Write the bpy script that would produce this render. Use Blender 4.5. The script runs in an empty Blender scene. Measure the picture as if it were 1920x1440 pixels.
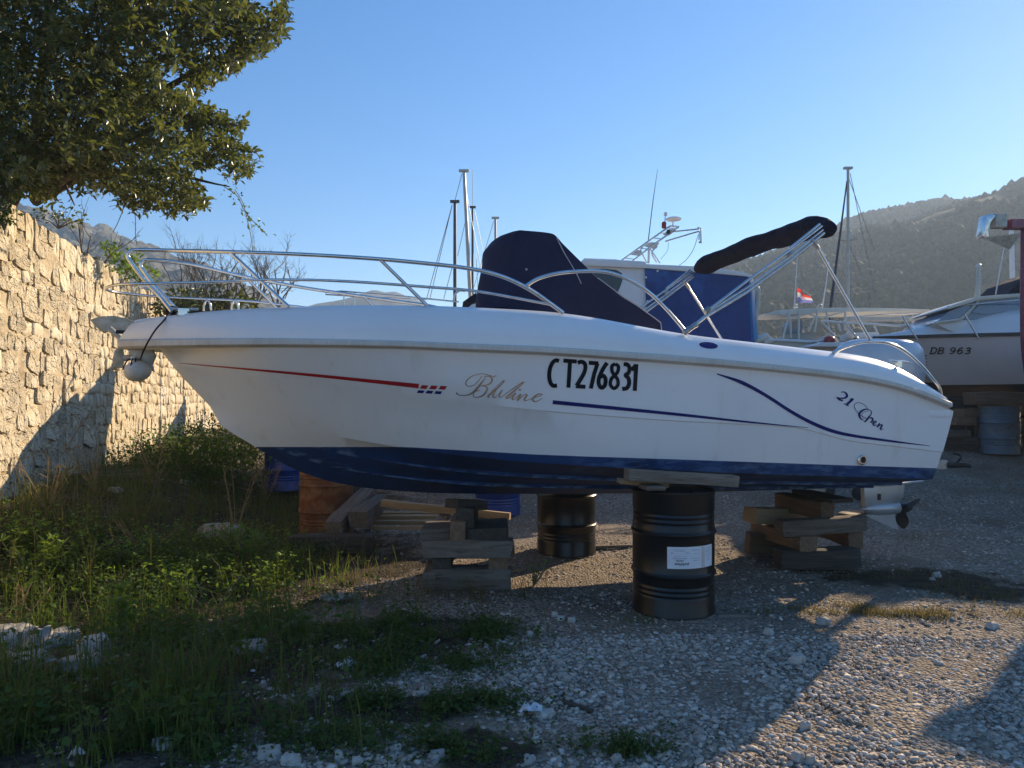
import bpy, bmesh, math, random
import numpy as np
from mathutils import Vector, Matrix, noise as mnoise

random.seed(7)
rng = np.random.default_rng(7)
scene = bpy.context.scene
COL = scene.collection

# ------------------------------------------------------------------ camera
F = 1333.333          # focal length in photograph pixels (1920 wide)
CAMZ = 1.52
HOR = 750.0           # horizon row in the photograph
cam_data = bpy.data.cameras.new('camera')
cam = bpy.data.objects.new('camera', cam_data)
COL.objects.link(cam)
cam.location = (0, 0, CAMZ)
cam.rotation_euler = (math.radians(90), 0, 0)
cam_data.sensor_width = 36.0
cam_data.lens = 36.0 * F / 1920.0
cam_data.shift_y = (HOR - 720.0) / 1920.0
cam_data.clip_start = 0.05
cam_data.clip_end = 8000
scene.camera = cam

# ------------------------------------------------------------------ world, sun, exposure
SUN_AZ = math.radians(43.5)     # from +Y towards +X
SUN_EL = math.radians(22)
world = bpy.data.worlds.new('World')
scene.world = world
world.use_nodes = True
wn = world.node_tree.nodes
wl = world.node_tree.links
wn.clear()
sky = wn.new('ShaderNodeTexSky')
sky.sky_type = 'NISHITA'
sky.sun_disc = False
sky.sun_elevation = SUN_EL
sky.sun_rotation = SUN_AZ
sky.altitude = 0
sky.air_density = 1.0
sky.dust_density = 0.05
sky.ozone_density = 3.0
bg = wn.new('ShaderNodeBackground')
bg.inputs['Strength'].default_value = 0.142
wo = wn.new('ShaderNodeOutputWorld')
gm = wn.new('ShaderNodeGamma')
gm.inputs['Gamma'].default_value = 0.85
hsv = wn.new('ShaderNodeHueSaturation')
hsv.inputs['Saturation'].default_value = 1.42
hsv.inputs['Hue'].default_value = 0.506
wl.new(sky.outputs[0], gm.inputs[0])
wl.new(gm.outputs[0], hsv.inputs['Color'])
wl.new(hsv.outputs[0], bg.inputs[0])
wl.new(bg.outputs[0], wo.inputs[0])

sd = bpy.data.lights.new('sun', 'SUN')
sd.energy = 5.0
sd.angle = math.radians(0.53)
sd.color = (1.0, 0.79, 0.54)
sun = bpy.data.objects.new('sun', sd)
COL.objects.link(sun)
SDIR = Vector((math.sin(SUN_AZ) * math.cos(SUN_EL), math.cos(SUN_AZ) * math.cos(SUN_EL), math.sin(SUN_EL)))
sun.rotation_euler = (-SDIR).to_track_quat('-Z', 'Y').to_euler()
sun.location = SDIR * 60

vs_ = scene.view_settings
vs_.view_transform = 'Standard'
vs_.look = 'None'
vs_.exposure = 0.72
vs_.gamma = 1.0
vs_.use_curve_mapping = False
scene.cycles.use_denoising = True
scene.cycles.max_bounces = 6
scene.cycles.diffuse_bounces = 3
scene.cycles.glossy_bounces = 3
scene.cycles.transmission_bounces = 4
scene.cycles.volume_bounces = 1
scene.cycles.transparent_max_bounces = 6
scene.cycles.caustics_reflective = False
scene.cycles.caustics_refractive = False
scene.cycles.sample_clamp_indirect = 6

# ------------------------------------------------------------------ materials
MATS = {}

def mat(name, col, rough=0.6, metal=0.0, spec=0.5, var=None, bump=None, rnd=None, island=None,
        trans=0.0, stretch=None, coat=0.0, alpha=None, tcol=None, coords='Object', wear=None):
    """procedural principled material. var=(scale, colour2, lo, hi); bump=(scale, strength, distance);
    rnd=amount of per object value change; island=colour2 per loose island; trans=translucent share"""
    m = bpy.data.materials.new(name)
    m.use_nodes = True
    nt = m.node_tree
    N, L = nt.nodes, nt.links
    bs = N['Principled BSDF']
    out = N['Material Output']
    bs.inputs['Roughness'].default_value = rough
    bs.inputs['Metallic'].default_value = metal
    bs.inputs['Specular IOR Level'].default_value = spec
    bs.inputs['Coat Weight'].default_value = coat
    tc = N.new('ShaderNodeTexCoord')
    vec = tc.outputs[coords]
    if stretch:
        mp = N.new('ShaderNodeMapping')
        mp.inputs['Scale'].default_value = stretch
        L.new(vec, mp.inputs[0])
        vec = mp.outputs[0]
    cur = None

    def rgb(c):
        n = N.new('ShaderNodeRGB')
        n.outputs[0].default_value = (*c, 1)
        return n.outputs[0]

    def mix(a, b, f, mode='MIX'):
        n = N.new('ShaderNodeMix')
        n.data_type = 'RGBA'
        n.blend_type = mode
        if hasattr(f, 'links') or not isinstance(f, (int, float)):
            L.new(f, n.inputs['Factor'])
        else:
            n.inputs['Factor'].default_value = f
        L.new(a, n.inputs['A'])
        L.new(b, n.inputs['B'])
        return n.outputs['Result']

    cur = rgb(col)
    vars_ = var if isinstance(var, list) else ([var] if var else [])
    for v in vars_:
        nz = N.new('ShaderNodeTexNoise')
        nz.inputs['Scale'].default_value = v[0]
        nz.inputs['Detail'].default_value = 6
        nz.inputs['Roughness'].default_value = 0.62
        L.new(vec, nz.inputs['Vector'])
        mr = N.new('ShaderNodeMapRange')
        mr.inputs['From Min'].default_value = v[2]
        mr.inputs['From Max'].default_value = v[3]
        L.new(nz.outputs['Fac'], mr.inputs['Value'])
        cur = mix(cur, rgb(v[1]), mr.outputs[0])
    if island:
        ge = N.new('ShaderNodeNewGeometry')
        cols = island if isinstance(island, list) else [island]
        ramp = N.new('ShaderNodeValToRGB')
        el = ramp.color_ramp.elements
        el[0].position = 0.0
        el[0].color = (*col, 1)
        el[1].position = 1.0
        el[1].color = (*cols[-1], 1)
        for i, c in enumerate(cols[:-1]):
            e = el.new((i + 1) / len(cols))
            e.color = (*c, 1)
        L.new(ge.outputs['Random Per Island'], ramp.inputs[0])
        cur = ramp.outputs[0] if not vars_ else mix(cur, ramp.outputs[0], 0.6)
    if rnd:
        oi = N.new('ShaderNodeObjectInfo')
        hs = N.new('ShaderNodeHueSaturation')
        mr = N.new('ShaderNodeMapRange')
        mr.inputs['To Min'].default_value = 1 - rnd
        mr.inputs['To Max'].default_value = 1 + rnd
        L.new(oi.outputs['Random'], mr.inputs['Value'])
        L.new(mr.outputs[0], hs.inputs['Value'])
        L.new(cur, hs.inputs['Color'])
        cur = hs.outputs[0]
    L.new(cur, bs.inputs['Base Color'])
    bumps = bump if isinstance(bump, list) else ([bump] if bump else [])
    prev = None
    for b in bumps:
        nz = N.new('ShaderNodeTexNoise')
        nz.inputs['Scale'].default_value = b[0]
        nz.inputs['Detail'].default_value = 5
        L.new(vec, nz.inputs['Vector'])
        bp = N.new('ShaderNodeBump')
        bp.inputs['Strength'].default_value = b[1]
        bp.inputs['Distance'].default_value = b[2]
        L.new(nz.outputs['Fac'], bp.inputs['Height'])
        if prev:
            L.new(prev, bp.inputs['Normal'])
        prev = bp.outputs[0]
    if prev:
        L.new(prev, bs.inputs['Normal'])
    if trans:
        tr = N.new('ShaderNodeBsdfTranslucent')
        if tcol:
            L.new(rgb(tcol), tr.inputs['Color'])
        else:
            L.new(cur, tr.inputs['Color'])
        ms = N.new('ShaderNodeMixShader')
        ms.inputs[0].default_value = trans
        L.new(bs.outputs[0], ms.inputs[1])
        L.new(tr.outputs[0], ms.inputs[2])
        L.new(ms.outputs[0], out.inputs['Surface'])
    MATS[name] = m
    return m

mat('gelcoat', (0.84, 0.84, 0.83), 0.3, var=[(1.3, (0.79, 0.785, 0.77), 0.45, 0.75), (9.0, (0.81, 0.805, 0.79), 0.5, 0.8)], bump=(2.2, 0.05, 0.02), coat=0.15)
mat('rubber_rail', (0.58, 0.55, 0.49), 0.5, var=[(40, (0.66, 0.63, 0.57), 0.4, 0.7), (3, (0.45, 0.42, 0.36), 0.5, 0.8)], stretch=(1.5, 1.5, 0.05))
mat('steel', (0.72, 0.72, 0.70), 0.16, metal=1.0, var=(14, (0.55, 0.54, 0.52), 0.45, 0.75))
mat('dull_steel', (0.42, 0.42, 0.41), 0.42, metal=0.9, var=(18, (0.24, 0.22, 0.19), 0.45, 0.7), bump=(60, 0.15, 0.004))
mat('galvanised', (0.50, 0.48, 0.43), 0.5, metal=0.25, var=[(11, (0.33, 0.31, 0.22), 0.45, 0.65), (4, (0.17, 0.18, 0.07), 0.58, 0.7)], bump=(50, 0.2, 0.004))
mat('navy_canvas', (0.017, 0.019, 0.048), 0.85, spec=0.25, var=[(2.2, (0.026, 0.028, 0.062), 0.4, 0.68), (14, (0.04, 0.04, 0.06), 0.66, 0.8)], bump=[(3.0, 0.5, 0.05), (420, 0.15, 0.001)])
mat('black_canvas', (0.014, 0.013, 0.024), 0.85, spec=0.2, var=(6, (0.024, 0.021, 0.034), 0.4, 0.7), bump=[(9.0, 0.9, 0.05), (420, 0.15, 0.001)])
mat('piping', (0.45, 0.45, 0.48), 0.6, var=(20, (0.35, 0.35, 0.4), 0.4, 0.7))
mat('tarp_flap_sunlit', (0.03, 0.20, 0.42), 0.5, var=(4, (0.04, 0.24, 0.46), 0.4, 0.7), bump=(8, 0.3, 0.02), trans=0.6, tcol=(0.12, 0.62, 0.90))  # same tarp, sunlight through the cloth put into a lighter colour
mat('tarp_blue', (0.010, 0.045, 0.21), 0.5, var=[(1.1, (0.03, 0.13, 0.42), 0.5, 0.72), (6, (0.006, 0.03, 0.14), 0.45, 0.7)], bump=[(1.6, 0.5, 0.08), (14, 0.15, 0.01)], trans=0.12, tcol=(0.02, 0.16, 0.5))
mat('red_vinyl', (0.42, 0.015, 0.02), 0.35, var=(6, (0.34, 0.015, 0.02), 0.4, 0.7))
mat('navy_vinyl', (0.010, 0.014, 0.12), 0.5, spec=0.15, var=(6, (0.015, 0.02, 0.16), 0.4, 0.7))
mat('black_vinyl', (0.006, 0.007, 0.012), 0.5, spec=0.15, var=(6, (0.012, 0.013, 0.02), 0.4, 0.7))
mat('silver_vinyl', (0.34, 0.33, 0.32), 0.25, metal=0.85, var=(9, (0.55, 0.46, 0.36), 0.45, 0.65))
mat('drum_black', (0.007, 0.007, 0.008), 0.3, spec=0.42, var=[(5, (0.016, 0.014, 0.012), 0.45, 0.7), (26, (0.035, 0.028, 0.02), 0.66, 0.75)], bump=(9, 0.1, 0.01))
mat('drum_rust', (0.17, 0.075, 0.04), 0.8, spec=0.2, var=[(4, (0.28, 0.15, 0.075), 0.45, 0.62), (3, (0.07, 0.085, 0.075), 0.55, 0.66), (9, (0.20, 0.055, 0.02), 0.5, 0.68), (2.2, (0.45, 0.30, 0.13), 0.6, 0.7)], bump=(40, 0.2, 0.004))
mat('drum_blue', (0.012, 0.045, 0.24), 0.38, var=[(6, (0.01, 0.035, 0.17), 0.45, 0.7), (24, (0.12, 0.07, 0.04), 0.66, 0.74)])
mat('drum_grey', (0.10, 0.15, 0.19), 0.5, var=[(5, (0.16, 0.20, 0.21), 0.45, 0.7), (9, (0.10, 0.11, 0.07), 0.55, 0.7)])
mat('paper', (0.78, 0.79, 0.80), 0.6, var=(9, (0.70, 0.70, 0.72), 0.4, 0.7))
mat('print_grey', (0.36, 0.40, 0.46), 0.6, var=(30, (0.5, 0.53, 0.58), 0.4, 0.6))
mat('print_black', (0.02, 0.02, 0.025), 0.6, var=(30, (0.03, 0.03, 0.03), 0.4, 0.6))
mat('print_tan', (0.50, 0.38, 0.25), 0.6, var=(30, (0.55, 0.42, 0.3), 0.4, 0.6))
WS = (0.7, 9, 9)
mat('wood_grey', (0.165, 0.13, 0.10), 0.88, spec=0.2, var=[(3.5, (0.25, 0.21, 0.17), 0.4, 0.65), (7, (0.07, 0.055, 0.04), 0.5, 0.68)], stretch=WS, bump=(6, 0.7, 0.012), rnd=0.22)
mat('wood_brown', (0.155, 0.095, 0.055), 0.85, var=[(3.5, (0.24, 0.155, 0.09), 0.42, 0.66), (7, (0.07, 0.045, 0.03), 0.55, 0.72)], stretch=WS, bump=(6, 0.7, 0.012), rnd=0.25)
mat('wood_fresh', (0.33, 0.225, 0.125), 0.8, var=[(3.5, (0.40, 0.285, 0.165), 0.42, 0.66), (7, (0.18, 0.115, 0.06), 0.58, 0.72)], stretch=WS, bump=(6, 0.5, 0.008), rnd=0.15)
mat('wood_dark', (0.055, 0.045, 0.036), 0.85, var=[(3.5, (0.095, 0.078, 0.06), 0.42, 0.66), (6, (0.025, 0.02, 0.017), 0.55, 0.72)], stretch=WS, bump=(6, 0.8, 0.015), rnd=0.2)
mat('wall_stone', (0.66, 0.55, 0.37), 0.92, spec=0.15, var=[(1.6, (0.74, 0.67, 0.52), 0.42, 0.62), (3.5, (0.50, 0.37, 0.21), 0.56, 0.72), (9, (0.70, 0.62, 0.47), 0.5, 0.7)], bump=[(2.4, 1.0, 0.12), (9, 0.8, 0.035)], rnd=0.14, coords='Object')
mat('wall_mortar', (0.52, 0.43, 0.29), 0.95, spec=0.1, var=[(3, (0.36, 0.28, 0.175), 0.45, 0.65), (18, (0.56, 0.48, 0.36), 0.5, 0.7)], bump=[(9, 1.0, 0.05), (40, 0.7, 0.012)])
mat('pale_rock', (0.46, 0.43, 0.39), 0.9, spec=0.15, var=[(4, (0.58, 0.55, 0.50), 0.42, 0.62), (11, (0.25, 0.225, 0.19), 0.52, 0.70)], bump=[(6, 0.9, 0.05), (40, 0.5, 0.01)], rnd=0.15)
mat('rock', (0.40, 0.36, 0.31), 0.9, spec=0.2, var=[(5, (0.52, 0.475, 0.42), 0.42, 0.62), (17, (0.24, 0.215, 0.18), 0.54, 0.70)], bump=[(9, 0.7, 0.03), (50, 0.4, 0.006)], rnd=0.2)
mat('white_scrap', (0.75, 0.76, 0.78), 0.7, var=(18, (0.6, 0.6, 0.6), 0.45, 0.7), bump=(22, 0.6, 0.02), trans=0.15)
mat('leaf', (0.042, 0.062, 0.016), 0.30, spec=0.6, island=[(0.070, 0.088, 0.024), (0.095, 0.104, 0.03), (0.048, 0.068, 0.018), (0.17, 0.14, 0.04)], trans=0.28, tcol=(0.26, 0.30, 0.05))
mat('ivy_leaf', (0.035, 0.085, 0.016), 0.38, island=[(0.06, 0.12, 0.025), (0.09, 0.14, 0.03)], trans=0.3, tcol=(0.20, 0.34, 0.04))
mat('bark', (0.085, 0.065, 0.048), 0.9, var=(9, (0.14, 0.115, 0.09), 0.4, 0.65), bump=(18, 0.7, 0.02))
mat('twig', (0.16, 0.125, 0.09), 0.9, var=(9, (0.22, 0.18, 0.14), 0.4, 0.65))
mat('dry_stalk', (0.26, 0.175, 0.09), 0.9, var=(9, (0.34, 0.24, 0.13), 0.4, 0.65))
mat('grass', (0.050, 0.085, 0.016), 0.6, spec=0.2, island=[(0.070, 0.11, 0.02), (0.10, 0.115, 0.028), (0.15, 0.125, 0.05)], trans=0.35, tcol=(0.20, 0.30, 0.035))
mat('dry_grass', (0.15, 0.12, 0.05), 0.7, spec=0.2, island=[(0.10, 0.10, 0.03), (0.20, 0.16, 0.07), (0.09, 0.065, 0.03)], trans=0.3, tcol=(0.30, 0.24, 0.08))
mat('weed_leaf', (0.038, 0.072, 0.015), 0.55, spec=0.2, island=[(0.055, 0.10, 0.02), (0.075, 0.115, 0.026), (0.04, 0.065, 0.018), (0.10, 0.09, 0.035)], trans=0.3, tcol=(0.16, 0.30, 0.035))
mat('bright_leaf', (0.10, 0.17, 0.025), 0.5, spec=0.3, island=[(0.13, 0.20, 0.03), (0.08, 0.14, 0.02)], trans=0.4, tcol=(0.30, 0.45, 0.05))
mat('pebble', (0.40, 0.335, 0.265), 0.95, spec=0.08, island=[(0.54, 0.47, 0.39), (0.31, 0.26, 0.205), (0.68, 0.62, 0.54), (0.42, 0.32, 0.245), (0.20, 0.175, 0.145), (0.55, 0.47, 0.38), (0.29, 0.27, 0.24), (0.60, 0.53, 0.45)], bump=(60, 0.4, 0.004))
mat('rope', (0.012, 0.012, 0.014), 0.85, var=(60, (0.03, 0.03, 0.03), 0.4, 0.7))
mat('pale_rope', (0.40, 0.38, 0.33), 0.9, var=(60, (0.28, 0.26, 0.22), 0.4, 0.7))
mat('fender_white', (0.66, 0.63, 0.57), 0.45, var=[(6, (0.50, 0.46, 0.38), 0.45, 0.7)], bump=(9, 0.1, 0.01))
mat('engine_paint', (0.48, 0.51, 0.55), 0.34, metal=0.2, var=(7, (0.53, 0.56, 0.59), 0.4, 0.7), coat=0.2)
mat('engine_grey', (0.50, 0.52, 0.54), 0.35, metal=0.5, var=(7, (0.42, 0.43, 0.44), 0.4, 0.7))
mat('dark_metal', (0.025, 0.024, 0.024), 0.4, metal=0.4, var=(12, (0.05, 0.04, 0.035), 0.45, 0.7))
mat('boat_white', (0.74, 0.73, 0.72), 0.35, var=[(1.5, (0.66, 0.65, 0.63), 0.45, 0.7)], bump=(3, 0.05, 0.02))
mat('boat_pink', (0.72, 0.68, 0.68), 0.35, var=[(1.5, (0.66, 0.62, 0.62), 0.45, 0.7)])
mat('boat_cream', (0.62, 0.59, 0.49), 0.4, var=[(2.5, (0.54, 0.51, 0.42), 0.45, 0.7)])
mat('beige_canvas', (0.36, 0.35, 0.30), 0.85, var=[(3, (0.29, 0.28, 0.25), 0.45, 0.7)], bump=(5, 0.5, 0.04))
mat('boat_red', (0.20, 0.035, 0.075), 0.5, var=[(4, (0.26, 0.07, 0.10), 0.45, 0.65), (16, (0.32, 0.20, 0.20), 0.62, 0.72)], bump=(10, 0.2, 0.01))
mat('bottom_dark', (0.014, 0.02, 0.05), 0.7, var=(4, (0.03, 0.035, 0.06), 0.45, 0.7))
mat('bottom_black', (0.02, 0.018, 0.018), 0.8, var=(4, (0.05, 0.042, 0.035), 0.5, 0.7))
mat('stripe_black', (0.012, 0.012, 0.014), 0.4, var=(6, (0.02, 0.02, 0.022), 0.4, 0.7))
mat('window_dark', (0.012, 0.015, 0.018), 0.08, spec=0.7, var=(3, (0.02, 0.024, 0.028), 0.4, 0.7))
mat('window_blue', (0.14, 0.22, 0.32), 0.06, spec=0.8, var=(3, (0.10, 0.16, 0.24), 0.4, 0.7))
mat('mast_dark', (0.05, 0.05, 0.055), 0.45, metal=0.3, var=(5, (0.09, 0.09, 0.09), 0.4, 0.7))
mat('mast_pale', (0.42, 0.40, 0.35), 0.4, metal=0.4, var=(5, (0.34, 0.32, 0.28), 0.4, 0.7))
mat('wire', (0.14, 0.15, 0.17), 0.45, metal=0.6, var=(5, (0.20, 0.21, 0.22), 0.4, 0.7))
mat('lamp_red', (0.30, 0.02, 0.03), 0.3, var=(8, (0.2, 0.02, 0.02), 0.4, 0.7))
mat('flag_red', (0.55, 0.03, 0.035), 0.8, var=(8, (0.46, 0.03, 0.03), 0.4, 0.7), trans=0.45, tcol=(0.85, 0.08, 0.06))
mat('flag_white', (0.75, 0.74, 0.72), 0.8, var=(8, (0.68, 0.67, 0.66), 0.4, 0.7), trans=0.45)
mat('flag_blue', (0.03, 0.06, 0.36), 0.8, var=(8, (0.03, 0.05, 0.3), 0.4, 0.7), trans=0.35, tcol=(0.30, 0.34, 0.75))
mat('rubber', (0.02, 0.02, 0.02), 0.8, var=(8, (0.04, 0.037, 0.033), 0.4, 0.7))
mat('hill_earth', (0.040, 0.048, 0.026), 0.95, spec=0.1, var=[(0.03, (0.075, 0.07, 0.055), 0.58, 0.74), (0.12, (0.045, 0.055, 0.022), 0.45, 0.65)], bump=(0.25, 0.8, 1.6))
mat('hill_rock', (0.16, 0.155, 0.12), 0.95, spec=0.1, var=[(0.012, (0.085, 0.09, 0.055), 0.42, 0.62), (0.05, (0.24, 0.225, 0.19), 0.5, 0.68)], bump=[(0.03, 1.0, 12.0), (0.12, 0.8, 3.0)])
mat('hill_far', (0.12, 0.12, 0.10), 0.95, spec=0.1, var=[(0.006, (0.08, 0.085, 0.06), 0.42, 0.62)], bump=(0.01, 0.8, 20.0))
mat('hill_tree', (0.030, 0.045, 0.022), 0.9, spec=0.1, island=[(0.042, 0.056, 0.028), (0.024, 0.036, 0.018), (0.05, 0.06, 0.032)])

# main hull: white topsides above, worn blue antifouling below the boot line
def hull_material():
    m = bpy.data.materials.new('painted_hull')
    m.use_nodes = True
    N, L = m.node_tree.nodes, m.node_tree.links
    bs = N['Principled BSDF']
    tc = N.new('ShaderNodeTexCoord')
    uv = N.new('ShaderNodeAttribute')
    uv.attribute_name = 'boot'          # signed height above the boot line
    gt = N.new('ShaderNodeMath'); gt.operation = 'GREATER_THAN'; gt.inputs[1].default_value = 0.0
    L.new(uv.outputs['Fac'], gt.inputs[0])

    def nz(scale, lo, hi, stretch=None):
        n = N.new('ShaderNodeTexNoise'); n.inputs['Scale'].default_value = scale; n.inputs['Detail'].default_value = 6
        n.inputs['Roughness'].default_value = 0.65
        if stretch:
            mp = N.new('ShaderNodeMapping'); mp.inputs['Scale'].default_value = stretch
            L.new(tc.outputs['Object'], mp.inputs[0]); L.new(mp.outputs[0], n.inputs['Vector'])
        else:
            L.new(tc.outputs['Object'], n.inputs['Vector'])
        r = N.new('ShaderNodeMapRange'); r.inputs['From Min'].default_value = lo; r.inputs['From Max'].default_value = hi
        L.new(n.outputs['Fac'], r.inputs['Value'])
        return r.outputs[0]

    def mix(a, b, f):
        n = N.new('ShaderNodeMix'); n.data_type = 'RGBA'
        for s, k in ((a, 'A'), (b, 'B')):
            if isinstance(s, tuple): n.inputs[k].default_value = (*s, 1)
            else: L.new(s, n.inputs[k])
        L.new(f, n.inputs['Factor'])
        return n.outputs['Result']
    wear = N.new('ShaderNodeAttribute'); wear.attribute_name = 'wear'
    white = mix((0.84, 0.84, 0.83), (0.79, 0.785, 0.775), nz(1.2, 0.45, 0.75))
    white = mix(white, (0.70, 0.675, 0.62), nz(2.0, 0.56, 0.85, (4, 4, 0.35)))
    white = mix(white, (0.70, 0.68, 0.63), nz(14, 0.66, 0.80))
    blue = mix((0.005, 0.042, 0.155), (0.004, 0.022, 0.075), nz(2.2, 0.42, 0.66))
    blue = mix(blue, (0.012, 0.05, 0.19), nz(7, 0.58, 0.74, (0.7, 0.7, 2.5)))
    w1 = N.new('ShaderNodeMath'); w1.operation = 'MULTIPLY'
    L.new(wear.outputs['Fac'], w1.inputs[0]); L.new(nz(11, 0.46, 0.62, (0.6, 0.6, 2.2)), w1.inputs[1])
    blue = mix(blue, (0.12, 0.23, 0.40), w1.outputs[0])
    col = mix(blue, white, gt.outputs[0])
    L.new(col, bs.inputs['Base Color'])
    rr = N.new('ShaderNodeMapRange'); rr.inputs['To Min'].default_value = 0.75; rr.inputs['To Max'].default_value = 0.27
    L.new(gt.outputs[0], rr.inputs['Value']); L.new(rr.outputs[0], bs.inputs['Roughness'])
    bp = N.new('ShaderNodeBump'); bp.inputs['Strength'].default_value = 0.05; bp.inputs['Distance'].default_value = 0.02
    n = N.new('ShaderNodeTexNoise'); n.inputs['Scale'].default_value = 2.4; L.new(tc.outputs['Object'], n.inputs['Vector'])
    L.new(n.outputs['Fac'], bp.inputs['Height']); L.new(bp.outputs[0], bs.inputs['Normal'])
    MATS['painted_hull'] = m
hull_material()

def ground_material():
    m = bpy.data.materials.new('gravel_ground')
    m.use_nodes = True
    N, L = m.node_tree.nodes, m.node_tree.links
    bs = N['Principled BSDF']
    bs.inputs['Roughness'].default_value = 0.95
    bs.inputs['Specular IOR Level'].default_value = 0.15
    tc = N.new('ShaderNodeTexCoord'); O = tc.outputs['Object']
    vo = N.new('ShaderNodeTexVoronoi'); vo.inputs['Scale'].default_value = 48; L.new(O, vo.inputs['Vector'])
    ramp = N.new('ShaderNodeValToRGB')
    el = ramp.color_ramp.elements
    el[0].color = (0.18, 0.145, 0.11, 1); el[1].color = (0.50, 0.425, 0.34, 1)
    e = el.new(0.5); e.color = (0.32, 0.26, 0.20, 1)
    sp = N.new('ShaderNodeSeparateColor'); L.new(vo.outputs['Color'], sp.inputs[0]); L.new(sp.outputs[0], ramp.inputs[0])
    def nz(scale, lo, hi, det=6):
        n = N.new('ShaderNodeTexNoise'); n.inputs['Scale'].default_value = scale; n.inputs['Detail'].default_value = det
        L.new(O, n.inputs['Vector'])
        r = N.new('ShaderNodeMapRange'); r.inputs['From Min'].default_value = lo; r.inputs['From Max'].default_value = hi
        L.new(n.outputs['Fac'], r.inputs['Value']); return r.outputs[0], n.outputs['Fac']
    def mix(a, b, f):
        n = N.new('ShaderNodeMix'); n.data_type = 'RGBA'
        for s, k in ((a, 'A'), (b, 'B')):
            if isinstance(s, tuple): n.inputs[k].default_value = (*s, 1)
            else: L.new(s, n.inputs[k])
        L.new(f, n.inputs['Factor']); return n.outputs['Result']
    grav = mix(ramp.outputs[0], (0.24, 0.185, 0.13), nz(1.1, 0.45, 0.7)[0])
    soil = mix((0.055, 0.042, 0.028), (0.10, 0.08, 0.055), nz(9, 0.4, 0.65)[0])
    at = N.new('ShaderNodeAttribute'); at.attribute_name = 'soil'
    n2 = N.new('ShaderNodeTexNoise'); n2.inputs['Scale'].default_value = 5; n2.inputs['Detail'].default_value = 7; L.new(O, n2.inputs['Vector'])
    ad = N.new('ShaderNodeMath'); ad.operation = 'ADD'; L.new(at.outputs['Fac'], ad.inputs[0]); L.new(n2.outputs['Fac'], ad.inputs[1])
    r = N.new('ShaderNodeMapRange'); r.inputs['From Min'].default_value = 0.85; r.inputs['From Max'].default_value = 1.1; L.new(ad.outputs[0], r.inputs['Value'])
    L.new(mix(grav, soil, r.outputs[0]), bs.inputs['Base Color'])
    b1 = N.new('ShaderNodeBump'); b1.inputs['Strength'].default_value = 0.9; b1.inputs['Distance'].default_value = 0.03; b1.invert = True
    L.new(vo.outputs['Distance'], b1.inputs['Height'])
    b2 = N.new('ShaderNodeBump'); b2.inputs['Strength'].default_value = 0.6; b2.inputs['Distance'].default_value = 0.03
    L.new(nz(26, 0.3, 0.7)[1], b2.inputs['Height']); L.new(b1.outputs[0], b2.inputs['Normal']); L.new(b2.outputs[0], bs.inputs['Normal'])
    MATS['gravel_ground'] = m
ground_material()

# ------------------------------------------------------------------ helpers
def at(px, py, Y):
    return Vector(((px - 960.0) / F * Y, Y, CAMZ + (HOR - py) / F * Y))

def proj(p):
    return (960 + F * p[0] / p[1], HOR - F * (p[2] - CAMZ) / p[1])

def tag(o, label, cat, group=None, kind=None):
    o['label'] = label
    o['category'] = cat
    if group:
        o['group'] = group
    if kind:
        o['kind'] = kind
    return o

def empty(name, loc, label, cat, group=None):
    o = bpy.data.objects.new(name, None)
    o.empty_display_size = 0.2
    COL.objects.link(o)
    o.location = loc
    return tag(o, label, cat, group)

def origin_of(o):
    """world location of an unrotated object (walks up the parents)"""
    v = Vector((0, 0, 0))
    while o:
        v = v + o.location
        o = o.parent
    return v

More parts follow.
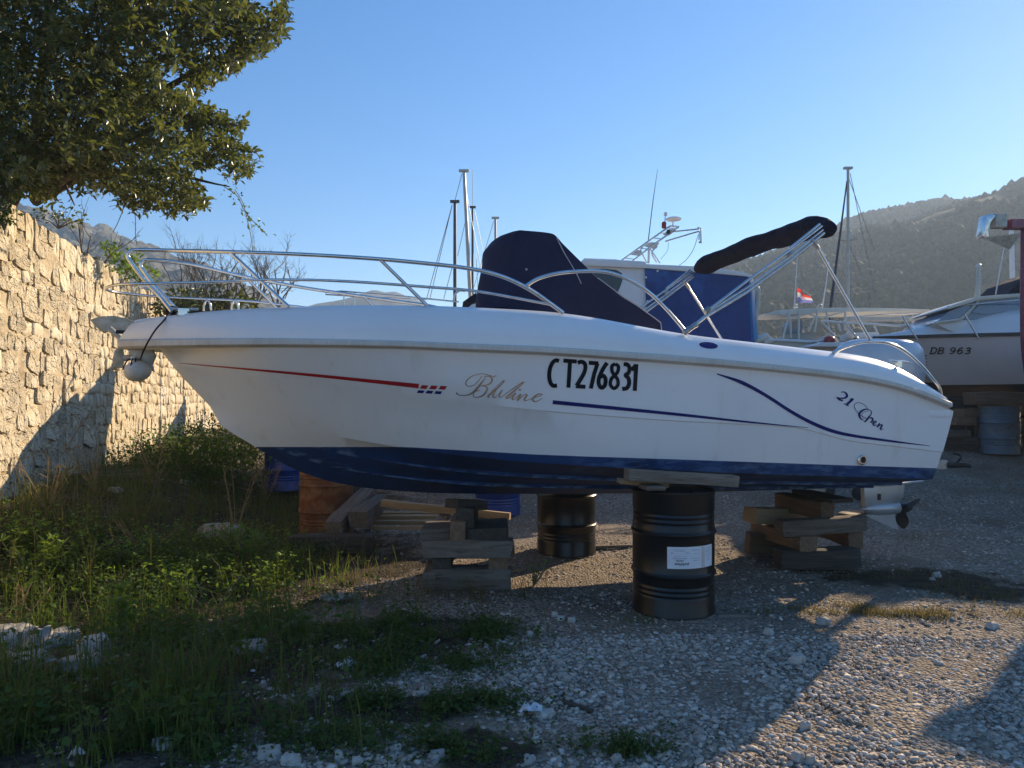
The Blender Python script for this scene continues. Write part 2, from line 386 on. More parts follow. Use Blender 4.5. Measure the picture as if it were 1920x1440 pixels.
class MB:
    """collects geometry in world coordinates; build() links it as one mesh object"""
    def __init__(self):
        self.v = []
        self.f = []
        self.mi = []

    def add(self, verts, faces, mi=0):
        b = len(self.v)
        self.v.extend([tuple(v) for v in verts])
        self.f.extend([tuple(i + b for i in f) for f in faces])
        self.mi.extend([mi] * len(faces))
        return self

    def box(self, c, s, rot=None, mi=0):
        c = Vector(c)
        R = rot if rot is not None else Matrix.Identity(3)
        vs = []
        for dx in (-1, 1):
            for dy in (-1, 1):
                for dz in (-1, 1):
                    vs.append(c + R @ Vector((dx * s[0] / 2, dy * s[1] / 2, dz * s[2] / 2)))
        return self.add(vs, [(0, 1, 3, 2), (4, 6, 7, 5), (0, 4, 5, 1), (2, 3, 7, 6), (0, 2, 6, 4), (1, 5, 7, 3)], mi)

    def beam(self, p0, p1, w, h, up=Vector((0, 0, 1)), mi=0):
        p0, p1 = Vector(p0), Vector(p1)
        d = (p1 - p0)
        x = d.normalized()
        y = up.cross(x)
        if y.length < 1e-4:
            y = Vector((0, 1, 0)).cross(x)
        y.normalize()
        z = x.cross(y)
        R = Matrix((x, y, z)).transposed()
        return self.box((p0 + p1) / 2, (d.length, w, h), R, mi)

    def tube(self, pts, r, seg=8, cap=True, mi=0):
        pts = [Vector(p) for p in pts]
        n = len(pts)
        rr = r if isinstance(r, (list, tuple)) else [r] * n
        tang = []
        for i in range(n):
            a = pts[max(i - 1, 0)]
            b = pts[min(i + 1, n - 1)]
            t = b - a
            tang.append(t.normalized() if t.length > 1e-9 else Vector((0, 0, 1)))
        ref = Vector((0, 0, 1)) if abs(tang[0].z) < 0.9 else Vector((1, 0, 0))
        nrm = ref.cross(tang[0]).normalized()
        vs = []
        for i in range(n):
            t = tang[i]
            nrm = nrm - t * nrm.dot(t)
            if nrm.length < 1e-6:
                nrm = (Vector((1, 0, 0)) if abs(t.x) < 0.9 else Vector((0, 1, 0))).cross(t)
            nrm.normalize()
            bn = t.cross(nrm)
            for k in range(seg):
                a = 2 * math.pi * k / seg
                vs.append(pts[i] + (nrm * math.cos(a) + bn * math.sin(a)) * rr[i])
        fs = []
        for i in range(n - 1):
            for k in range(seg):
                k2 = (k + 1) % seg
                fs.append((i * seg + k, i * seg + k2, (i + 1) * seg + k2, (i + 1) * seg + k))
        if cap:
            fs.append(tuple(range(seg - 1, -1, -1)))
            fs.append(tuple((n - 1) * seg + k for k in range(seg)))
        return self.add(vs, fs, mi)

    def lathe(self, prof, c, axis='Z', seg=32, mi=0, R=None):
        """prof: list of (radius, height)"""
        c = Vector(c)
        vs = []
        for (r, h) in prof:
            for k in range(seg):
                a = 2 * math.pi * k / seg
                p = Vector((r * math.cos(a), r * math.sin(a), h))
                if R is not None:
                    p = R @ p
                vs.append(c + p)
        fs = []
        for i in range(len(prof) - 1):
            for k in range(seg):
                k2 = (k + 1) % seg
                fs.append((i * seg + k, i * seg + k2, (i + 1) * seg + k2, (i + 1) * seg + k))
        fs.append(tuple(range(seg - 1, -1, -1)))
        fs.append(tuple((len(prof) - 1) * seg + k for k in range(seg)))
        return self.add(vs, fs, mi)

    def grid(self, rows, close=False, mi=0):
        """rows: list of equally long lists of points"""
        n = len(rows[0])
        vs = [p for r in rows for p in r]
        fs = []
        for i in range(len(rows) - 1):
            for k in range(n - (0 if close else 1)):
                k2 = (k + 1) % n
                fs.append((i * n + k, i * n + k2, (i + 1) * n + k2, (i + 1) * n + k))
        return self.add(vs, fs, mi)

    def prism(self, poly, off, mi=0):
        """poly: closed list of points, extruded by the vector off"""
        off = Vector(off)
        n = len(poly)
        vs = [Vector(p) for p in poly] + [Vector(p) + off for p in poly]
        fs = [tuple(range(n - 1, -1, -1)), tuple(range(n, 2 * n))]
        for k in range(n):
            k2 = (k + 1) % n
            fs.append((k, k2, n + k2, n + k))
        return self.add(vs, fs, mi)

    def build(self, name, mats, parent=None, smooth=None, bevel=None, merge=False, origin=None, subsurf=0):
        me = bpy.data.meshes.new(name)
        if parent is not None:
            o0 = origin_of(parent)
        elif origin is not None:
            o0 = Vector(origin)
        else:
            a = np.array(self.v)
            o0 = Vector(((a[:, 0].min() + a[:, 0].max()) / 2, (a[:, 1].min() + a[:, 1].max()) / 2, a[:, 2].min()))
        me.from_pydata([(v[0] - o0.x, v[1] - o0.y, v[2] - o0.z) for v in self.v], [], self.f)
        mats = mats if isinstance(mats, (list, tuple)) else [mats]
        for m in mats:
            me.materials.append(MATS[m])
        if len(mats) > 1:
            me.polygons.foreach_set('material_index', self.mi)
        bm = bmesh.new()
        bm.from_mesh(me)
        if merge:
            bmesh.ops.remove_doubles(bm, verts=bm.verts, dist=1e-4)
        bmesh.ops.recalc_face_normals(bm, faces=bm.faces)
        if bevel:
            es = [e for e in bm.edges if len(e.link_faces) == 2 and e.calc_face_angle(0) > 0.6]
            bmesh.ops.bevel(bm, geom=es, offset=bevel, segments=2, profile=0.6, affect='EDGES', clamp_overlap=True)
        bm.to_mesh(me)
        bm.free()
        if smooth:
            me.polygons.foreach_set('use_smooth', [True] * len(me.polygons))
            me.set_sharp_from_angle(angle=math.radians(smooth))
        o = bpy.data.objects.new(name, me)
        COL.objects.link(o)
        if parent is not None:
            o.parent = parent
        else:
            o.location = o0
        if subsurf:
            md = o.modifiers.new('subsurf', 'SUBSURF')
            md.levels = md.render_levels = subsurf
        return o

def fastmesh(name, verts, faces, material, parent=None, smooth=False):
    """verts (N,3) array, faces (M,k) array of one face size"""
    me = bpy.data.meshes.new(name)
    faces = np.asarray(faces, dtype=np.int32)
    m, k = faces.shape
    me.vertices.add(len(verts))
    me.vertices.foreach_set('co', np.asarray(verts, dtype=np.float32).ravel())
    me.loops.add(m * k)
    me.loops.foreach_set('vertex_index', faces.ravel())
    me.polygons.add(m)
    me.polygons.foreach_set('loop_start', np.arange(0, m * k, k, dtype=np.int32))
    me.polygons.foreach_set('loop_total', np.full(m, k, dtype=np.int32))
    if smooth:
        me.polygons.foreach_set('use_smooth', np.ones(m, dtype=bool))
    me.update(calc_edges=True)
    me.materials.append(MATS[material])
    o = bpy.data.objects.new(name, me)
    COL.objects.link(o)
    if parent is not None:
        o.parent = parent
        o.location = -origin_of(parent)
    return o

def sstep(a, b, x):
    t = np.clip((np.asarray(x, dtype=float) - a) / (b - a), 0, 1)
    return t * t * (3 - 2 * t)

def smooth_path(pts, n=40):
    """Catmull-Rom through the points"""
    P = np.array([list(p) for p in pts], dtype=float)
    P = np.vstack([2 * P[0] - P[1], P, 2 * P[-1] - P[-2]])
    out = []
    m = len(P) - 3
    for i in range(m):
        k = max(2, int(round(n / m)))
        for j in range(k):
            t = j / k
            p0, p1, p2, p3 = P[i], P[i + 1], P[i + 2], P[i + 3]
            out.append(0.5 * ((2 * p1) + (-p0 + p2) * t + (2 * p0 - 5 * p1 + 4 * p2 - p3) * t * t + (-p0 + 3 * p1 - 3 * p2 + p3) * t ** 3))
    out.append(P[-2])
    return out
# ------------------------------------------------------------------ ground
def gz_np(x, y):
    x = np.asarray(x, dtype=float); y = np.asarray(y, dtype=float)
    back = 0.70 * sstep(8.6, 13.0, y)
    bank = 0.56 * sstep(-2.6, -5.0, x) * sstep(4.6, 6.6, y)
    far = 0.0
    und = 0.018 * np.sin(1.7 * x + 0.6 * y) * np.cos(1.1 * y - 0.4 * x) + 0.01 * np.sin(4.3 * x + 1.0) * np.sin(3.7 * y)
    return np.maximum(back, bank) + und * sstep(40, 15, y) + far

def gz(x, y):
    return float(gz_np(x, y))

def ground_pt(px, py):
    Y = 4.0
    lo, hi = 1.6, 40.0
    for _ in range(40):
        mid = (lo + hi) / 2
        p = at(px, py, mid)
        if p.z > gz(p.x, p.y):
            lo = mid
        else:
            hi = mid
    p = at(px, py, (lo + hi) / 2)
    return Vector((p.x, p.y, gz(p.x, p.y)))

# patches of vegetation: photo pixel centre on the ground, radii in metres (x, y), amount
VEG_SOIL = [(150, 1120, 1.9, 1.2), (420, 1080, 1.4, 1.1), (200, 950, 3.2, 2.2), (330, 1250, 1.2, 0.6), (120, 1330, 1.2, 0.8),
            (400, 1340, 0.45, 0.25), (520, 950, 1.6, 1.5), (700, 1200, 0.8, 0.4), (660, 1060, 0.9, 0.7), (860, 1180, 0.4, 0.22), (780, 1330, 0.42, 0.2),
            (900, 1410, 0.25, 0.22), (600, 1330, 0.3, 0.15), (1720, 1085, 0.9, 0.4), (1850, 1110, 0.5, 0.3)]
SOIL_W = [(ground_pt(a, b), rx, ry) for a, b, rx, ry in VEG_SOIL]

def soil_np(x, y):
    s = np.zeros_like(np.asarray(x, dtype=float))
    for p, rx, ry in SOIL_W:
        d = ((x - p.x) / rx) ** 2 + ((y - p.y) / ry) ** 2
        s = np.maximum(s, np.exp(-d * 0.9))
    return s

xs = np.concatenate([-np.geomspace(990, 13, 26), np.arange(-12.5, 13, 0.16), np.geomspace(13, 990, 26)])
ys = np.concatenate([-np.geomspace(990, 3, 18), np.arange(-2.5, 16.5, 0.13), np.geomspace(17, 990, 30)])
GX, GY = np.meshgrid(xs, ys)
GZ = gz_np(GX, GY)
jit = np.array([mnoise.noise(Vector((x * 2.3, y * 2.3, 0))) for x, y in zip(GX.ravel(), GY.ravel())]).reshape(GX.shape)
nearm = (np.abs(GX) < 13) & (GY > -3) & (GY < 17)
GZ = GZ + np.where(nearm, jit * 0.016, 0)
nx, ny = len(xs), len(ys)
idx = np.arange(nx * ny).reshape(ny, nx)
faces = np.stack([idx[:-1, :-1], idx[:-1, 1:], idx[1:, 1:], idx[1:, :-1]], -1).reshape(-1, 4)
ground = fastmesh('ground', np.stack([GX.ravel(), GY.ravel(), GZ.ravel()], 1), faces, 'gravel_ground', smooth=True)
ground['kind'] = 'structure'
att = ground.data.attributes.new('soil', 'FLOAT', 'POINT')
att.data.foreach_set('value', soil_np(GX.ravel(), GY.ravel()).astype(np.float32))

# ------------------------------------------------------------------ hills
def hill(name, prof, D, material, front=0.45, back=1.35, nx=150, ny=40, rough=0.05, nsc=1.0, seed=0.0):
    """prof: ridge line as photo pixels; D: distance of the ridge in metres"""
    pxs = np.linspace(prof[0][0], prof[-1][0], nx)
    pys = np.interp(pxs, [p[0] for p in prof], [p[1] for p in prof])
    V = []
    for j in range(ny):
        t = j / (ny - 1)
        r = front + (back - front) * t
        Y = D * r
        s = (r - front) / (1 - front) if r < 1 else 1 - (r - 1) / (back - 1) * 0.55
        shape = (math.sin(min(s, 1) * math.pi / 2)) ** 1.1 if r < 1 else s
        for i in range(nx):
            H = (HOR - pys[i]) / F * D + CAMZ
            # the slope is slightly concave so that the ridge is what the eye meets
            X = (pxs[i] - 960) / F * Y
            n = mnoise.fractal(Vector((X / D * 7 * nsc + seed, Y / D * 7 * nsc, seed)), 0.9, 2.1, 6)
            z = 0.5 + (H - 0.5) * shape * (r if r < 1 else 1.0) ** 0.6 + n * rough * H * min(1.0, s * 1.6)
            V.append((X, Y, z))
    idx = np.arange(nx * ny).reshape(ny, nx)
    fs = np.stack([idx[:-1, :-1], idx[:-1, 1:], idx[1:, 1:], idx[1:, :-1]], -1).reshape(-1, 4)
    o = fastmesh(name, np.array(V), fs, material, smooth=True)
    o['kind'] = 'structure'
    return o, np.array(V).reshape(ny, nx, 3)

RIDGE_NEAR = [(1180, 575), (1300, 535), (1400, 500), (1450, 482), (1505, 468), (1552, 456), (1640, 437), (1730, 418), (1833, 384), (1920, 360), (2100, 318), (2500, 290), (3200, 330), (4200, 470)]
RIDGE_FAR = [(1380, 560), (1480, 492), (1540, 455), (1587, 424), (1620, 411), (1657, 401), (1711, 391), (1752, 384), (1806, 382), (1900, 378), (2200, 350), (2800, 420)]
hn, HN = hill('hill', RIDGE_NEAR, 260, 'hill_earth', front=0.30, nx=190, ny=60, rough=0.035, nsc=2.2, seed=3.1)
hf, HFV = hill('hill', RIDGE_FAR, 350, 'hill_earth', front=0.55, nx=120, ny=40, rough=0.025, nsc=2.0, seed=8.4)
MT = [(-900, 560), (-400, 430), (-100, 395), (60, 408), (130, 425), (190, 437), (240, 450), (275, 470), (310, 486), (360, 503), (410, 515), (470, 545), (540, 580), (640, 640)]
hill('mountain', MT, 340, 'hill_rock', front=0.35, nx=190, ny=70, rough=0.075, nsc=2.6, seed=1.7)
FAR = [(380, 640), (500, 600), (560, 578), (610, 566), (660, 556), (700, 547), (722, 552), (742, 550), (765, 560), (800, 574), (880, 590), (1100, 620), (1400, 660)]
hill('mountain', FAR, 600, 'hill_far', front=0.6, back=1.3, nx=120, ny=30, rough=0.03, nsc=2.5, seed=5.5)

# the wooded slopes: low crowns scattered over the hillside, one mass
def ico():
    bm = bmesh.new()
    bmesh.ops.create_icosphere(bm, subdivisions=1, radius=1.0)
    v = np.array([x.co[:] for x in bm.verts]); f = np.array([[q.index for q in p.verts] for p in bm.faces])
    bm.free()
    return v, f
ICV, ICF = ico()

def scatter_crowns(name, V, n, smin, smax, label, px_lo, px_hi, rj=0.667, ridge_bias=0.35):
    ny, nx, _ = V.shape
    pts = []
    ridge_j = (ny - 1) * rj
    while len(pts) < n:
        on_ridge = random.random() < ridge_bias
        if on_ridge:
            j = ridge_j + random.uniform(-3, 1.5)
        else:
            j = random.uniform(ny * 0.05, ny * 0.78)
        i = random.uniform(0, nx - 1.01)
        j = min(max(j, 0), ny - 1.01)
        a, b = int(j), int(i)
        fj, fi = j - a, i - b
        p = (V[a, b] * (1 - fj) * (1 - fi) + V[a + 1, b] * fj * (1 - fi) + V[a, b + 1] * (1 - fj) * fi + V[a + 1, b + 1] * fj * fi)
        px = 960 + F * p[0] / p[1]
        if px < px_lo or px > px_hi:
            continue
        if not on_ridge and mnoise.noise(Vector((p[0] * 0.02, p[1] * 0.02, 0.3))) < -0.3:
            continue
        pts.append(p)
    pts = np.array(pts)
    s = rng.uniform(smin, smax, n) * (0.7 + 0.6 * rng.random(n) ** 3)
    vv = np.repeat(ICV[None], n, 0) * (0.75 + 0.5 * rng.random((n, len(ICV), 1)))
    vv[:, :, 2] *= rng.uniform(0.9, 1.6, n)[:, None]
    vv = vv * s[:, None, None]
    vv = vv + pts[:, None, :]
    vv[:, :, 2] += (s * 0.55)[:, None]
    ff = (ICF[None] + (np.arange(n) * len(ICV))[:, None, None]).reshape(-1, 3)
    o = fastmesh(name, vv.reshape(-1, 3), ff, 'hill_tree', smooth=True)
    return tag(o, label, 'woodland', kind='stuff')
scatter_crowns('woodland', HN, 32000, 0.5, 1.25, 'dark woodland covering the near hillside behind the boatyard', 1150, 2300)
scatter_crowns('woodland', HFV, 12000, 0.7, 1.5, 'paler woodland along the farther hazy ridge', 1380, 2200, 0.5625)

# ------------------------------------------------------------------ stone wall
def wall_x(y):
    return -5.05 - 0.256 * (y - 7.0)
WALL_TOP = 3.46
wd = Vector((-0.256, 1.0, 0)).normalized()
wn_ = Vector((wd.y, -wd.x, 0))        # towards the yard
wall = empty('stone_wall', (wall_x(9), 9, gz(wall_x(9), 9)), 'tall dry rubble wall of pale limestone along the yard edge', 'wall')

def wall_pt(s, z, d=0.0):
    """s metres along the wall from y=7, d metres towards the yard"""
    p = Vector((-5.05, 7.0, 0)) + wd * s + wn_ * d
    return Vector((p.x, p.y, z))

def wtop(s):
    return WALL_TOP + 0.05 * math.sin(s * 1.9) + 0.09 * mnoise.noise(Vector((s * 0.9, 0.3, 0)))

rows = []
for z_i in range(0, 40):
    row = []
    for s_i in range(0, 190):
        s = -4.0 + s_i * 0.14
        z = 0.0 + (wtop(s) - 0.06) * z_i / 39
        dd = 0.004 + 0.03 * mnoise.noise(Vector((s * 3, z * 3, 1.0))) + 0.02 * mnoise.noise(Vector((s * 9, z * 9, 4.0)))
        row.append(wall_pt(s, z, dd))
    rows.append(row)
top = [[wall_pt(-4 + k * 0.14, wtop(-4 + k * 0.14) - 0.04 + 0.03 * mnoise.noise(Vector((k * 0.4, d * 3, 2))), -d) for k in range(190)] for d in (0.12, 0.35, 0.6)]
wb = MB().grid(rows + top)
wb.build('mortar_bed', 'wall_mortar', wall, smooth=40)

def stone_shapes(n):
    out = []
    for k in range(n):
        bm = bmesh.new()
        bmesh.ops.create_cube(bm, size=1.0)
        bmesh.ops.subdivide_edges(bm, edges=bm.edges[:], cuts=2, use_grid_fill=True)
        sd = k * 7.3
        sk1, sk2, sk3 = random.uniform(-0.2, 0.2), random.uniform(-0.2, 0.2), random.uniform(-0.2, 0.2)
        for v in bm.verts:
            c = v.co.copy()
            # round the outline, keep a broken flat face
            r = max(abs(c.x), abs(c.z)) * 2
            l = math.hypot(c.x, c.z) * 2
            if l > 1e-6:
                q = 0.52 + 0.48 * (r / l)
                c.x *= q ** 0.6
                c.z *= q ** 0.6
            if abs(v.co.y) > 0.4:
                c.x *= 0.95; c.z *= 0.94
            c.x += sk1 * c.z; c.z += sk2 * c.x; c.y += sk3 * 0.3 * c.x
            nn = mnoise.noise_vector(Vector((c.x * 2.3 + sd, c.y * 2.3, c.z * 2.3)))
            v.co = c + nn * 0.10
        me = bpy.data.meshes.new('stone')
        bm.to_mesh(me)
        bm.free()
        me.materials.append(MATS['wall_stone'])
        me.polygons.foreach_set('use_smooth', [True] * len(me.polygons))
        me.set_sharp_from_angle(angle=math.radians(38))
        out.append(me)
    return out
STONES = stone_shapes(18)
wrot = math.atan2(wd.y, wd.x)
stones = []
s_end = 13.5
z = 0.28
while z < WALL_TOP - 0.02:
    h = random.choice([0.15, 0.18, 0.21, 0.25, 0.28])
    if z > WALL_TOP - 0.35:
        h = WALL_TOP - z + 0.02
    s = -3.2 + random.uniform(0, 0.3)
    while s < s_end:
        grow = 1.0 + max(0, s - 4) * 0.05
        w = random.choice([random.uniform(0.13, 0.22), random.uniform(0.2, 0.40)]) * (1.0 if h > 0.2 else 0.9) * grow
        stack = h > 0.23 and random.random() < 0.22
        hh = [h] if not stack else [h * random.uniform(0.38, 0.62)]
        if stack:
            hh.append(h - hh[0])
        zz = z + 0.09 * mnoise.noise(Vector((s * 0.45, z * 0.6, 0)))
        for q in hh:
            ph = q * random.uniform(0.86, 1.12)
            stones.append((s + w / 2 + random.uniform(-0.015, 0.015), zz + q / 2 + random.uniform(-0.02, 0.02), w * random.uniform(0.92, 1.08), ph))
            zz += q
        s += w * 1.0
    z += h
vis = []
for st in stones:
    p = wall_pt(st[0], st[1])
    px, py = proj(p)
    inview = -10 < px < 350 and p.z > gz(p.x + 0.1, p.y) - 0.05 and p.y > 0.5
    vis.append((st[2] * st[3] / (p.y * p.y) if inview else -1, st))
vis.sort(key=lambda t: -t[0])
def stone_matrix(st):
    s, zc, w, h = st
    M_ = Matrix.Translation(wall_pt(s, zc, -0.035 + random.uniform(-0.014, 0.014)))
    R = Matrix.Rotation(wrot, 4, 'Z') @ Matrix.Rotation(random.uniform(-0.2, 0.2), 4, 'Y') @ Matrix.Rotation(random.uniform(-0.08, 0.08), 4, 'X') @ Matrix.Rotation(random.uniform(-0.08, 0.08), 4, 'Z')
    if random.random() < 0.5:
        R = R @ Matrix.Rotation(math.pi, 4, 'Y')
    return M_ @ R @ Matrix.Diagonal((w * 1.04, 0.115, h * 1.06, 1))
wloc = Matrix.Translation(-wall.location)
rest_v, rest_f, off = [], [], 0
for i, (vv, st) in enumerate(vis):
    me = random.choice(STONES)
    mw = stone_matrix(st)
    if i < 300 and vv > 0:
        o = bpy.data.objects.new('stone', me)
        COL.objects.link(o)
        o.parent = wall
        o.matrix_basis = wloc @ mw
    else:
        co = np.empty(len(me.vertices) * 3); me.vertices.foreach_get('co', co); co = co.reshape(-1, 3)
        A = np.array(mw)
        rest_v.append(co @ A[:3, :3].T + A[:3, 3])
        lv = np.empty(len(me.loops), dtype=np.int32); me.loops.foreach_get('vertex_index', lv)
        rest_f.append(lv.reshape(-1, 4) + off)
        off += len(co)
o = fastmesh('rubble_stones', np.vstack(rest_v), np.vstack(rest_f), 'wall_stone', wall, smooth=True)
o['kind'] = 'stuff'
# raised earth behind the wall
eb = []
for k in range(60):
    s = -4 + k * 0.45
    row = []
    for j in range(14):
        d = 0.35 + j * 0.8
        p = wall_pt(s, 0, -d)
        row.append((p.x, p.y, WALL_TOP - 0.25 + 0.05 * j + 0.12 * mnoise.noise(Vector((p.x, p.y, 0))) - (2.6 if j == 13 else 0)))
    eb.append(row)
tb = MB().grid(eb).build('raised_terrace', 'wall_mortar', smooth=60)
tb['kind'] = 'structure'

# ------------------------------------------------------------------ leaves
def leaf_mesh(name, pos, axis, nrm, length, width, material, parent=None, fold=0.25):
    """pos,axis,nrm arrays (N,3); four quads a leaf? two folded quads with a pointed tip"""
    n = len(pos)
    axis = axis / np.linalg.norm(axis, axis=1, keepdims=True)
    side = np.cross(axis, nrm)
    side /= np.linalg.norm(side, axis=1, keepdims=True) + 1e-9
    up = np.cross(side, axis)
    L_ = length[:, None]; W_ = width[:, None]
    base = pos
    m1 = pos + axis * L_ * 0.45
    tip = pos + axis * L_ - up * L_ * 0.10
    l1 = pos + axis * L_ * 0.42 + side * W_ * 0.5 + up * W_ * fold
    r1 = pos + axis * L_ * 0.42 - side * W_ * 0.5 + up * W_ * fold
    l2 = pos + axis * L_ * 0.76 + side * W_ * 0.36 + up * W_ * fold * 0.6 - up * L_ * 0.04
    r2 = pos + axis * L_ * 0.76 - side * W_ * 0.36 + up * W_ * fold * 0.6 - up * L_ * 0.04
    V = np.stack([base, m1, tip, l1, r1, l2, r2], 1).reshape(-1, 3)
    tri = np.array([[0, 1, 3], [0, 4, 1], [1, 5, 3], [1, 2, 5], [1, 4, 6], [1, 6, 2]])
    Fc = (tri[None] + (np.arange(n) * 7)[:, None, None]).reshape(-1, 3)
    return fastmesh(name, V, Fc, material, parent)

def rand_dirs(n):
    d = rng.normal(size=(n, 3))
    return d / np.linalg.norm(d, axis=1, keepdims=True)

def in_poly(px, py, poly):
    inside = np.zeros(len(px), dtype=bool)
    j = len(poly) - 1
    for i in range(len(poly)):
        xi, yi = poly[i]; xj, yj = poly[j]
        c = ((yi > py) != (yj > py)) & (px < (xj - xi) * (py - yi) / (yj - yi + 1e-12) + xi)
        inside ^= c
        j = i
    return inside

# ------------------------------------------------------------------ the evergreen tree over the wall
tree_base = wall_pt(1.35, WALL_TOP - 0.2, -0.55)
tree = empty('evergreen_tree', tree_base, 'dense glossy evergreen tree leaning over the stone wall', 'tree')
CROWN = [(-500, 420), (-60, 392), (60, 372), (128, 392), (150, 372), (205, 352), (225, 372), (262, 400), (300, 398), (340, 402), (395, 380), (430, 352), (470, 318), (482, 285),
         (440, 262), (472, 232), (400, 205), (372, 186), (395, 160), (440, 130), (508, 92), (548, 35), (520, -40), (430, -220), (150, -480), (-300, -560), (-700, -300)]
# limbs
tm = MB()
trunk_top = Vector((tree_base.x + 0.35, tree_base.y + 0.1, tree_base.z + 1.15))
tm.tube(smooth_path([tree_base - Vector((0, 0, 0.3)), tree_base + Vector((0.1, 0.0, 0.5)), trunk_top], 10), [0.15 - 0.006 * k for k in range(11)], 10)
tm.build('trunk', 'bark', tree, smooth=60)
limb_ends = [(545, 40, 7.4), (505, 90, 7.2), (468, 235, 7.3), (478, 285, 7.5), (430, 350, 7.2), (330, 395, 7.4), (250, 385, 7.8), (140, 385, 8.1), (300, -60, 7.6), (120, -200, 8.0), (-150, 100, 8.0), (-60, 330, 8.2), (200, 150, 6.8), (380, 190, 8.2)]
for (a, b, Y) in limb_ends:
    e = at(a, b, Y)
    mid = (trunk_top * 0.45 + e * 0.55) + Vector((random.uniform(-.2, .2), random.uniform(-.3, .3), random.uniform(0.0, 0.3)))
    pts = smooth_path([trunk_top - Vector((0, 0, random.uniform(0, 0.6))), mid, e], 12)
    n = len(pts)
    MB().tube(pts, [0.055 * (1 - k / (n - 1)) + 0.006 for k in range(n)], 6).build('limb', 'bark', tree, smooth=60)
# twigs: sample inside the outline, in a lens of real depth
cand = 80000
cpx = rng.uniform(-520, 560, cand); cpy = rng.uniform(-480, 412, cand)
edge = np.array([mnoise.noise(Vector((a * 0.02, b * 0.02, 0))) for a, b in zip(cpx, cpy)])
ok = in_poly(cpx + 14 * edge, cpy + 14 * edge, CROWN)
# looser towards the outer edge: keep a few gaps
gap = np.array([mnoise.noise(Vector((a * 0.011, b * 0.011, 5))) for a, b in zip(cpx, cpy)])
deep = in_poly(cpx + 70, cpy + 40, CROWN) & in_poly(cpx + 40, cpy - 50, CROWN)
ok &= deep | (gap > -0.26) 
cpx, cpy, deep = cpx[ok], cpy[ok], deep[ok]
take = rng.permutation(len(cpx))[:12500]
cpx, cpy, deep = cpx[take], cpy[take], deep[take]
cY = 7.5 + rng.normal(size=len(cpx)) * np.where(deep, 0.75, 0.32)
cY = np.clip(cY, 5.9, 9.2)
tw0 = np.stack([(cpx - 960) / F * cY, cY, CAMZ + (HOR - cpy) / F * cY], 1)
heart = np.array(trunk_top) + np.array([-0.4, 0.0, 0.6])
outd = tw0 - heart
outd /= np.linalg.norm(outd, axis=1, keepdims=True)
td = outd * 0.8 + rand_dirs(len(tw0)) * 0.75 + np.array([0.25, -0.05, 0.18])
td /= np.linalg.norm(td, axis=1, keepdims=True)
NL = 10
P, A, Nn, LL, WW = [], [], [], [], []
for k in range(NL):
    t = (k + 0.5) / NL
    ln = 0.20
    pos = tw0 + td * (t - 0.75) * ln
    ax = td * (0.35 + 0.9 * (k == NL - 1)) + rand_dirs(len(tw0)) * 0.75
    nr = np.array([0, 0, 1.0]) + rand_dirs(len(tw0)) * 0.7
    P.append(pos); A.append(ax); Nn.append(nr)
    LL.append(rng.uniform(0.05, 0.095, len(tw0))); WW.append(rng.uniform(0.024, 0.040, len(tw0)))
P = np.vstack(P); A = np.vstack(A); Nn = np.vstack(Nn); LL = np.concatenate(LL); WW = np.concatenate(WW)
crown = leaf_mesh('crown', P, A, Nn, LL, WW, 'leaf', tree)
crown['kind'] = 'stuff'
# the twigs themselves
nt_ = len(tw0)
a0 = tw0 - td * 0.19; a1 = tw0 + td * 0.05
sidev = np.cross(td, np.array([0.3, 0.8, 0.5])); sidev /= np.linalg.norm(sidev, axis=1, keepdims=True)
up2 = np.cross(td, sidev)
tv = np.stack([a0 + sidev * .003, a0 - sidev * .0015 + up2 * .0026, a0 - sidev * .0015 - up2 * .0026, a1], 1).reshape(-1, 3)
tf = (np.array([[0, 1, 3], [1, 2, 3], [2, 0, 3]])[None] + (np.arange(nt_) * 4)[:, None, None]).reshape(-1, 3)
tw = fastmesh('twigs', tv, tf, 'bark', tree)
tw['kind'] = 'stuff'

# hanging creeper below the crown
def creeper(name, pts, nleaf, label, lsize=0.03, m='ivy_leaf'):
    base = Vector(pts[0])
    e = empty(name, base, label, 'creeper')
    path = smooth_path(pts, 24)
    MB().tube(path, 0.004, 5).build('stem', 'twig', e, smooth=60)
    path = np.array(path)
    ii = rng.integers(0, len(path), nleaf)
    pos = path[ii] + rng.normal(size=(nleaf, 3)) * 0.035
    leaf_mesh('leaves', pos, rand_dirs(nleaf) + np.array([0, 0, -0.4]), rand_dirs(nleaf) + np.array([0, 0, .6]), rng.uniform(lsize, lsize * 1.8, nleaf), rng.uniform(lsize * .6, lsize, nleaf), m, e)['kind'] = 'stuff'
    return e
creeper('hanging_creeper', [at(420, 350, 7.2), at(445, 368, 7.15), at(458, 395, 7.15), at(475, 415, 7.1), at(500, 440, 7.1)], 46, 'thin leafy creeper dangling below the evergreen tree over the bow rail')
creeper('hanging_creeper', [at(440, 355, 7.3), at(455, 380, 7.3), at(463, 410, 7.3), at(470, 440, 7.3), at(474, 470, 7.3)], 12, 'nearly bare hanging creeper strand beside the leafy one', 0.02)
creeper('hanging_creeper', [at(232, 365, 7.6), at(233, 385, 7.6), at(222, 415, 7.6), at(212, 435, 7.6)], 4, 'bare curved creeper strand hanging above the wall top', 0.02)
creeper('hanging_creeper', [at(250, 390, 7.4), at(254, 410, 7.4), at(254, 440, 7.4), at(257, 460, 7.4)], 10, 'short straight creeper strand with tiny leaves above the bow rail loop', 0.02)

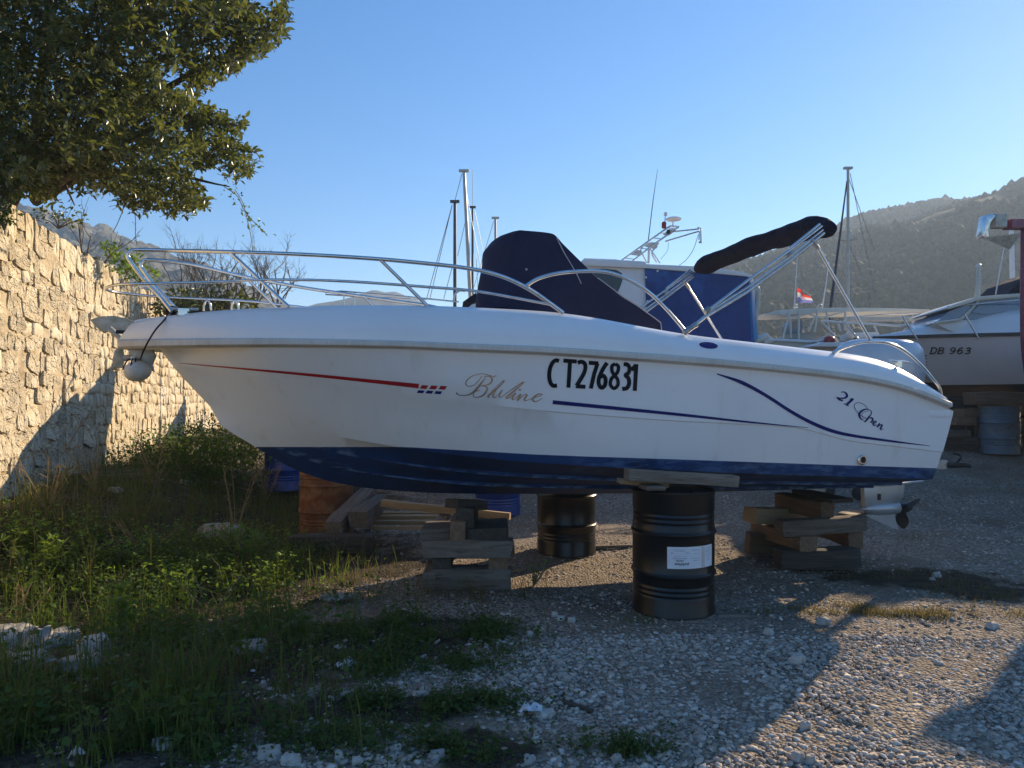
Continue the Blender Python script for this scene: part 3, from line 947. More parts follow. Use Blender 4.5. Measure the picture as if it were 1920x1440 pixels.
# ivy at the top of the wall
def leaf_clump(name, c, r, n, ls, label, cat, m, group=None, stems=6, squash=(1, 1, 1)):
    c = Vector(c)
    e = empty(name, c - Vector((0, 0, r * squash[2])), label, cat, group)
    d = rand_dirs(n) * (rng.random((n, 1)) ** 0.45) * r * np.array(squash)
    bump = np.array([1 + 0.5 * mnoise.noise(Vector(x * 3.0 / max(r, .01))) for x in d])[:, None]
    pos = np.array(c) + d * bump
    leaf_mesh('foliage', pos, d / r + rand_dirs(n) * 0.7, rand_dirs(n) + np.array([0.2, 0, 1.0]), rng.uniform(ls * .7, ls * 1.3, n), rng.uniform(ls * .4, ls * .8, n), m, e)['kind'] = 'stuff'
    b = MB()
    for k in range(stems):
        q = c + Vector(rand_dirs(1)[0] * r * 0.8 * np.array(squash))
        b.tube([c - Vector((0, 0, r * squash[2])), (c + q) / 2 - Vector((0, 0, r * 0.2)), q], [0.008, 0.006, 0.002], 5)
    b.build('stems', 'twig', e, smooth=60)
    return e
leaf_clump('ivy', at(18, 300, 7.0), 0.30, 420, 0.06, 'pale green ivy clump spilling over the wall top under the tree', 'ivy', 'ivy_leaf', squash=(.9, .7, 1.2))
leaf_clump('ivy', at(8, 405, 6.95), 0.14, 110, 0.05, 'small ivy tuft on the wall face below the larger ivy clump', 'ivy', 'ivy_leaf', squash=(.8, .5, 1.0))
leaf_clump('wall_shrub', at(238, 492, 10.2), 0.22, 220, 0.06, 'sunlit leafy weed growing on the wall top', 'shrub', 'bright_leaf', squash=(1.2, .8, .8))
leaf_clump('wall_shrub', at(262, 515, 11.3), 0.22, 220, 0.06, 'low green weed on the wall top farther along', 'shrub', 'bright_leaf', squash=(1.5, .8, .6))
leaf_clump('wall_shrub', at(208, 468, 9.6), 0.12, 90, 0.05, 'small green sprig at the wall edge beside the first bare twig', 'shrub', 'bright_leaf')
leaf_clump('wall_shrub', at(110, 405, 8.6), 0.25, 140, 0.05, 'dark dry tangle hanging at the foot of the evergreen trunk', 'shrub', 'leaf', squash=(1.5, .8, .6))

# bare shrubs behind the wall
def bare_shrub(name, base, ends, label, r0=0.02, m='twig', levels=3, group=None, cat='shrub'):
    base = Vector(base)
    e = empty(name, base, label, cat, group)
    b = MB()
    def grow(p, d, ln, r, lev):
        q = p + d * ln
        mid = (p + q) / 2 + Vector(rand_dirs(1)[0]) * ln * 0.08
        b.tube([p, mid, q], [r, r * 0.8, r * 0.55], 5, cap=False)
        if lev == 0:
            return
        for k in range(random.choice([2, 3, 3])):
            t = random.uniform(0.35, 1.0)
            s = p + (q - p) * t
            nd = (d * 0.9 + Vector(rand_dirs(1)[0]) * 0.75 + Vector((0, 0, 0.25))).normalized()
            grow(s, nd, ln * random.uniform(0.5, 0.75), r * 0.55, lev - 1)
    for en in ends:
        d = Vector(en) - base
        grow(base, d.normalized(), d.length * 0.6, r0, levels)
    b.build('branches', m, e)
    return e
for k, (x, lab) in enumerate([(385, 'bare twiggy shrub behind the wall nearest the pulpit loop'), (430, 'bare twiggy shrub between two others under the top rail'), (475, 'tall bare twiggy shrub behind the bow rail'), (520, 'bare spreading shrub at the end of the shrub row'), (345, 'bare twiggy shrub right behind the wall corner')]):
    Y = 12.5 + k * 0.35
    bse = at(x, 585, Y)
    bare_shrub('bare_shrub', bse, [at(x - 40, 480 + 8 * k % 20, Y), at(x - 8, 455, Y + .3), at(x + 25, 462, Y - .3), at(x + 52, 495, Y)], lab, 0.018, levels=4, group='bare shrubs behind the bow rail')
bare_shrub('bare_shrub', wall_pt(3.2, WALL_TOP - .05, -.2), [wall_pt(3.1, WALL_TOP + .9, -.3), wall_pt(3.3, WALL_TOP + .7, -.1)], 'thin upright bare twig on the wall top', 0.012, levels=2)
bare_shrub('bare_shrub', wall_pt(3.8, WALL_TOP - .05, -.2), [at(262, 418, 10.5), at(225, 455, 10.4)], 'forked bare twig leaning from the wall top towards the bow', 0.014, levels=2)
leaf_clump('evergreen_bush', at(400, 572, 13.0), 0.6, 1100, 0.09, 'dark evergreen bush low behind the bow rail', 'bush', 'leaf', squash=(1.3, .8, .6))
leaf_clump('evergreen_bush', at(330, 575, 12.2), 0.4, 500, 0.08, 'rounded dark bush hard against the wall corner', 'bush', 'leaf', squash=(1.0, .8, .7))
# ------------------------------------------------------------------ the motorboat
PSI = math.radians(15)
EU = Vector((math.cos(PSI), math.sin(PSI), 0))
EV = Vector((math.sin(PSI), -math.cos(PSI), 0))      # towards the camera side
BOW = Vector((-2.86, 5.18, 0))
LB = 6.35

def W(u, v, z):
    p = BOW + EU * u + EV * v
    return Vector((p.x, p.y, z))

def loc_uv(p):
    d = Vector((p[0] - BOW.x, p[1] - BOW.y, 0))
    return d.dot(EU), d.dot(EV)

def hit(px, py, vf):
    """meet of the sight line through a photo pixel with the boat surface v = vf(u, z)"""
    lo, hi = 2.5, 10.0
    for _ in range(48):
        m = (lo + hi) / 2
        p = at(px, py, m)
        u, v = loc_uv(p)
        if v > vf(u, p.z):
            lo = m
        else:
            hi = m
    p = at(px, py, (lo + hi) / 2)
    u, v = loc_uv(p)
    return u, v, p.z

def hb(u):
    s = min(max(u / 3.1, 0.0), 1.0)
    w = 0.03 + 1.11 * (1 - (1 - s) ** 2.7)
    if u > 4.0:
        w -= 0.05 * ((u - 4.0) / 2.4) ** 2
    return w

def curve_from_px(pts, vf):
    a = sorted([hit(x, y, vf) for x, y in pts])
    return np.array(a)           # columns u, v, z

def smooth_arr(y, k=2, times=3):
    y = np.array(y, dtype=float)
    for _ in range(times):
        z = y.copy()
        z[1:-1] = 0.25 * y[:-2] + 0.5 * y[1:-1] + 0.25 * y[2:]
        y = z
    return y

NS = 72
def row(pts, vf, u0=None, u1=None, vfun=None, sm=4):
    """a longitudinal row of NS points (u, v, z) fitted to photo pixels"""
    a = curve_from_px(pts, vf)
    s0 = a[0, 0] if u0 is None else u0
    s1 = a[-1, 0] if u1 is None else u1
    t = np.linspace(0, 1, NS)
    t = t * 0.75 + 0.25 * t ** 1.8
    u = s0 + (s1 - s0) * t
    z = smooth_arr(np.interp(u, a[:, 0], a[:, 2]), times=sm)
    g = vfun if vfun else (lambda uu, zz: vf(uu, zz))
    v = np.array([g(uu, zz) for uu, zz in zip(u, z)])
    return np.stack([u, v, z], 1)

railv = lambda u, z: hb(u)
R_TOP = row([(231, 636), (330, 635), (500, 634), (640, 636), (760, 639), (860, 643.5), (1000, 648.5), (1060, 651.5), (1180, 660), (1260, 665), (1420, 680), (1560, 695), (1640, 707), (1700, 721), (1750, 739), (1795, 759)], railv, u0=0.0, u1=LB)
R_BOT = row([(231, 653), (330, 651), (500, 649), (640, 650), (760, 652), (860, 657), (1000, 662.5), (1060, 665.5), (1180, 674.5), (1260, 680), (1420, 692.5), (1560, 707), (1640, 718), (1700, 732), (1750, 751), (1795, 770)], railv, u0=0.0, u1=LB)
deckv = lambda u, z: max(hb(u) - 0.17 * min(1, 0.25 + u / 1.6), 0.02)
D_EDGE = row([(252, 606), (268, 599), (330, 590), (400, 583), (500, 577), (620, 573), (800, 573), (900, 577), (1000, 582), (1060, 587), (1130, 598), (1200, 612), (1290, 628), (1420, 643), (1500, 652), (1600, 664), (1655, 674), (1690, 690), (1720, 712), (1750, 738), (1788, 764)], deckv, u0=0.10, u1=LB - 0.06, sm=4)
ST_U = 0.27        # where the stem meets the underside of the rub rail
def topv(u, z):
    q = min(max((u - ST_U) / 0.75, 0.0), 1.0)
    return (hb(u) - 0.035) * q ** 0.55
T_PX = [(292, 654), (330, 653), (500, 652), (640, 653), (760, 655), (860, 660), (1000, 665.5), (1060, 668.5), (1180, 677), (1260, 682.5), (1420, 695), (1560, 710), (1640, 721), (1700, 735), (1750, 754), (1788, 771)]
T_ROW = row(T_PX, topv, u0=ST_U)
CH_U0 = 0.62
def chv(u, z):
    q = min(max((u - CH_U0) / 3.3, 0.0), 1.0)
    return 0.985 * (1 - (1 - q) ** 2.1) - (0.03 * max(0, u - 4.5) / 1.8)
CH_PX = [(340, 745), (400, 765), (480, 786), (560, 803), (650, 822), (745, 838), (800, 846), (868, 855), (1008, 868), (1165, 877), (1290, 883), (1380, 887), (1500, 891), (1620, 895), (1748, 898)]
CH_ROW = row(CH_PX, chv, u0=CH_U0)
# knuckle between rail and chine
def row_at(R, u, col):
    return float(np.interp(u, R[:, 0], R[:, col]))
def knv(u, z):
    zt, zc = row_at(T_ROW, u, 2), row_at(CH_ROW, u, 2)
    vt, vc = row_at(T_ROW, u, 1), row_at(CH_ROW, u, 1)
    t = min(max((z - zc) / max(zt - zc, 1e-3), 0), 1)
    return vc + (vt - vc) * t + 0.035 * math.sin(t * math.pi) * min(1, max(0, (u - 0.5)) / 1.5)
KN_PX = [(297, 684), (360, 688), (440, 698), (560, 714), (640, 725), (760, 741), (860, 754), (1020, 770), (1160, 781), (1260, 788), (1400, 795), (1490, 800), (1530, 808), (1570, 821), (1610, 829), (1660, 834), (1700, 839), (1768, 847)]
KN_ROW = row(KN_PX, knv, u0=0.36, sm=1)
KN_ROW[0, 1] = 0.012
T_ROW[0, 1] = 0.012
CH_ROW[0, 1] = 0.012
# keel and stem
K_PX = [(350, 748), (400, 788), (440, 815), (480, 838), (520, 864), (560, 884), (620, 904), (700, 917), (800, 924), (900, 926), (1100, 926), (1300, 923), (1450, 919), (1640, 913)]
KEEL = row(K_PX, lambda u, z: 0.0, u0=CH_U0 + 0.01, u1=CH_ROW[-1, 0] - 0.06, sm=2)
KEEL[0] = CH_ROW[0] - np.array([0, 0, 0.004])
KEEL[:, 1] = 0.0

def lerp_row(a, b, t):
    return a + (b - a) * t
def off(R, dv=0.0, dz=0.0):
    q = R.copy()
    q[:, 1] = np.maximum(q[:, 1] + dv, 0.0)
    q[:, 2] += dz
    return q
amp = np.clip((np.linspace(0, 1, NS) - 0.20) * 5, 0, 1)
def strake(f):
    b = lerp_row(KEEL, CH_ROW, f)
    b1 = lerp_row(KEEL, CH_ROW, f + 0.045)
    lo = b1.copy(); lo[:, 2] -= 0.028 * amp; lo[:, 2] = np.minimum(lo[:, 2], b1[:, 2])
    b2 = lerp_row(KEEL, CH_ROW, f + 0.055)
    return [b, lo, b2]
ch_flat = CH_ROW.copy(); ch_flat[:, 1] = np.maximum(ch_flat[:, 1] - 0.05 * amp, 0); ch_flat[:, 2] -= 0.012 * amp
kn_hi = KN_ROW
kn_lo = off(KN_ROW, -0.009, -0.008)
mid1 = lerp_row(T_ROW, KN_ROW, 0.5); mid1[:, 1] += 0.004
mid2 = lerp_row(kn_lo, CH_ROW, 0.5); mid2[:, 1] += 0.006
q1 = lerp_row(mid2, CH_ROW, 0.55)
rows_side = [T_ROW, mid1, kn_hi, kn_lo, mid2, q1, CH_ROW, ch_flat] + strake(0.64)[::-1] + [lerp_row(KEEL, CH_ROW, 0.5)] + strake(0.32)[::-1] + [KEEL]

boat = empty('motorboat', W(3.2, 0, gz(0.3, 6.0)), 'white open motorboat with blue bottom propped on drums and timber', 'boat')

def side_pts(R, sgn):
    return [W(r[0], sgn * r[1], r[2]) for r in R]

# finer stations for a crisp boot line come from a per-vertex attribute
hm = MB()
for sgn in (1, -1):
    hm.grid([side_pts(R, sgn) for R in rows_side])
endl = [W(R[-1][0], R[-1][1], R[-1][2]) for R in rows_side]
endr = [W(R[-1][0], -R[-1][1], R[-1][2]) for R in rows_side]
nE = len(endl)
hm.add(endl + endr, [(k, k + 1, nE + k + 1, nE + k) for k in range(nE - 1)])
hull = hm.build('hull', 'painted_hull', boat, smooth=32, merge=True)
BOOT = np.array([(hit(x, y, lambda u, z: knv(u, z))[0], hit(x, y, lambda u, z: knv(u, z))[2]) for x, y in [(760, 838), (900, 846), (1000, 852), (1100, 856), (1200, 859), (1400, 866), (1600, 873), (1757, 878)]])
bow_boot = [(hit(x, y, lambda u, z: 0.0)[0], hit(x, y, lambda u, z: 0.0)[2]) for x, y in [(480, 838)]]
bu = np.concatenate([[0.0, bow_boot[0][0]], BOOT[:, 0]]); bz = np.concatenate([[bow_boot[0][1] + 0.02, bow_boot[0][1]], BOOT[:, 1]])
vals, wears = [], []
oo = origin_of(boat)
for v in hull.data.vertices:
    p = Vector(v.co) + oo
    u, vv = loc_uv(p)
    vals.append(p.z - float(np.interp(u, bu, bz)))
a_ = hull.data.attributes.new('boot', 'FLOAT', 'POINT'); a_.data.foreach_set('value', vals)
# worn antifouling on the strake edges and the chine
wv = []
lowrows = [strake(0.64)[1], strake(0.32)[1]]
for v in hull.data.vertices:
    p = Vector(v.co) + oo
    u, vv = loc_uv(p)
    w = 0.0
    for R in lowrows:
        zz = row_at(R, u, 2); v2 = row_at(R, u, 1)
        if abs(p.z - zz) < 0.006 and abs(abs(vv) - v2) < 0.012:
            w = 1.0
    zc = row_at(CH_ROW, u, 2)
    if -0.02 < p.z - zc < 0.12 and u > 3.2 and vv > 0.5:
        w = max(w, 0.4)
    wv.append(w)
a_ = hull.data.attributes.new('wear', 'FLOAT', 'POINT'); a_.data.foreach_set('value', wv)

# rub rail (around the bow)
rr_out = lerp_row(R_TOP, R_BOT, 0.5); rr_out[:, 1] += 0.022
rt = off(R_TOP, -0.004, 0.0); rb_ = off(R_BOT, -0.004, 0)
lip_rows = [off(R_TOP, -0.03, 0.004), rt, off(lerp_row(R_TOP, R_BOT, 0.2), 0.02), rr_out, off(lerp_row(R_TOP, R_BOT, 0.8), 0.02), rb_, off(R_BOT, -0.02, -0.004), T_ROW]
rm = MB()
def around(R):
    near = [W(r[0], r[1], r[2]) for r in R[::-1]]
    far = [W(r[0], -r[1], r[2]) for r in R]
    return near + far
rm.grid([around(R) for R in lip_rows[:-1]])
rm.build('rub_rail', 'rubber_rail', boat, smooth=40, merge=True)
# moulding between the rail and the topsides (underside at the bow)
um = MB()
um.grid([around(lip_rows[-2]), around(T_ROW)])
um.build('rail_underside', 'gelcoat', boat, smooth=50)

# deck: coaming panel from rail to deck edge, foredeck, side decks and cockpit
dm = MB()
bul = lerp_row(R_TOP, D_EDGE, 0.5); bul[:, 1] += 0.035 * np.clip(bul[:, 0] / 1.2, 0.2, 1)
bul2 = lerp_row(R_TOP, D_EDGE, 0.82); bul2[:, 1] += 0.028 * np.clip(bul2[:, 0] / 1.2, 0.2, 1); bul2[:, 2] += 0.006
bul1 = lerp_row(R_TOP, D_EDGE, 0.22); bul1[:, 1] += 0.02 * np.clip(bul1[:, 0] / 1.2, 0.2, 1)
inr = D_EDGE.copy(); inr[:, 1] = np.maximum(inr[:, 1] - 0.20, 0.0); inr[:, 2] += np.where(inr[:, 0] < 2.9, 0.012, 0.0)
dm.grid([around(off(R_TOP, -0.02, 0.0)), around(bul1), around(bul), around(bul2), around(D_EDGE), around(inr)])
fore = [r for r in inr if r[0] < 2.75]
dm.grid([[W(r[0], r[1] * q, r[2] + 0.02 * (1 - q * q)) for q in (1, .5, 0, -.5, -1)] for r in fore])
dm.build('deck', 'gelcoat', boat, smooth=45, merge=True)
cm = MB()
aft = [r for r in inr if r[0] >= 2.7]
FLOOR = 1.10
for s in (1, -1):
    cm.grid([[W(r[0], s * r[1], r[2] - 0.002) for r in aft], [W(r[0], s * (r[1] - 0.02), FLOOR) for r in aft]])
cm.grid([[W(r[0], q * (r[1] - 0.02), FLOOR) for q in (1, -1)] for r in aft])
cm.add([W(aft[0][0], aft[0][1], aft[0][2]), W(aft[0][0], -aft[0][1], aft[0][2]), W(aft[0][0], -aft[0][1], FLOOR), W(aft[0][0], aft[0][1], FLOOR)], [(0, 1, 2, 3)])
cm.build('cockpit', 'gelcoat', boat, smooth=40)
# swim step brackets at the stern
sm_ = MB()
for s in (1, -1):
    e = R_BOT[-1]
    sm_.box(W(e[0] - 0.07, s * (e[1] - 0.17), e[2] - 0.05), (0.22, 0.28, 0.06), Matrix.Rotation(PSI, 3, 'Z'))
    sm_.box(W(e[0] - 0.13, s * (e[1] - 0.19), e[2] - 0.11), (0.18, 0.24, 0.07), Matrix.Rotation(PSI, 3, 'Z'))
sm_.box(W(R_BOT[-1][0] - 0.03, 0, R_BOT[-1][2] - 0.06), (0.16, 1.7, 0.06), Matrix.Rotation(PSI, 3, 'Z'))
sm_.build('stern_step', 'gelcoat', boat, bevel=0.012, smooth=40)

# lettering and stripes laid on the topsides
def side_v(u, z):
    rows_ = [T_ROW, mid1, kn_hi, kn_lo, mid2, q1, CH_ROW]
    zs = [row_at(R, u, 2) for R in rows_]
    vs = [row_at(R, u, 1) for R in rows_]
    if z >= zs[0]: return vs[0]
    for k in range(len(zs) - 1):
        if zs[k + 1] <= z <= zs[k] + 1e-9:
            t = (zs[k] - z) / max(zs[k] - zs[k + 1], 1e-6)
            return vs[k] + (vs[k + 1] - vs[k]) * t
    return vs[-1]
def on_side(px, py, o=0.0035):
    u, v, z = hit(px, py, side_v)
    return W(u, side_v(u, z) + o, z)
def ribbon(mb, pts, widths, n=None, o=0.0035, mi=0, smooth=True, proj_f=None):
    """a painted stroke along photo pixels with a width in pixels"""
    pf = proj_f or on_side
    P_ = [np.array(p, dtype=float) for p in (smooth_path(pts, n or 6 * len(pts)) if smooth and len(pts) > 2 else pts)]
    m = len(P_)
    if not isinstance(widths, (list, tuple)): widths = [widths, widths]
    ww = np.interp(np.linspace(0, 1, m), np.linspace(0, 1, len(widths)), widths)
    L_, R_ = [], []
    for i in range(m):
        d = P_[min(i + 1, m - 1)] - P_[max(i - 1, 0)]
        d = d / (np.linalg.norm(d) + 1e-9)
        nn = np.array([-d[1], d[0]])
        L_.append(pf(*(P_[i] + nn * ww[i] / 2), o)); R_.append(pf(*(P_[i] - nn * ww[i] / 2), o))
    mb.grid([L_, R_], mi=mi)
def pxpoly(mb, quad, nseg=1, o=0.0035, mi=0, pf=None):
    pf = pf or on_side
    mb.add([pf(x, y, o) for x, y in quad], [tuple(range(len(quad)))], mi)

b = MB(); ribbon(b, [(336, 681), (450, 691), (560, 701), (670, 712), (785, 724)], [0.8, 3.2, 5.0, 6.2, 8.5], 40)
for k in range(3):
    x = 788 + k * 17.5; y = 724 + k * 0.7
    q_ = MB(); pxpoly(q_, [(x + 3, y - 2), (x + 15, y - 1.2), (x + 11, y + 5.4), (x - 1, y + 4.6)]); q_.build('red_block', 'red_vinyl', boat)
b.build('red_stripe', 'red_vinyl', boat)
for k in range(3):
    b = MB()
    x = 782 + k * 16.5; y = 731.5 + k * 0.8
    pxpoly(b, [(x + 2.5, y), (x + 14, y + .8), (x + 11, y + 6), (x - 1, y + 5.2)])
    b.build('blue_block', 'navy_vinyl', boat)
b = MB(); ribbon(b, [(1036, 754), (1160, 766), (1280, 778), (1400, 791), (1515, 802)], [7.5, 6.5, 5.5, 3.5, 0.8], 40)
b.build('blue_stripe', 'navy_vinyl', boat)
b = MB(); ribbon(b, [(1344, 701), (1390, 717), (1435, 741), (1480, 770), (1520, 792), (1560, 808), (1600, 817), (1670, 827), (1743, 836)], [2, 7, 6, 6, 6.5, 6.5, 5.5, 4, 0.8], 70)
b.build('blue_swoosh', 'navy_vinyl', boat)

# registration number, condensed black letters
def glyph(mb, ch, x, y, w, h, sw, shear, slope, pf=None):
    """strokes in a unit box (0..1, y down)"""
    S = {
        'C': [[(1.0, .07), (.72, .05), (.42, .14), (.2, .36), (.17, .64), (.34, .88), (.62, .97), (.95, .95)]],
        'T': [[(0.0, .06), (1.0, .06)], [(.5, .0), (.5, 1.0)]],
        '2': [[(.14, .10), (.42, .05), (.72, .10), (.82, .26), (.70, .48), (.42, .72), (.16, .93)], [(.10, .94), (.92, .94)]],
        '7': [[(.08, .06), (.95, .06)], [(.86, .06), (.62, .45), (.40, 1.0)]],
        '6': [[(.85, .02), (.50, .28), (.22, .60), (.24, .82), (.50, .95), (.78, .84), (.80, .62), (.58, .50), (.30, .56)]],
        '8': [[(.50, .05), (.76, .14), (.72, .34), (.50, .47), (.24, .62), (.20, .82), (.50, .95), (.80, .82), (.76, .62), (.50, .47), (.28, .34), (.24, .14), (.50, .05)]],
        '3': [[(.20, .05), (.55, .06), (.78, .18), (.70, .36), (.45, .45), (.74, .56), (.82, .76), (.62, .92), (.20, .96)]],
        '1': [[(.18, .24), (.60, .03)], [(.62, .0), (.62, 1.0)]],
    }
    for st in S[ch]:
        pts = [(x + a * w + (1 - bb) * shear * h + 0 * slope, y + bb * h + slope * (a * w)) for a, bb in st]
        ribbon(mb, pts, sw, None if len(pts) < 3 else 5 * len(pts), proj_f=pf, smooth=len(pts) > 3, o=0.004)
b = MB()
specs = [('C', 1025, 672, 20, 52), ('T', 1053, 673, 25, 53), ('2', 1077, 675, 22, 52), ('7', 1099, 677, 21, 51), ('6', 1117, 678, 21, 51), ('8', 1139, 679, 23, 51), ('3', 1162, 680, 20, 51), ('1', 1178, 682, 19, 50)]
for ch, x, y, w, h in specs:
    glyph(b, ch, x, y, w, h, 7.6 if ch not in '8' else 6.6, 0.06, 0.07)
b.build('registration_number', 'black_vinyl', boat)

# script name and model name drawn as pen strokes
b = MB()
sx = lambda L_: [(840 + x / 5.053, 680 + y / 5.05) for x, y in L_]
ribbon(b, sx([(455, 122), (430, 132), (400, 122), (330, 106), (250, 118), (185, 160), (168, 200), (190, 222), (240, 215), (290, 170), (320, 125)]), [1.0, 1.6, 1.2, 1.2, 1.4, 1.8, 1.6, 1.4, 1.2, 1.2, 1.0], 50)
ribbon(b, sx([(352, 140), (310, 200), (260, 260), (205, 300), (140, 312), (95, 302), (78, 285)]), [1.4, 3.2, 4.0, 2.6, 1.4, 1.4, 2.6], 40)
ribbon(b, sx([(340, 130), (390, 130), (418, 155), (400, 195), (350, 215), (310, 220), (360, 225), (368, 260), (330, 310), (275, 328), (240, 318), (250, 280), (300, 260)]), [1.2, 1.6, 2.8, 2.6, 1.4, 1.0, 2.0, 3.2, 2.6, 1.6, 1.4, 1.2, 1.0], 60)
def loops(L_, wd):
    ribbon(b, sx(L_), wd, 8 * len(L_))
loops([(392, 300), (450, 232), (515, 178), (532, 170), (520, 190), (450, 255), (390, 306), (378, 326), (395, 330)], [0.6, 0.9, 1.4, 1.2, 1.8, 3.0, 3.4, 2.4, 0.8])
loops([(456, 260), (432, 292), (424, 316), (438, 330), (464, 316), (500, 270)], [1.6, 2.4, 2.6, 1.6, 0.8, 0.8])
loops([(516, 256), (494, 290), (484, 316), (494, 331), (514, 322)], [1.6, 2.4, 2.6, 1.6, 0.8])
loops([(510, 320), (590, 265), (690, 195), (718, 184), (690, 212), (600, 290), (550, 330), (565, 342)], [1.2, 1.6, 2.0, 1.4, 2.2, 3.6, 3.0, 1.2])
loops([(565, 342), (610, 310), (640, 290), (612, 325), (608, 348), (630, 345)], [1.2, 1.4, 2.4, 3.2, 2.4, 1.2])
loops([(672, 260), (682, 256), (690, 262)], [2.2, 3.0, 2.2])
loops([(630, 345), (668, 310), (690, 300), (668, 335), (658, 358), (700, 318), (740, 300), (745, 315), (722, 345), (730, 360), (760, 352)], [1.2, 1.4, 2.4, 3.2, 2.6, 1.2, 2.0, 2.8, 3.2, 2.2, 1.2])
loops([(760, 352), (810, 335), (870, 315), (890, 302), (865, 296), (825, 315), (800, 345), (815, 366), (850, 362), (890, 335)], [1.2, 1.4, 1.6, 1.6, 1.8, 3.0, 3.4, 2.4, 1.4, 1.0])
b.build('script_name', 'silver_vinyl', boat)
b = MB()
sy = lambda L_: [(1520 + x / 6.857, 700 + y / 6.855) for x, y in L_]
ribbon(b, sy([(388, 245), (420, 238), (455, 262), (462, 296), (430, 318), (375, 318), (328, 308)]), [1.32, 1.98, 3.63, 4.29, 2.97, 1.98, 1.32], 40)
ribbon(b, sy([(330, 306), (365, 335), (410, 352)]), [2.31, 3.63, 2.64], 16)
ribbon(b, sy([(545, 325), (505, 362), (462, 398)]), [3.96, 4.62, 4.62], 12)
ribbon(b, sy([(500, 330), (545, 326)]), 1.8)
ribbon(b, sy([(425, 388), (485, 420)]), 1.8)
ribbon(b, sy([(735, 460), (690, 405), (620, 378), (570, 390), (558, 430), (590, 490), (640, 540), (700, 568)]), [0.79, 0.92, 0.92, 1.06, 1.06, 0.92, 0.79, 0.66], 50)
ribbon(b, sy([(760, 470), (700, 462), (645, 490), (620, 530), (640, 580), (680, 605)]), [0.99, 2.31, 3.96, 4.29, 2.64, 0.99], 40)
ribbon(b, sy([(760, 470), (780, 500), (765, 540), (720, 575), (670, 570), (655, 530), (690, 495), (740, 490)]), [1.32, 1.72, 1.58, 1.06, 0.79, 0.79, 0.79, 0.66], 50)
ribbon(b, sy([(755, 545), (725, 590), (688, 628)]), [2.64, 3.3, 2.64], 14)
ribbon(b, sy([(740, 575), (780, 572), (795, 595), (775, 630), (760, 622)]), [1.32, 2.64, 3.3, 1.98, 1.32], 24)
ribbon(b, sy([(790, 640), (830, 638), (838, 618), (812, 622), (800, 650), (815, 668), (845, 662)]), [0.99, 1.32, 1.98, 2.64, 3.3, 2.31, 0.99], 30)
ribbon(b, sy([(885, 640), (868, 668), (850, 692)]), [2.31, 3.3, 3.3], 12)
ribbon(b, sy([(862, 680), (895, 662), (915, 668), (898, 700), (895, 720), (932, 714)]), [0.99, 1.98, 2.97, 3.3, 2.31, 0.79], 30)
b.build('model_name', 'navy_vinyl', boat)

# oval badge on the coaming
def panel_v(u, z):
    zs = [row_at(R, u, 2) for R in (D_EDGE, bul2, bul, bul1, R_TOP)]
    vs = [row_at(R, u, 1) for R in (D_EDGE, bul2, bul, bul1, R_TOP)]
    return float(np.interp(z, zs[::-1], vs[::-1]))
def on_panel(px, py, o=0.004):
    u, v, z = hit(px, py, panel_v)
    return W(u, panel_v(u, z) + o, z)
b = MB()
ring = [(1328 + 17.5 * math.cos(a) + 1.5 * math.sin(a), 647.5 + 6.2 * math.sin(a) + 1.2 * math.cos(a)) for a in np.linspace(0, 2 * math.pi, 28)[:-1]]
b.add([on_panel(1328, 647.5)] + [on_panel(x, y) for x, y in ring], [(0, 1 + k, 1 + (k + 1) % 27) for k in range(27)])
b.build('oval_badge', 'navy_vinyl', boat)

# through-hull outlet
c = on_side(1615, 862, 0.0)
Rn = Matrix((EU, Vector((0, 0, 1)), EV)).transposed()
b = MB()
b.lathe([(0.042, -0.01), (0.042, 0.012), (0.034, 0.02), (0.026, 0.02), (0.024, 0.004)], c, seg=24, R=Rn)
th = b.build('outlet', 'steel', boat, smooth=40)
MB().lathe([(0.0235, 0.0), (0.0235, 0.006)], c, seg=20, R=Rn).build('outlet_hole', 'dark_metal', th)

# ------------------------------------------------------------------ rails
def rail_v(u, z):
    return max(hb(u) - 0.14, 0.19 if u < 0.8 else 0.0)
def rail_path(pts, vf=rail_v):
    return [hit(x, y, vf) for x, y in pts]
def rail_both(name, uvz, r, parent, n=60, smooth=True, mat_='steel'):
    for s in (1, -1):
        P_ = [W(u, s * v, z) for u, v, z in uvz]
        MB().tube(smooth_path(P_, n) if smooth and len(P_) > 2 else P_, r, 10).build(name, mat_, parent, smooth=60)
br = [(322, 584), (300, 556), (265, 518), (246, 492), (239, 480), (245, 471), (262, 468.5), (330, 470), (430, 472.5), (560, 477), (700, 485), (800, 494), (870, 502), (920, 512), (960, 526), (1000, 547), (1030, 568), (1056, 587)]
rail_both('bow_rail', rail_path(br), 0.0145, boat, 110)
rail_both('grab_rail', rail_path([(986, 536), (1010, 522), (1050, 512), (1100, 508.5), (1140, 511), (1180, 525), (1215, 547), (1245, 575), (1270, 603), (1287, 624)]), 0.0135, boat, 60)
for (x0, y0, x1, y1) in [(432, 473, 541, 575), (712, 486, 800, 572)]:
    rail_both('stanchion', rail_path([(x0, y0), (x1, y1)]), 0.0125, boat)
near_mid = rail_path([(1034, 571), (900, 547), (800, 538), (640, 527), (500, 524.5), (420, 528)])
um_, vm_, zm_ = near_mid[-1]
front = [(0.28, 0.34, 2.325), (0.06, 0.25, 2.325), (-0.06, 0.10, 2.32), (-0.08, 0.0, 2.32)]
full = near_mid + front
full = [W(*p) for p in full] + [W(p[0], -p[1], p[2]) for p in full[::-1][1:]]
MB().tube(smooth_path(full, 130), 0.010, 8).build('mid_rail', 'steel', boat, smooth=60)
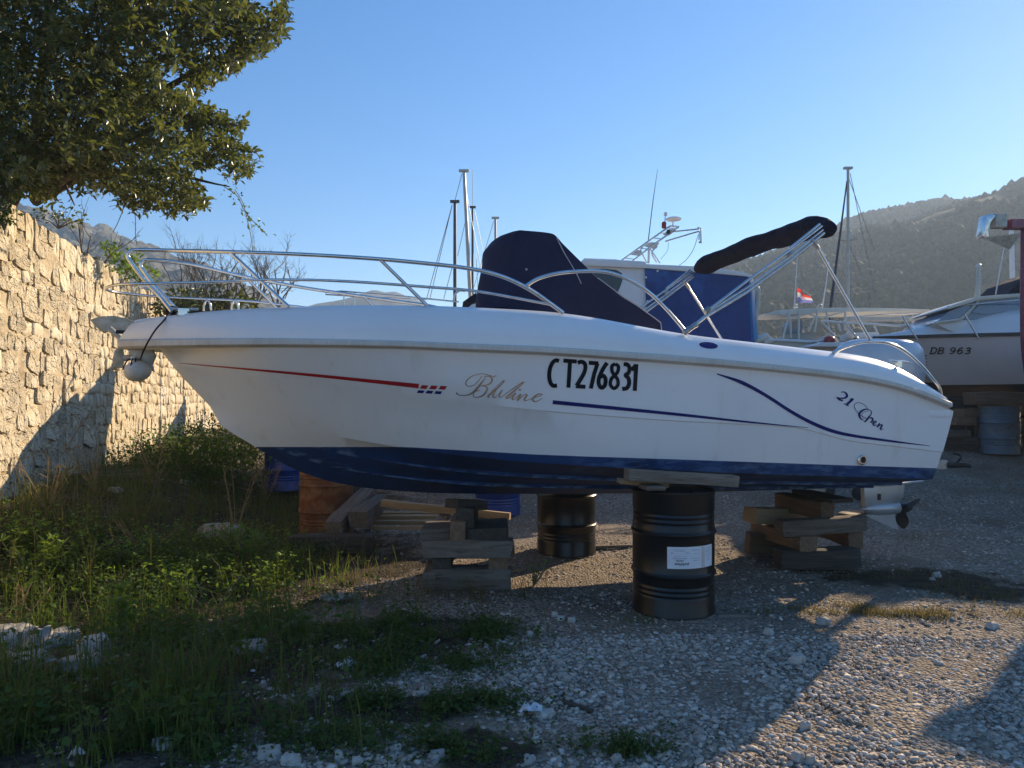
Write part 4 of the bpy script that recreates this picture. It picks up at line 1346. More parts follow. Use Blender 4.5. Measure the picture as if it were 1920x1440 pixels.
# short deck hoops near the bow
for x in (388, 440):
    h0 = [hit(x - 6, 583, lambda u, z: 0.05), hit(x - 5, 570, lambda u, z: 0.05), hit(x, 563, lambda u, z: 0.05), hit(x + 6, 569, lambda u, z: 0.05), hit(x + 8, 582, lambda u, z: 0.05)]
    MB().tube(smooth_path([W(*p) for p in h0], 16), 0.008, 8).build('deck_hoop', 'steel', boat, smooth=60)
# stern arcs
rail_both('stern_rail', rail_path([(1562, 662), (1580, 652), (1610, 643), (1640, 640.5), (1670, 645), (1700, 661), (1730, 688), (1752, 714), (1762, 728), (1766, 748)], lambda u, z: hb(u) - 0.12), 0.0135, boat, 60)
# cleats
for s in (1, -1):
    u, v, z = hit(1685, 683, lambda u, z: hb(u) - 0.10)
    cl = MB()
    cl.tube([W(u - 0.09, s * v, z + 0.03), W(u - 0.04, s * v, z + 0.022), W(u + 0.05, s * v, z + 0.022), W(u + 0.12, s * v, z + 0.012)], [0.007, 0.011, 0.011, 0.007], 8)
    cl.box(W(u, s * v, z), (0.045, 0.025, 0.05), Matrix.Rotation(PSI, 3, 'Z'))
    cl.build('cleat', 'steel', boat, smooth=50)
u, v, z = hit(345, 588, lambda u, z: hb(u) - 0.1)
for s in (1, -1):
    cl = MB()
    cl.tube([W(u - 0.09, s * v, z + 0.035), W(u, s * v, z + 0.03), W(u + 0.09, s * v, z + 0.035)], 0.009, 8)
    cl.box(W(u, s * v, z + 0.01), (0.07, 0.03, 0.05), Matrix.Rotation(PSI, 3, 'Z'))
    cl.build('cleat', 'steel', boat, smooth=50)

# ------------------------------------------------------------------ console cover
CW = 0.44
cover_px = [(894, 584), (895, 560), (899, 530), (906, 496), (913, 468), (926, 452), (942, 435), (958, 428.5), (995, 428.5), (1030, 432), (1044, 438), (1060, 458), (1090, 490), (1120, 520), (1160, 548), (1200, 576), (1234, 600), (1239, 608), (1239, 640)]
outline = [hit(x, y, (lambda u, z, q=min(max((k - 3) / 3.0, 0), 1): q * (CW - 0.10 * min(max((z - 2.1) / 0.7, 0), 1)))) for k, (x, y) in enumerate(cover_px)]
NSE = 12
u_mid = (outline[0][0] + outline[10][0]) / 2
rows_c = []
cm_ = MB()
fine = smooth_path([(u, 0, z) for u, v, z in outline], 80)
for j in range(NSE + 1):
    q = -1 + 2 * j / NSE
    row_ = []
    for p in fine:
        u, z = p[0], p[2]
        w = CW - 0.10 * min(max((z - 2.1) / 0.7, 0), 1)
        ed = abs(q) ** 6
        wob = 0.012 * mnoise.noise(Vector((u * 4, q * 3, z * 4)))
        fr_ = min(max((u_mid - u) / 0.25, 0), 1)
        row_.append(W(u + wob + 0.16 * q * q * fr_, q * w, z - 0.012 * ed + wob))
    rows_c.append(row_)
cm_.grid(rows_c)
# cloth sides
for s in (1, -1):
    side = rows_c[-1] if s == 1 else rows_c[0]
    n = len(side)
    cen_u = sum(loc_uv(p)[0] for p in side) / n
    zb = min(p.z for p in side)
    rings = [side]
    for t in (0.75, 0.5, 0.25, 0.0):
        ring_ = []
        for p in side:
            u, v = loc_uv(p)
            zz = zb + (p.z - zb) * t
            wv_ = CW - 0.10 * min(max((zz - 2.1) / 0.7, 0), 1)
            uu = u
            ring_.append(W(uu, s * (wv_ + 0.012 * math.sin(u * 9) * (1 - t) + 0.010 * mnoise.noise(Vector((u * 5, zz * 5, s)))), zz))
        rings.append(ring_)
    cm_.grid(rings)
cover = cm_.build('console_cover', 'navy_canvas', boat, smooth=50)
sp = [(1044, 446), (1058, 474), (1070, 494), (1082, 515), (1090, 532)]
MB().tube(smooth_path([W(*hit(x, y, lambda u, z: CW + 0.016 - 0.10 * min(max((z - 2.1) / 0.7, 0), 1))) for x, y in sp], 16), 0.004, 6).build('seam', 'piping', cover)
MB().tube(smooth_path([p + Vector((0, -0.006, 0.005)) for p in rows_c[-1][52:76]], 30), 0.004, 6).build('seam', 'piping', cover)
for (x, y) in [(987, 505)]:
    c = W(*hit(x, y, lambda u, z: CW + 0.01 - 0.10 * min(max((z - 2.1) / 0.7, 0), 1)))
    MB().lathe([(0.009, 0), (0.007, 0.006)], c, seg=12, R=Rn).build('snap', 'piping', cover)
# pedestal under the cover so that it stands on the cockpit floor
MB().box(W(3.35, 0, 1.55), (0.9, 0.7, 0.92), Matrix.Rotation(PSI, 3, 'Z')).build('console', 'gelcoat', boat, bevel=0.03, smooth=40)

# ------------------------------------------------------------------ bimini
bim = empty('bimini', (0, 0, 0), 'x', 'x')
del bim['label'], bim['category']
bim.parent = boat
bim.location = W(4.4, 0, 1.9) - origin_of(boat)
bv = lambda u, z: hb(u) - 0.12
def both(name, pts, r, mat_='steel', seg=10):
    P_ = [hit(x, y, bv) for x, y in pts]
    for s in (1, -1):
        MB().tube([W(u, s * v, z) for u, v, z in P_], r, seg).build(name, mat_, bim, smooth=60)
both('main_bow', [(1289, 620), (1325, 592), (1400, 548), (1480, 490), (1545, 437)], 0.0125)
both('second_bow', [(1328, 582), (1360, 558), (1410, 520), (1480, 470), (1541, 424)], 0.011)
both('third_bow', [(1326, 586), (1400, 540), (1478, 483), (1543, 431)], 0.009)
both('fourth_bow', [(1480, 466), (1537, 420)], 0.010)
both('hinge', [(1322, 585), (1330, 578)], 0.02, 'dull_steel')
both('hinge', [(1294, 616), (1306, 608)], 0.02, 'dull_steel')
both('hinge', [(1476, 480), (1484, 472)], 0.018, 'dull_steel')
both('strut', [(1527, 455), (1532, 463), (1632, 639)], 0.0125)
both('strut_end', [(1521, 449), (1534, 466)], 0.017, 'dull_steel')
both('mount', [(1283, 624), (1293, 616)], 0.022, 'dull_steel')
# rolled canvas along the cross bar
un, vn, zn = hit(1556, 424, bv)
cb = MB()
rows_b = []
NB = 46
for j in range(NB + 1):
    t = j / NB
    v = vn + 0.02 - (2 * vn + 0.04) * t
    fat = 0.076 + 0.006 * mnoise.noise(Vector((t * 4, 0, 0))) + 0.006 * mnoise.noise(Vector((t * 14, 2, 0)))
    endq = min(1, t * 14, (1 - t) * 14)
    fat *= 0.45 + 0.55 * endq ** 0.6
    sag = 0.035 * math.sin(t * math.pi) + 0.004 * math.sin(t * 17) - 0.03 * max(0, 1 - t * 9)
    ring_ = []
    for k in range(20):
        a = 2 * math.pi * k / 20
        w1 = 1 + 0.16 * math.cos(2 * a + 0.8) + 0.10 * mnoise.noise(Vector((math.cos(a) * 1.6, math.sin(a) * 1.6, t * 9)))
        if t < 0.12:
            w1 *= 1.0 + 0.25 * (1 - t / 0.12)
        ring_.append(W(un + fat * 1.15 * w1 * math.cos(a), v, zn + 0.02 + sag + fat * w1 * math.sin(a) * 1.12))
    rows_b.append(ring_)
cb.grid(rows_b, close=True)
cb.add(rows_b[0], [tuple(range(20))]); cb.add(rows_b[-1], [tuple(range(20))])
can = cb.build('rolled_canopy', 'black_canvas', bim, smooth=70)
zip_ = [r[16] + Vector((0, -0.004, 0.01)) for r in rows_b[4:-2]]
MB().tube(zip_, 0.004, 5).build('zip', 'piping', can)

# ------------------------------------------------------------------ outboard motor
om = empty('outboard_motor', (0, 0, 0), 'x', 'x')
del om['label'], om['category']
om.parent = boat
OU = LB + 0.42
om.location = W(OU, 0, 0.4) - origin_of(boat)
def ring_uz(u, z, lu, lv, n=20, p=2.6, du=0.0):
    out = []
    for k in range(n):
        a = 2 * math.pi * k / n
        ca, sa = math.cos(a), math.sin(a)
        out.append(W(u + du + lu * math.copysign(abs(ca) ** (2 / p), ca), lv * math.copysign(abs(sa) ** (2 / p), sa), z))
    return out
uA, _, zA = hit(1570, 688, lambda u, z: 0.0)
uB, _, zB = hit(1722, 665, lambda u, z: 0.0)
_, _, zt = hit(1690, 637, lambda u, z: 0.0)
um0 = (uA + uB) / 2; lu0 = (uB - uA) / 2
cw = MB()
secs = [(zt - 0.62, .86, .16), (zt - 0.50, .98, .21), (zt - 0.34, 1.02, .225), (zt - 0.2, 1.0, .225), (zt - 0.1, .95, .21), (zt - 0.045, .85, .185), (zt - 0.01, .62, .14), (zt, .3, .06)]
rr_ = [ring_uz(um0, z, lu0 * q, lv, du=0.04 * (z - zt + 0.4)) for z, q, lv in secs]
cw.grid(rr_, close=True)
cw.add(rr_[-1], [tuple(range(20))]); cw.add(rr_[0], [tuple(range(20))])
cowl = cw.build('cowling', 'engine_paint', om, smooth=40)
vent = MB()
for k in range(5):
    vent.box(W(um0 + lu0 * 0.985, 0, zt - 0.16 - k * 0.03), (0.02, 0.20, 0.010), Matrix.Rotation(PSI, 3, 'Z'))
vent.build('cowl_vent', 'dark_metal', cowl)
ml = MB()
um1 = OU + 0.0
ml.grid([ring_uz(um1 + 0.02, z, q, lv, p=2.2) for z, q, lv in [(zt - 0.60, .16, .10), (zt - 0.85, .13, .075), (1.05, .12, .06), (0.80, .12, .05)]], close=True)
ml.build('midsection', 'engine_paint', om, smooth=50)
MB().box(W(LB + 0.05, 0, 1.18), (0.22, 0.30, 0.42), Matrix.Rotation(PSI, 3, 'Z')).build('transom_bracket', 'dark_metal', om, bevel=0.02)
# gearcase, skeg, anti-ventilation plate and propeller from the photo outline
pz = lambda x, y: hit(x, y, lambda u, z: 0.0)
gl = [pz(1618, 950), pz(1640, 947), pz(1660, 943), pz(1680, 948)]
torp_c = pz(1648, 952)
gk = MB()
gu0, _, gz0 = pz(1616, 955); gu1, _, _ = pz(1682, 950)
prof = [(0.004, 0), (0.035, 0.05), (0.055, 0.12), (0.064, 0.2), (0.064, 0.3), (0.058, gu1 - gu0)]
Rt = Matrix((EV, Vector((0, 0, 1)), EU)).transposed()
gk.lathe(prof, W(gu0, 0, gz0), seg=24, R=Rt)
gk.build('gearcase', 'engine_grey', om, smooth=50)
lg = MB()
strut_o = [pz(1616, 910), pz(1694, 904), pz(1690, 932), pz(1678, 945), pz(1618, 950)]
lg.prism([W(u, 0.028, z) for u, _, z in strut_o], EV * -0.056)
lg.build('leg', 'engine_grey', om, bevel=0.012, smooth=50)
pl = MB()
a0 = pz(1616, 912); a1 = pz(1718, 901)
pl.add([W(a0[0], 0.02, a0[2]), W(a0[0] + .25, 0.11, a0[2] + .01), W(a1[0], 0.10, a1[2]), W(a1[0], -0.10, a1[2]), W(a0[0] + .25, -0.11, a0[2] + .01), W(a0[0], -0.02, a0[2])], [(0, 1, 2, 3, 4, 5)])
pl.add([W(a0[0], 0.02, a0[2] + .012), W(a0[0] + .25, 0.11, a0[2] + .022), W(a1[0], 0.10, a1[2] + .012), W(a1[0], -0.10, a1[2] + .012), W(a0[0] + .25, -0.11, a0[2] + .022), W(a0[0], -0.02, a0[2] + .012)], [(0, 1, 2, 3, 4, 5)])
pl.build('ventilation_plate', 'gelcoat', om)
sk = MB()
sko = [pz(1622, 966), pz(1675, 962), pz(1679, 978), pz(1684, 993), pz(1668, 988), pz(1640, 975)]
sk.prism([W(u, 0.008, z) for u, _, z in sko], EV * -0.016)
sk.build('skeg', 'engine_grey', om)
ig = MB()
i0 = pz(1644, 931)
ig.box(W(i0[0], 0.030, i0[2]), (0.035, 0.01, 0.06), Matrix.Rotation(PSI, 3, 'Z'))
ig.build('intake_grille', 'dark_metal', om)
pr = MB()
hubc = pz(1690, 951)
pr.lathe([(0.055, 0), (0.052, 0.10), (0.035, 0.15)], W(gu1, 0, gz0), seg=18, R=Rt)
for k in range(3):
    a0_ = k * 2 * math.pi / 3 + 0.35
    rowsp = []
    for i in range(6):
        rr0 = 0.045 + 0.165 * i / 5
        wdt = [0.035, 0.055, 0.07, 0.072, 0.055, 0.015][i]
        line = []
        for q in (-1, 0, 1):
            ang = a0_ + q * wdt / rr0 * 0.55 + 0.12 * i / 5
            line.append(W(gu1 + 0.06 + q * wdt * 0.55 + 0.02 * i / 5, rr0 * math.cos(ang), gz0 + rr0 * math.sin(ang)))
        rowsp.append(line)
    pr.grid(rowsp)
    pr.grid([[p + EU * 0.006 for p in r] for r in rowsp])
pr.build('propeller', 'dark_metal', om, smooth=50)

# ------------------------------------------------------------------ claw anchor at the bow roller, fender on its line
anc = empty('claw_anchor', W(-0.05, 0, 1.75), 'galvanised claw anchor hanging at the bow tip with broad curved flukes', 'anchor')
def fluke(name, outline_px, v, thick, parent):
    P_ = [hit(x, y, lambda u, z: v) for x, y in outline_px]
    m = MB()
    cu = sum(p[0] for p in P_) / len(P_); cz = sum(p[2] for p in P_) / len(P_)
    n = len(P_)
    front_ = [W(u, v + 0.03 * math.cos((u - cu) * 6), z) for u, _, z in P_]
    m.prism(front_, EV * -thick)
    m.build(name, 'galvanised', parent, bevel=0.006, smooth=50)
fluke('side_fluke', [(170, 600), (188, 594), (215, 592.5), (240, 598), (262, 606), (258, 620), (236, 622), (218, 621), (208, 620), (196, 625), (185, 617), (176, 608)], -0.18, 0.03, anc)
fluke('centre_fluke', [(238, 655), (262, 655), (288, 656), (294, 668), (290, 677), (287, 684), (291, 698), (283, 694), (270, 683), (255, 672)], 0.03, 0.03, anc)
fluke('far_fluke', [(216, 658), (222, 652), (234, 655), (236, 672), (233, 690), (216, 690), (212, 678)], -0.25, 0.03, anc)
am = MB()
P_ = [hit(x, y, lambda u, z: -0.08) for x, y in [(205, 616), (222, 630), (240, 648), (262, 660), (250, 668), (232, 672)]]
am.tube(smooth_path([W(*p) for p in P_], 20), 0.022, 8)
am.build('arms', 'galvanised', anc, smooth=50)
am = MB()
P_ = [hit(x, y, lambda u, z: -0.02) for x, y in [(218, 622), (260, 624), (330, 626)]]
am.tube([W(*p) for p in P_], 0.014, 8)
am.build('shank', 'dark_metal', anc, smooth=50)

fu, fv, fz = hit(258, 696, lambda u, z: 0.10)
fc = W(fu, fv, fz)
fen = empty('fender', fc, 'round off-white fender hanging from a black line under the bow', 'fender')
b = MB()
tilt = Matrix.Rotation(math.radians(-14), 3, 'Y')
b.lathe([(0.004, -0.085)] + [(0.092 * math.sin(a), -0.074 * math.cos(a)) for a in np.linspace(0.15, math.pi - 0.25, 14)] + [(0.028, 0.088), (0.024, 0.108), (0.004, 0.112)], fc, seg=28, R=tilt)
b.build('ball', 'fender_white', fen, smooth=60)
b = MB()
base_r = hit(322, 583, lambda u, z: 0.19)
lp = [W(*base_r)] + [W(*hit(x, y, lambda u, z: v_)) for x, y, v_ in [(308, 600, .30), (292, 618, .33), (278, 640, .34), (268, 660, .30), (262, 674, .2)]] + [fc + tilt @ Vector((0, 0, 0.10))]
b.tube(smooth_path(lp, 30), 0.006, 7)
top_ = fc + tilt @ Vector((0, 0, 0.10))
for dx, dy in ((-0.05, -0.05), (0.02, -0.07), (0.05, -0.05)):
    b.tube(smooth_path([top_, top_ + Vector((dx * .6, dy * .8, -0.025)), top_ + Vector((dx, dy * 1.25, -0.09))], 8), 0.005, 6)
b.build('line', 'rope', fen, smooth=60)
b = MB()
kc = W(*base_r)
for k in range(9):
    a = k * 0.9
    b.tube(smooth_path([kc + Vector((0.03 * math.cos(t + a), 0.02 * math.sin(t * 1.3 + a), 0.03 * math.sin(t + a * 1.7))) for t in np.linspace(0, 4, 8)], 14), 0.007, 6)
e2 = W(*hit(358, 585, lambda u, z: hb(u) - 0.1))
b.tube(smooth_path([kc, (kc + e2) / 2 + Vector((0, 0, -0.005)), e2, W(*hit(380, 583, lambda u, z: hb(u) - 0.14))], 14), 0.006, 6)
b.build('knot', 'rope', fen, smooth=60)
# ------------------------------------------------------------------ drums
def drum(loc, label, material, h=0.88, r=0.2925, group='oil drums under the boats', flip=False, tilt=0.0):
    loc = Vector(loc)
    e = empty('drum', loc, label, 'drum', group)
    prof = [(r - 0.03, 0.012), (r - 0.012, 0.0), (r + 0.004, 0.006), (r + 0.004, 0.022), (r, 0.03)]
    def corr(z0, n, pitch, d):
        out = []
        for k in range(n * 4 + 1):
            out.append((r - d * 0.5 * (1 - math.cos(k / 4 * 2 * math.pi)), z0 + k / 4 * pitch))
        return out
    prof += corr(0.13, 3, 0.036, 0.006)
    def hoop(z):
        return [(r, z - 0.022), (r + 0.004, z - 0.014), (r + 0.012, z - 0.004), (r + 0.012, z + 0.004), (r + 0.004, z + 0.014), (r, z + 0.022)]
    prof += hoop(h * 0.335)
    prof += [(r, h * 0.5)]
    prof += hoop(h * 0.665)
    prof += corr(h * 0.72, 3, 0.036, 0.006)
    prof += [(r, h - 0.03), (r + 0.004, h - 0.022), (r + 0.004, h - 0.004), (r - 0.004, h), (r - 0.012, h - 0.004), (r - 0.014, h - 0.02)]
    ph = random.uniform(0, 6)
    m = MB().lathe(prof, loc, seg=48)
    vv = []
    for p in m.v:   # small dents
        d = Vector(p) - loc
        k = 1 + 0.010 * mnoise.noise(Vector((d.x * 5 + ph, d.y * 5, d.z * 3)))
        vv.append((loc.x + d.x * k, loc.y + d.y * k, p[2]))
    m.v = vv
    m.build('shell', material, e, smooth=35)
    MB().lathe([(r - 0.016, h - 0.022), (r - 0.016, h - 0.017)], loc, seg=40).build('lid', material, e)
    MB().lathe([(0.03, 0), (0.03, 0.012), (0.02, 0.014)], loc + Vector((0.12, -0.12, h - 0.017)), seg=14).build('bung', material, e, smooth=40)
    return e

d1c = at(1262, 1147, 5.2); d1 = Vector((d1c.x, 5.2, gz(d1c.x, 5.2)))
near_drum = drum(d1, 'glossy black drum with a white paper label propping the near side', 'drum_black', h=0.885)
# paper label wrapped round the front of the drum
lab_r = 0.2925 + 0.0035
def on_drum(px, py, o=0.0):
    # meet of the sight line with the drum side
    r = lab_r + o
    dx = (px - 960) / F
    # |(dx*Y - cx, Y - cy)| = r
    a = dx * dx + 1; bq = -2 * (dx * d1.x + d1.y); cq = d1.x ** 2 + d1.y ** 2 - r * r
    Y = (-bq - math.sqrt(max(bq * bq - 4 * a * cq, 0))) / (2 * a)
    return at(px, py, Y)
lb = MB()
A0 = on_drum(1251, 1024); A1 = on_drum(1251, 1066)
ang0 = math.atan2(A0.y - d1.y, A0.x - d1.x)
B0 = on_drum(1334, 1014)
ang1 = math.atan2(B0.y - d1.y, B0.x - d1.x)
z_hi, z_lo = A0.z - 0.0, A1.z + 0.004
def drum_pt(t, s, o=0.0):
    a = ang0 + (ang1 - ang0) * t
    return Vector((d1.x + (lab_r + 0.002 + o) * math.cos(a), d1.y + (lab_r + 0.002 + o) * math.sin(a), z_lo + (z_hi - z_lo) * s - 0.004 * (1 - t)))
lb.grid([[drum_pt(t, s) for t in np.linspace(0, 1, 16)] for s in (0, 1)])
label_o = lb.build('paper_label', 'paper', near_drum, smooth=60)
pg = MB()
def dquad(mb, t0, t1, s0, s1, mi=0):
    mb.grid([[drum_pt(t, s, 0.0012) for t in np.linspace(t0, t1, 4)] for s in (s0, s1)], mi=mi)
for (t0, t1, s0, s1) in [(.10, .32, .86, .885), (.12, .34, .80, .82), (.06, .12, .74, .76), (.34, .42, .74, .76), (.06, .14, .68, .70), (.34, .44, .68, .70), (.46, .62, .86, .88), (.46, .64, .80, .815), (.50, .64, .68, .70),
                         (.12, .36, .55, .57), (.10, .38, .46, .49), (.46, .64, .46, .48), (.48, .62, .36, .38), (.78, .94, .86, .88), (.78, .94, .78, .80), (.78, .96, .70, .72), (.78, .94, .6, .62), (.80, .95, .5, .52), (.80, .95, .4, .42), (.8, .95, .3, .32)]:
    dquad(pg, t0, t1, s0, s1)
pg.build('small_print', 'print_grey', label_o)
pt_ = MB()
dquad(pt_, .685, .70, .02, .98); dquad(pt_, .73, .745, .02, .98)
pt_.build('print_bar', 'print_tan', label_o)
# maker's name and grade, printed upside down as the drum stands on its head
def text_mesh(body, size=1.0, shear=0.0, bold=0.0, spacing=1.0):
    cu = bpy.data.curves.new('lettering', 'FONT')
    cu.body = body; cu.size = size; cu.shear = shear; cu.offset = bold; cu.space_character = spacing
    cu.resolution_u = 3
    ob = bpy.data.objects.new('lettering', cu)
    COL.objects.link(ob)
    dg = bpy.context.evaluated_depsgraph_get()
    me = bpy.data.meshes.new_from_object(ob.evaluated_get(dg))
    vs = [v.co.copy() for v in me.vertices]; fs = [tuple(p.vertices) for p in me.polygons]
    bpy.data.objects.remove(ob); bpy.data.curves.remove(cu); bpy.data.meshes.remove(me)
    x0 = min(v.x for v in vs); x1 = max(v.x for v in vs)
    return [Vector(((v.x - x0) / (x1 - x0), v.y, 0)) for v in vs], fs
for body, t0, t1, s0, hh, nm in [('polylux', .40, .13, .26, .14, 'label_name'), ('1410', .30, .17, .42, .10, 'label_grade')]:
    vs, fs = text_mesh(body, 1.0, 0, 0.02)
    m = MB()
    m.add([drum_pt(t0 + (t1 - t0) * v.x, s0 - hh * v.y * 1.2, 0.0015) for v in vs], fs)
    m.build(nm, 'print_black', label_o)

d2 = at(1062, 1022, 7.15); drum((d2.x, 7.15, gz(d2.x, 7.15)), 'matt black drum standing under the far side of the hull', 'drum_black', h=0.87)
d3 = at(612, 980, 8.0); drum((d3.x, 8.0, gz(d3.x, 8.0)), 'rusty orange drum beside the weathered beams', 'drum_rust')
d4 = at(933, 985, 9.2); drum((d4.x, 9.2, gz(d4.x, 9.2)), 'bright blue drum seen behind the middle timber crib', 'drum_blue')
d5 = at(536, 910, 10.25); drum((d5.x, 10.25, gz(d5.x, 10.25) - 0.0), 'dark blue drum in the grass behind the rusty one', 'drum_blue')

# ------------------------------------------------------------------ timber
def timber(p0, p1, w, h, label, material='wood_grey', roll=0.0, group=None, round_=0.0, name='timber'):
    """a sawn baulk from p0 to p1 (centres of its ends), w wide, h high"""
    p0, p1 = Vector(p0), Vector(p1)
    d = p1 - p0
    ln = d.length
    x = d.normalized()
    y = Vector((0, 0, 1)).cross(x)
    y = y.normalized() if y.length > 1e-3 else Vector((0, 1, 0))
    z = x.cross(y)
    bm = bmesh.new()
    bmesh.ops.create_cube(bm, size=1.0)
    for v in bm.verts:
        v.co = Vector((v.co.x * ln, v.co.y * w, v.co.z * h))
    ee = [e for e in bm.edges if abs((e.verts[0].co - e.verts[1].co).x) > ln * 0.5]
    bmesh.ops.bevel(bm, geom=bm.edges[:], offset=min(w, h) * (0.07 + round_), segments=2, profile=0.6, affect='EDGES', clamp_overlap=True)
    le = [e for e in bm.edges if abs((e.verts[0].co - e.verts[1].co).x) > ln * 0.4]
    bmesh.ops.subdivide_edges(bm, edges=le, cuts=5, use_grid_fill=True)
    sd = random.uniform(0, 50)
    am = min(w, h) * 0.11
    for v in bm.verts:
        n = mnoise.noise_vector(Vector((v.co.x * 3 + sd, v.co.y * 9, v.co.z * 9)))
        v.co += Vector((n.x * (1.6 if abs(v.co.x) > ln * 0.42 else 0.4), n.y, n.z)) * am
    me = bpy.data.meshes.new(name)
    bm.to_mesh(me); bm.free()
    me.materials.append(MATS[material])
    me.polygons.foreach_set('use_smooth', [True] * len(me.polygons))
    me.set_sharp_from_angle(angle=math.radians(35))
    o = bpy.data.objects.new(name, me)
    COL.objects.link(o)
    R = Matrix((x, y, z)).transposed().to_4x4()
    o.matrix_world = Matrix.Translation((p0 + p1) / 2) @ R @ Matrix.Rotation(random.uniform(-0.05, 0.05) if ln > 0.2 else 0.0, 4, 'Z') @ Matrix.Rotation(roll + random.uniform(-0.05, 0.05), 4, 'X')
    return tag(o, label, 'timber', group)

def px_timber(x0, y0, x1, y1, Y, depth, label, material='wood_grey', yaw=0.0, group=None, round_=0.0, name='timber'):
    """a baulk whose broad face fills the photo box at distance Y; depth behind it"""
    a, b_ = at(x0, (y0 + y1) / 2, Y), at(x1, (y0 + y1) / 2, Y)
    h = (y1 - y0) / F * Y
    c = (a + b_) / 2 + Vector((0, depth / 2, 0))
    hl = (b_ - a).length / 2
    dx = Vector((math.cos(yaw), math.sin(yaw), 0)) * hl
    return timber(c - dx, c + dx, depth, h, label, material, 0, group, round_, name)

def end_timber(x0, y0, x1, y1, Y, length, label, material='wood_grey', ang=0.0, group=None, drop=0.0, round_=0.0):
    """a baulk running away from the viewer, its end filling the photo box"""
    c = at((x0 + x1) / 2, (y0 + y1) / 2, Y)
    w = (x1 - x0) / F * Y; h = (y1 - y0) / F * Y
    d = Vector((math.sin(ang), math.cos(ang), drop)).normalized()
    return timber(c, c + d * length, w, h, label, material, 0, group, round_)

G1 = 'timber baulks in the crib under the keel'
YC = 5.62
px_timber(790, 1074, 815, 1107, YC, 0.5, 'short block at the lower corner of the middle crib', 'wood_grey', group=G1)
px_timber(812, 1068, 956, 1108, YC + 0.01, 0.16, 'bottom weathered baulk of the middle crib with dark stains', 'wood_grey', group=G1)
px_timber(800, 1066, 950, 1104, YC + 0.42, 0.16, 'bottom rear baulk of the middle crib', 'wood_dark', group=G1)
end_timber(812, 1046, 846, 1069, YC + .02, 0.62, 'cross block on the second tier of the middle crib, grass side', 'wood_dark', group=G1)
end_timber(917, 1044, 952, 1069, YC + .02, 0.62, 'cross block on the second tier of the middle crib, drum side', 'wood_brown', group=G1)
px_timber(792, 1014, 961, 1047, YC - 0.02, 0.17, 'long grey baulk with a red stain in the middle crib', 'wood_grey', group=G1)
px_timber(792, 1016, 950, 1048, YC + .42, 0.17, 'rear long baulk of the third tier in the middle crib', 'wood_grey', group=G1)
px_timber(786, 993, 842, 1015, YC + .03, 0.5, 'pale block on top of the red-stained baulk', 'wood_grey', group=G1)
end_timber(843, 978, 872, 1016, YC - .02, 0.45, 'upright-looking block beside the dark slot of the middle crib', 'wood_brown', group=G1)
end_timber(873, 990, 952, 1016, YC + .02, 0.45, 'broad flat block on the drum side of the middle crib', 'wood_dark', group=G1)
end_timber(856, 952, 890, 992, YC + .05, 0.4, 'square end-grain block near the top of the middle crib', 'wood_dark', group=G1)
timber(at(845, 944, YC + .1), at(904, 946, YC + .3), 0.16, 0.075, 'thin packing board wedged directly under the keel', 'wood_dark', group=G1)

G2 = 'timber baulks in the crib under the stern'
C2 = Vector((2.66, 6.52, 0)); C2.z = gz(2.66, 6.5)
g2 = C2.z
px_timber(1461, 1032, 1616, 1068, 6.22, 0.17, 'dark bottom baulk at the front of the stern crib', 'wood_dark', yaw=0.05, group=G2)
px_timber(1407, 1003, 1500, 1041, 6.75, 0.17, 'reddish bottom baulk at the back of the stern crib', 'wood_brown', yaw=0.05, group=G2)
timber(at(1513, 1021, 6.2), at(1425, 990, 7.05), 0.17, 0.145, 'brown baulk running back through the stern crib with a square cut end', 'wood_brown', group=G2)
timber(at(1601, 1012, 6.35), at(1545, 990, 7.15), 0.13, 0.15, 'dark-ended baulk running back on the motor side of the stern crib', 'wood_brown', group=G2)
timber(at(1457, 990, 6.3), at(1618, 981, 6.4), 0.16, 0.145, 'rounded grey log lying across the stern crib', 'wood_grey', group=G2, round_=0.16)
timber(at(1406, 965, 6.62), at(1512, 968, 6.95), 0.17, 0.15, 'fresh orange baulk sticking out of the stern crib', 'wood_fresh', group=G2)
timber(at(1585, 975, 6.75), at(1610, 968, 7.1), 0.15, 0.12, 'short fresh-cut block behind the log in the stern crib', 'wood_fresh', group=G2)
timber(at(1553, 957, 6.35), at(1462, 940, 6.95), 0.15, 0.165, 'tall brown block carrying the keel at the stern crib', 'wood_brown', group=G2)
timber(at(1582, 939, 6.3), at(1500, 922, 6.85), 0.22, 0.035, 'thin black board between the keel and the stern crib', 'wood_dark', group=G2)

# plank between the near drum and the chine
timber(at(1172, 889, 5.02), at(1380, 902, 5.16), 0.13, 0.085, 'pale stained plank wedged between the near drum and the hull', 'wood_grey', name='plank')
timber(at(1160, 901, 5.1), at(1250, 909, 5.14), 0.11, 0.035, 'thin light wedge under the plank on the near drum', 'wood_fresh', name='wedge')
timber(at(1205, 913, 5.0), at(1240, 913, 5.03), 0.16, 0.03, 'grey shim lying on the rim of the near drum', 'wood_grey', name='shim')

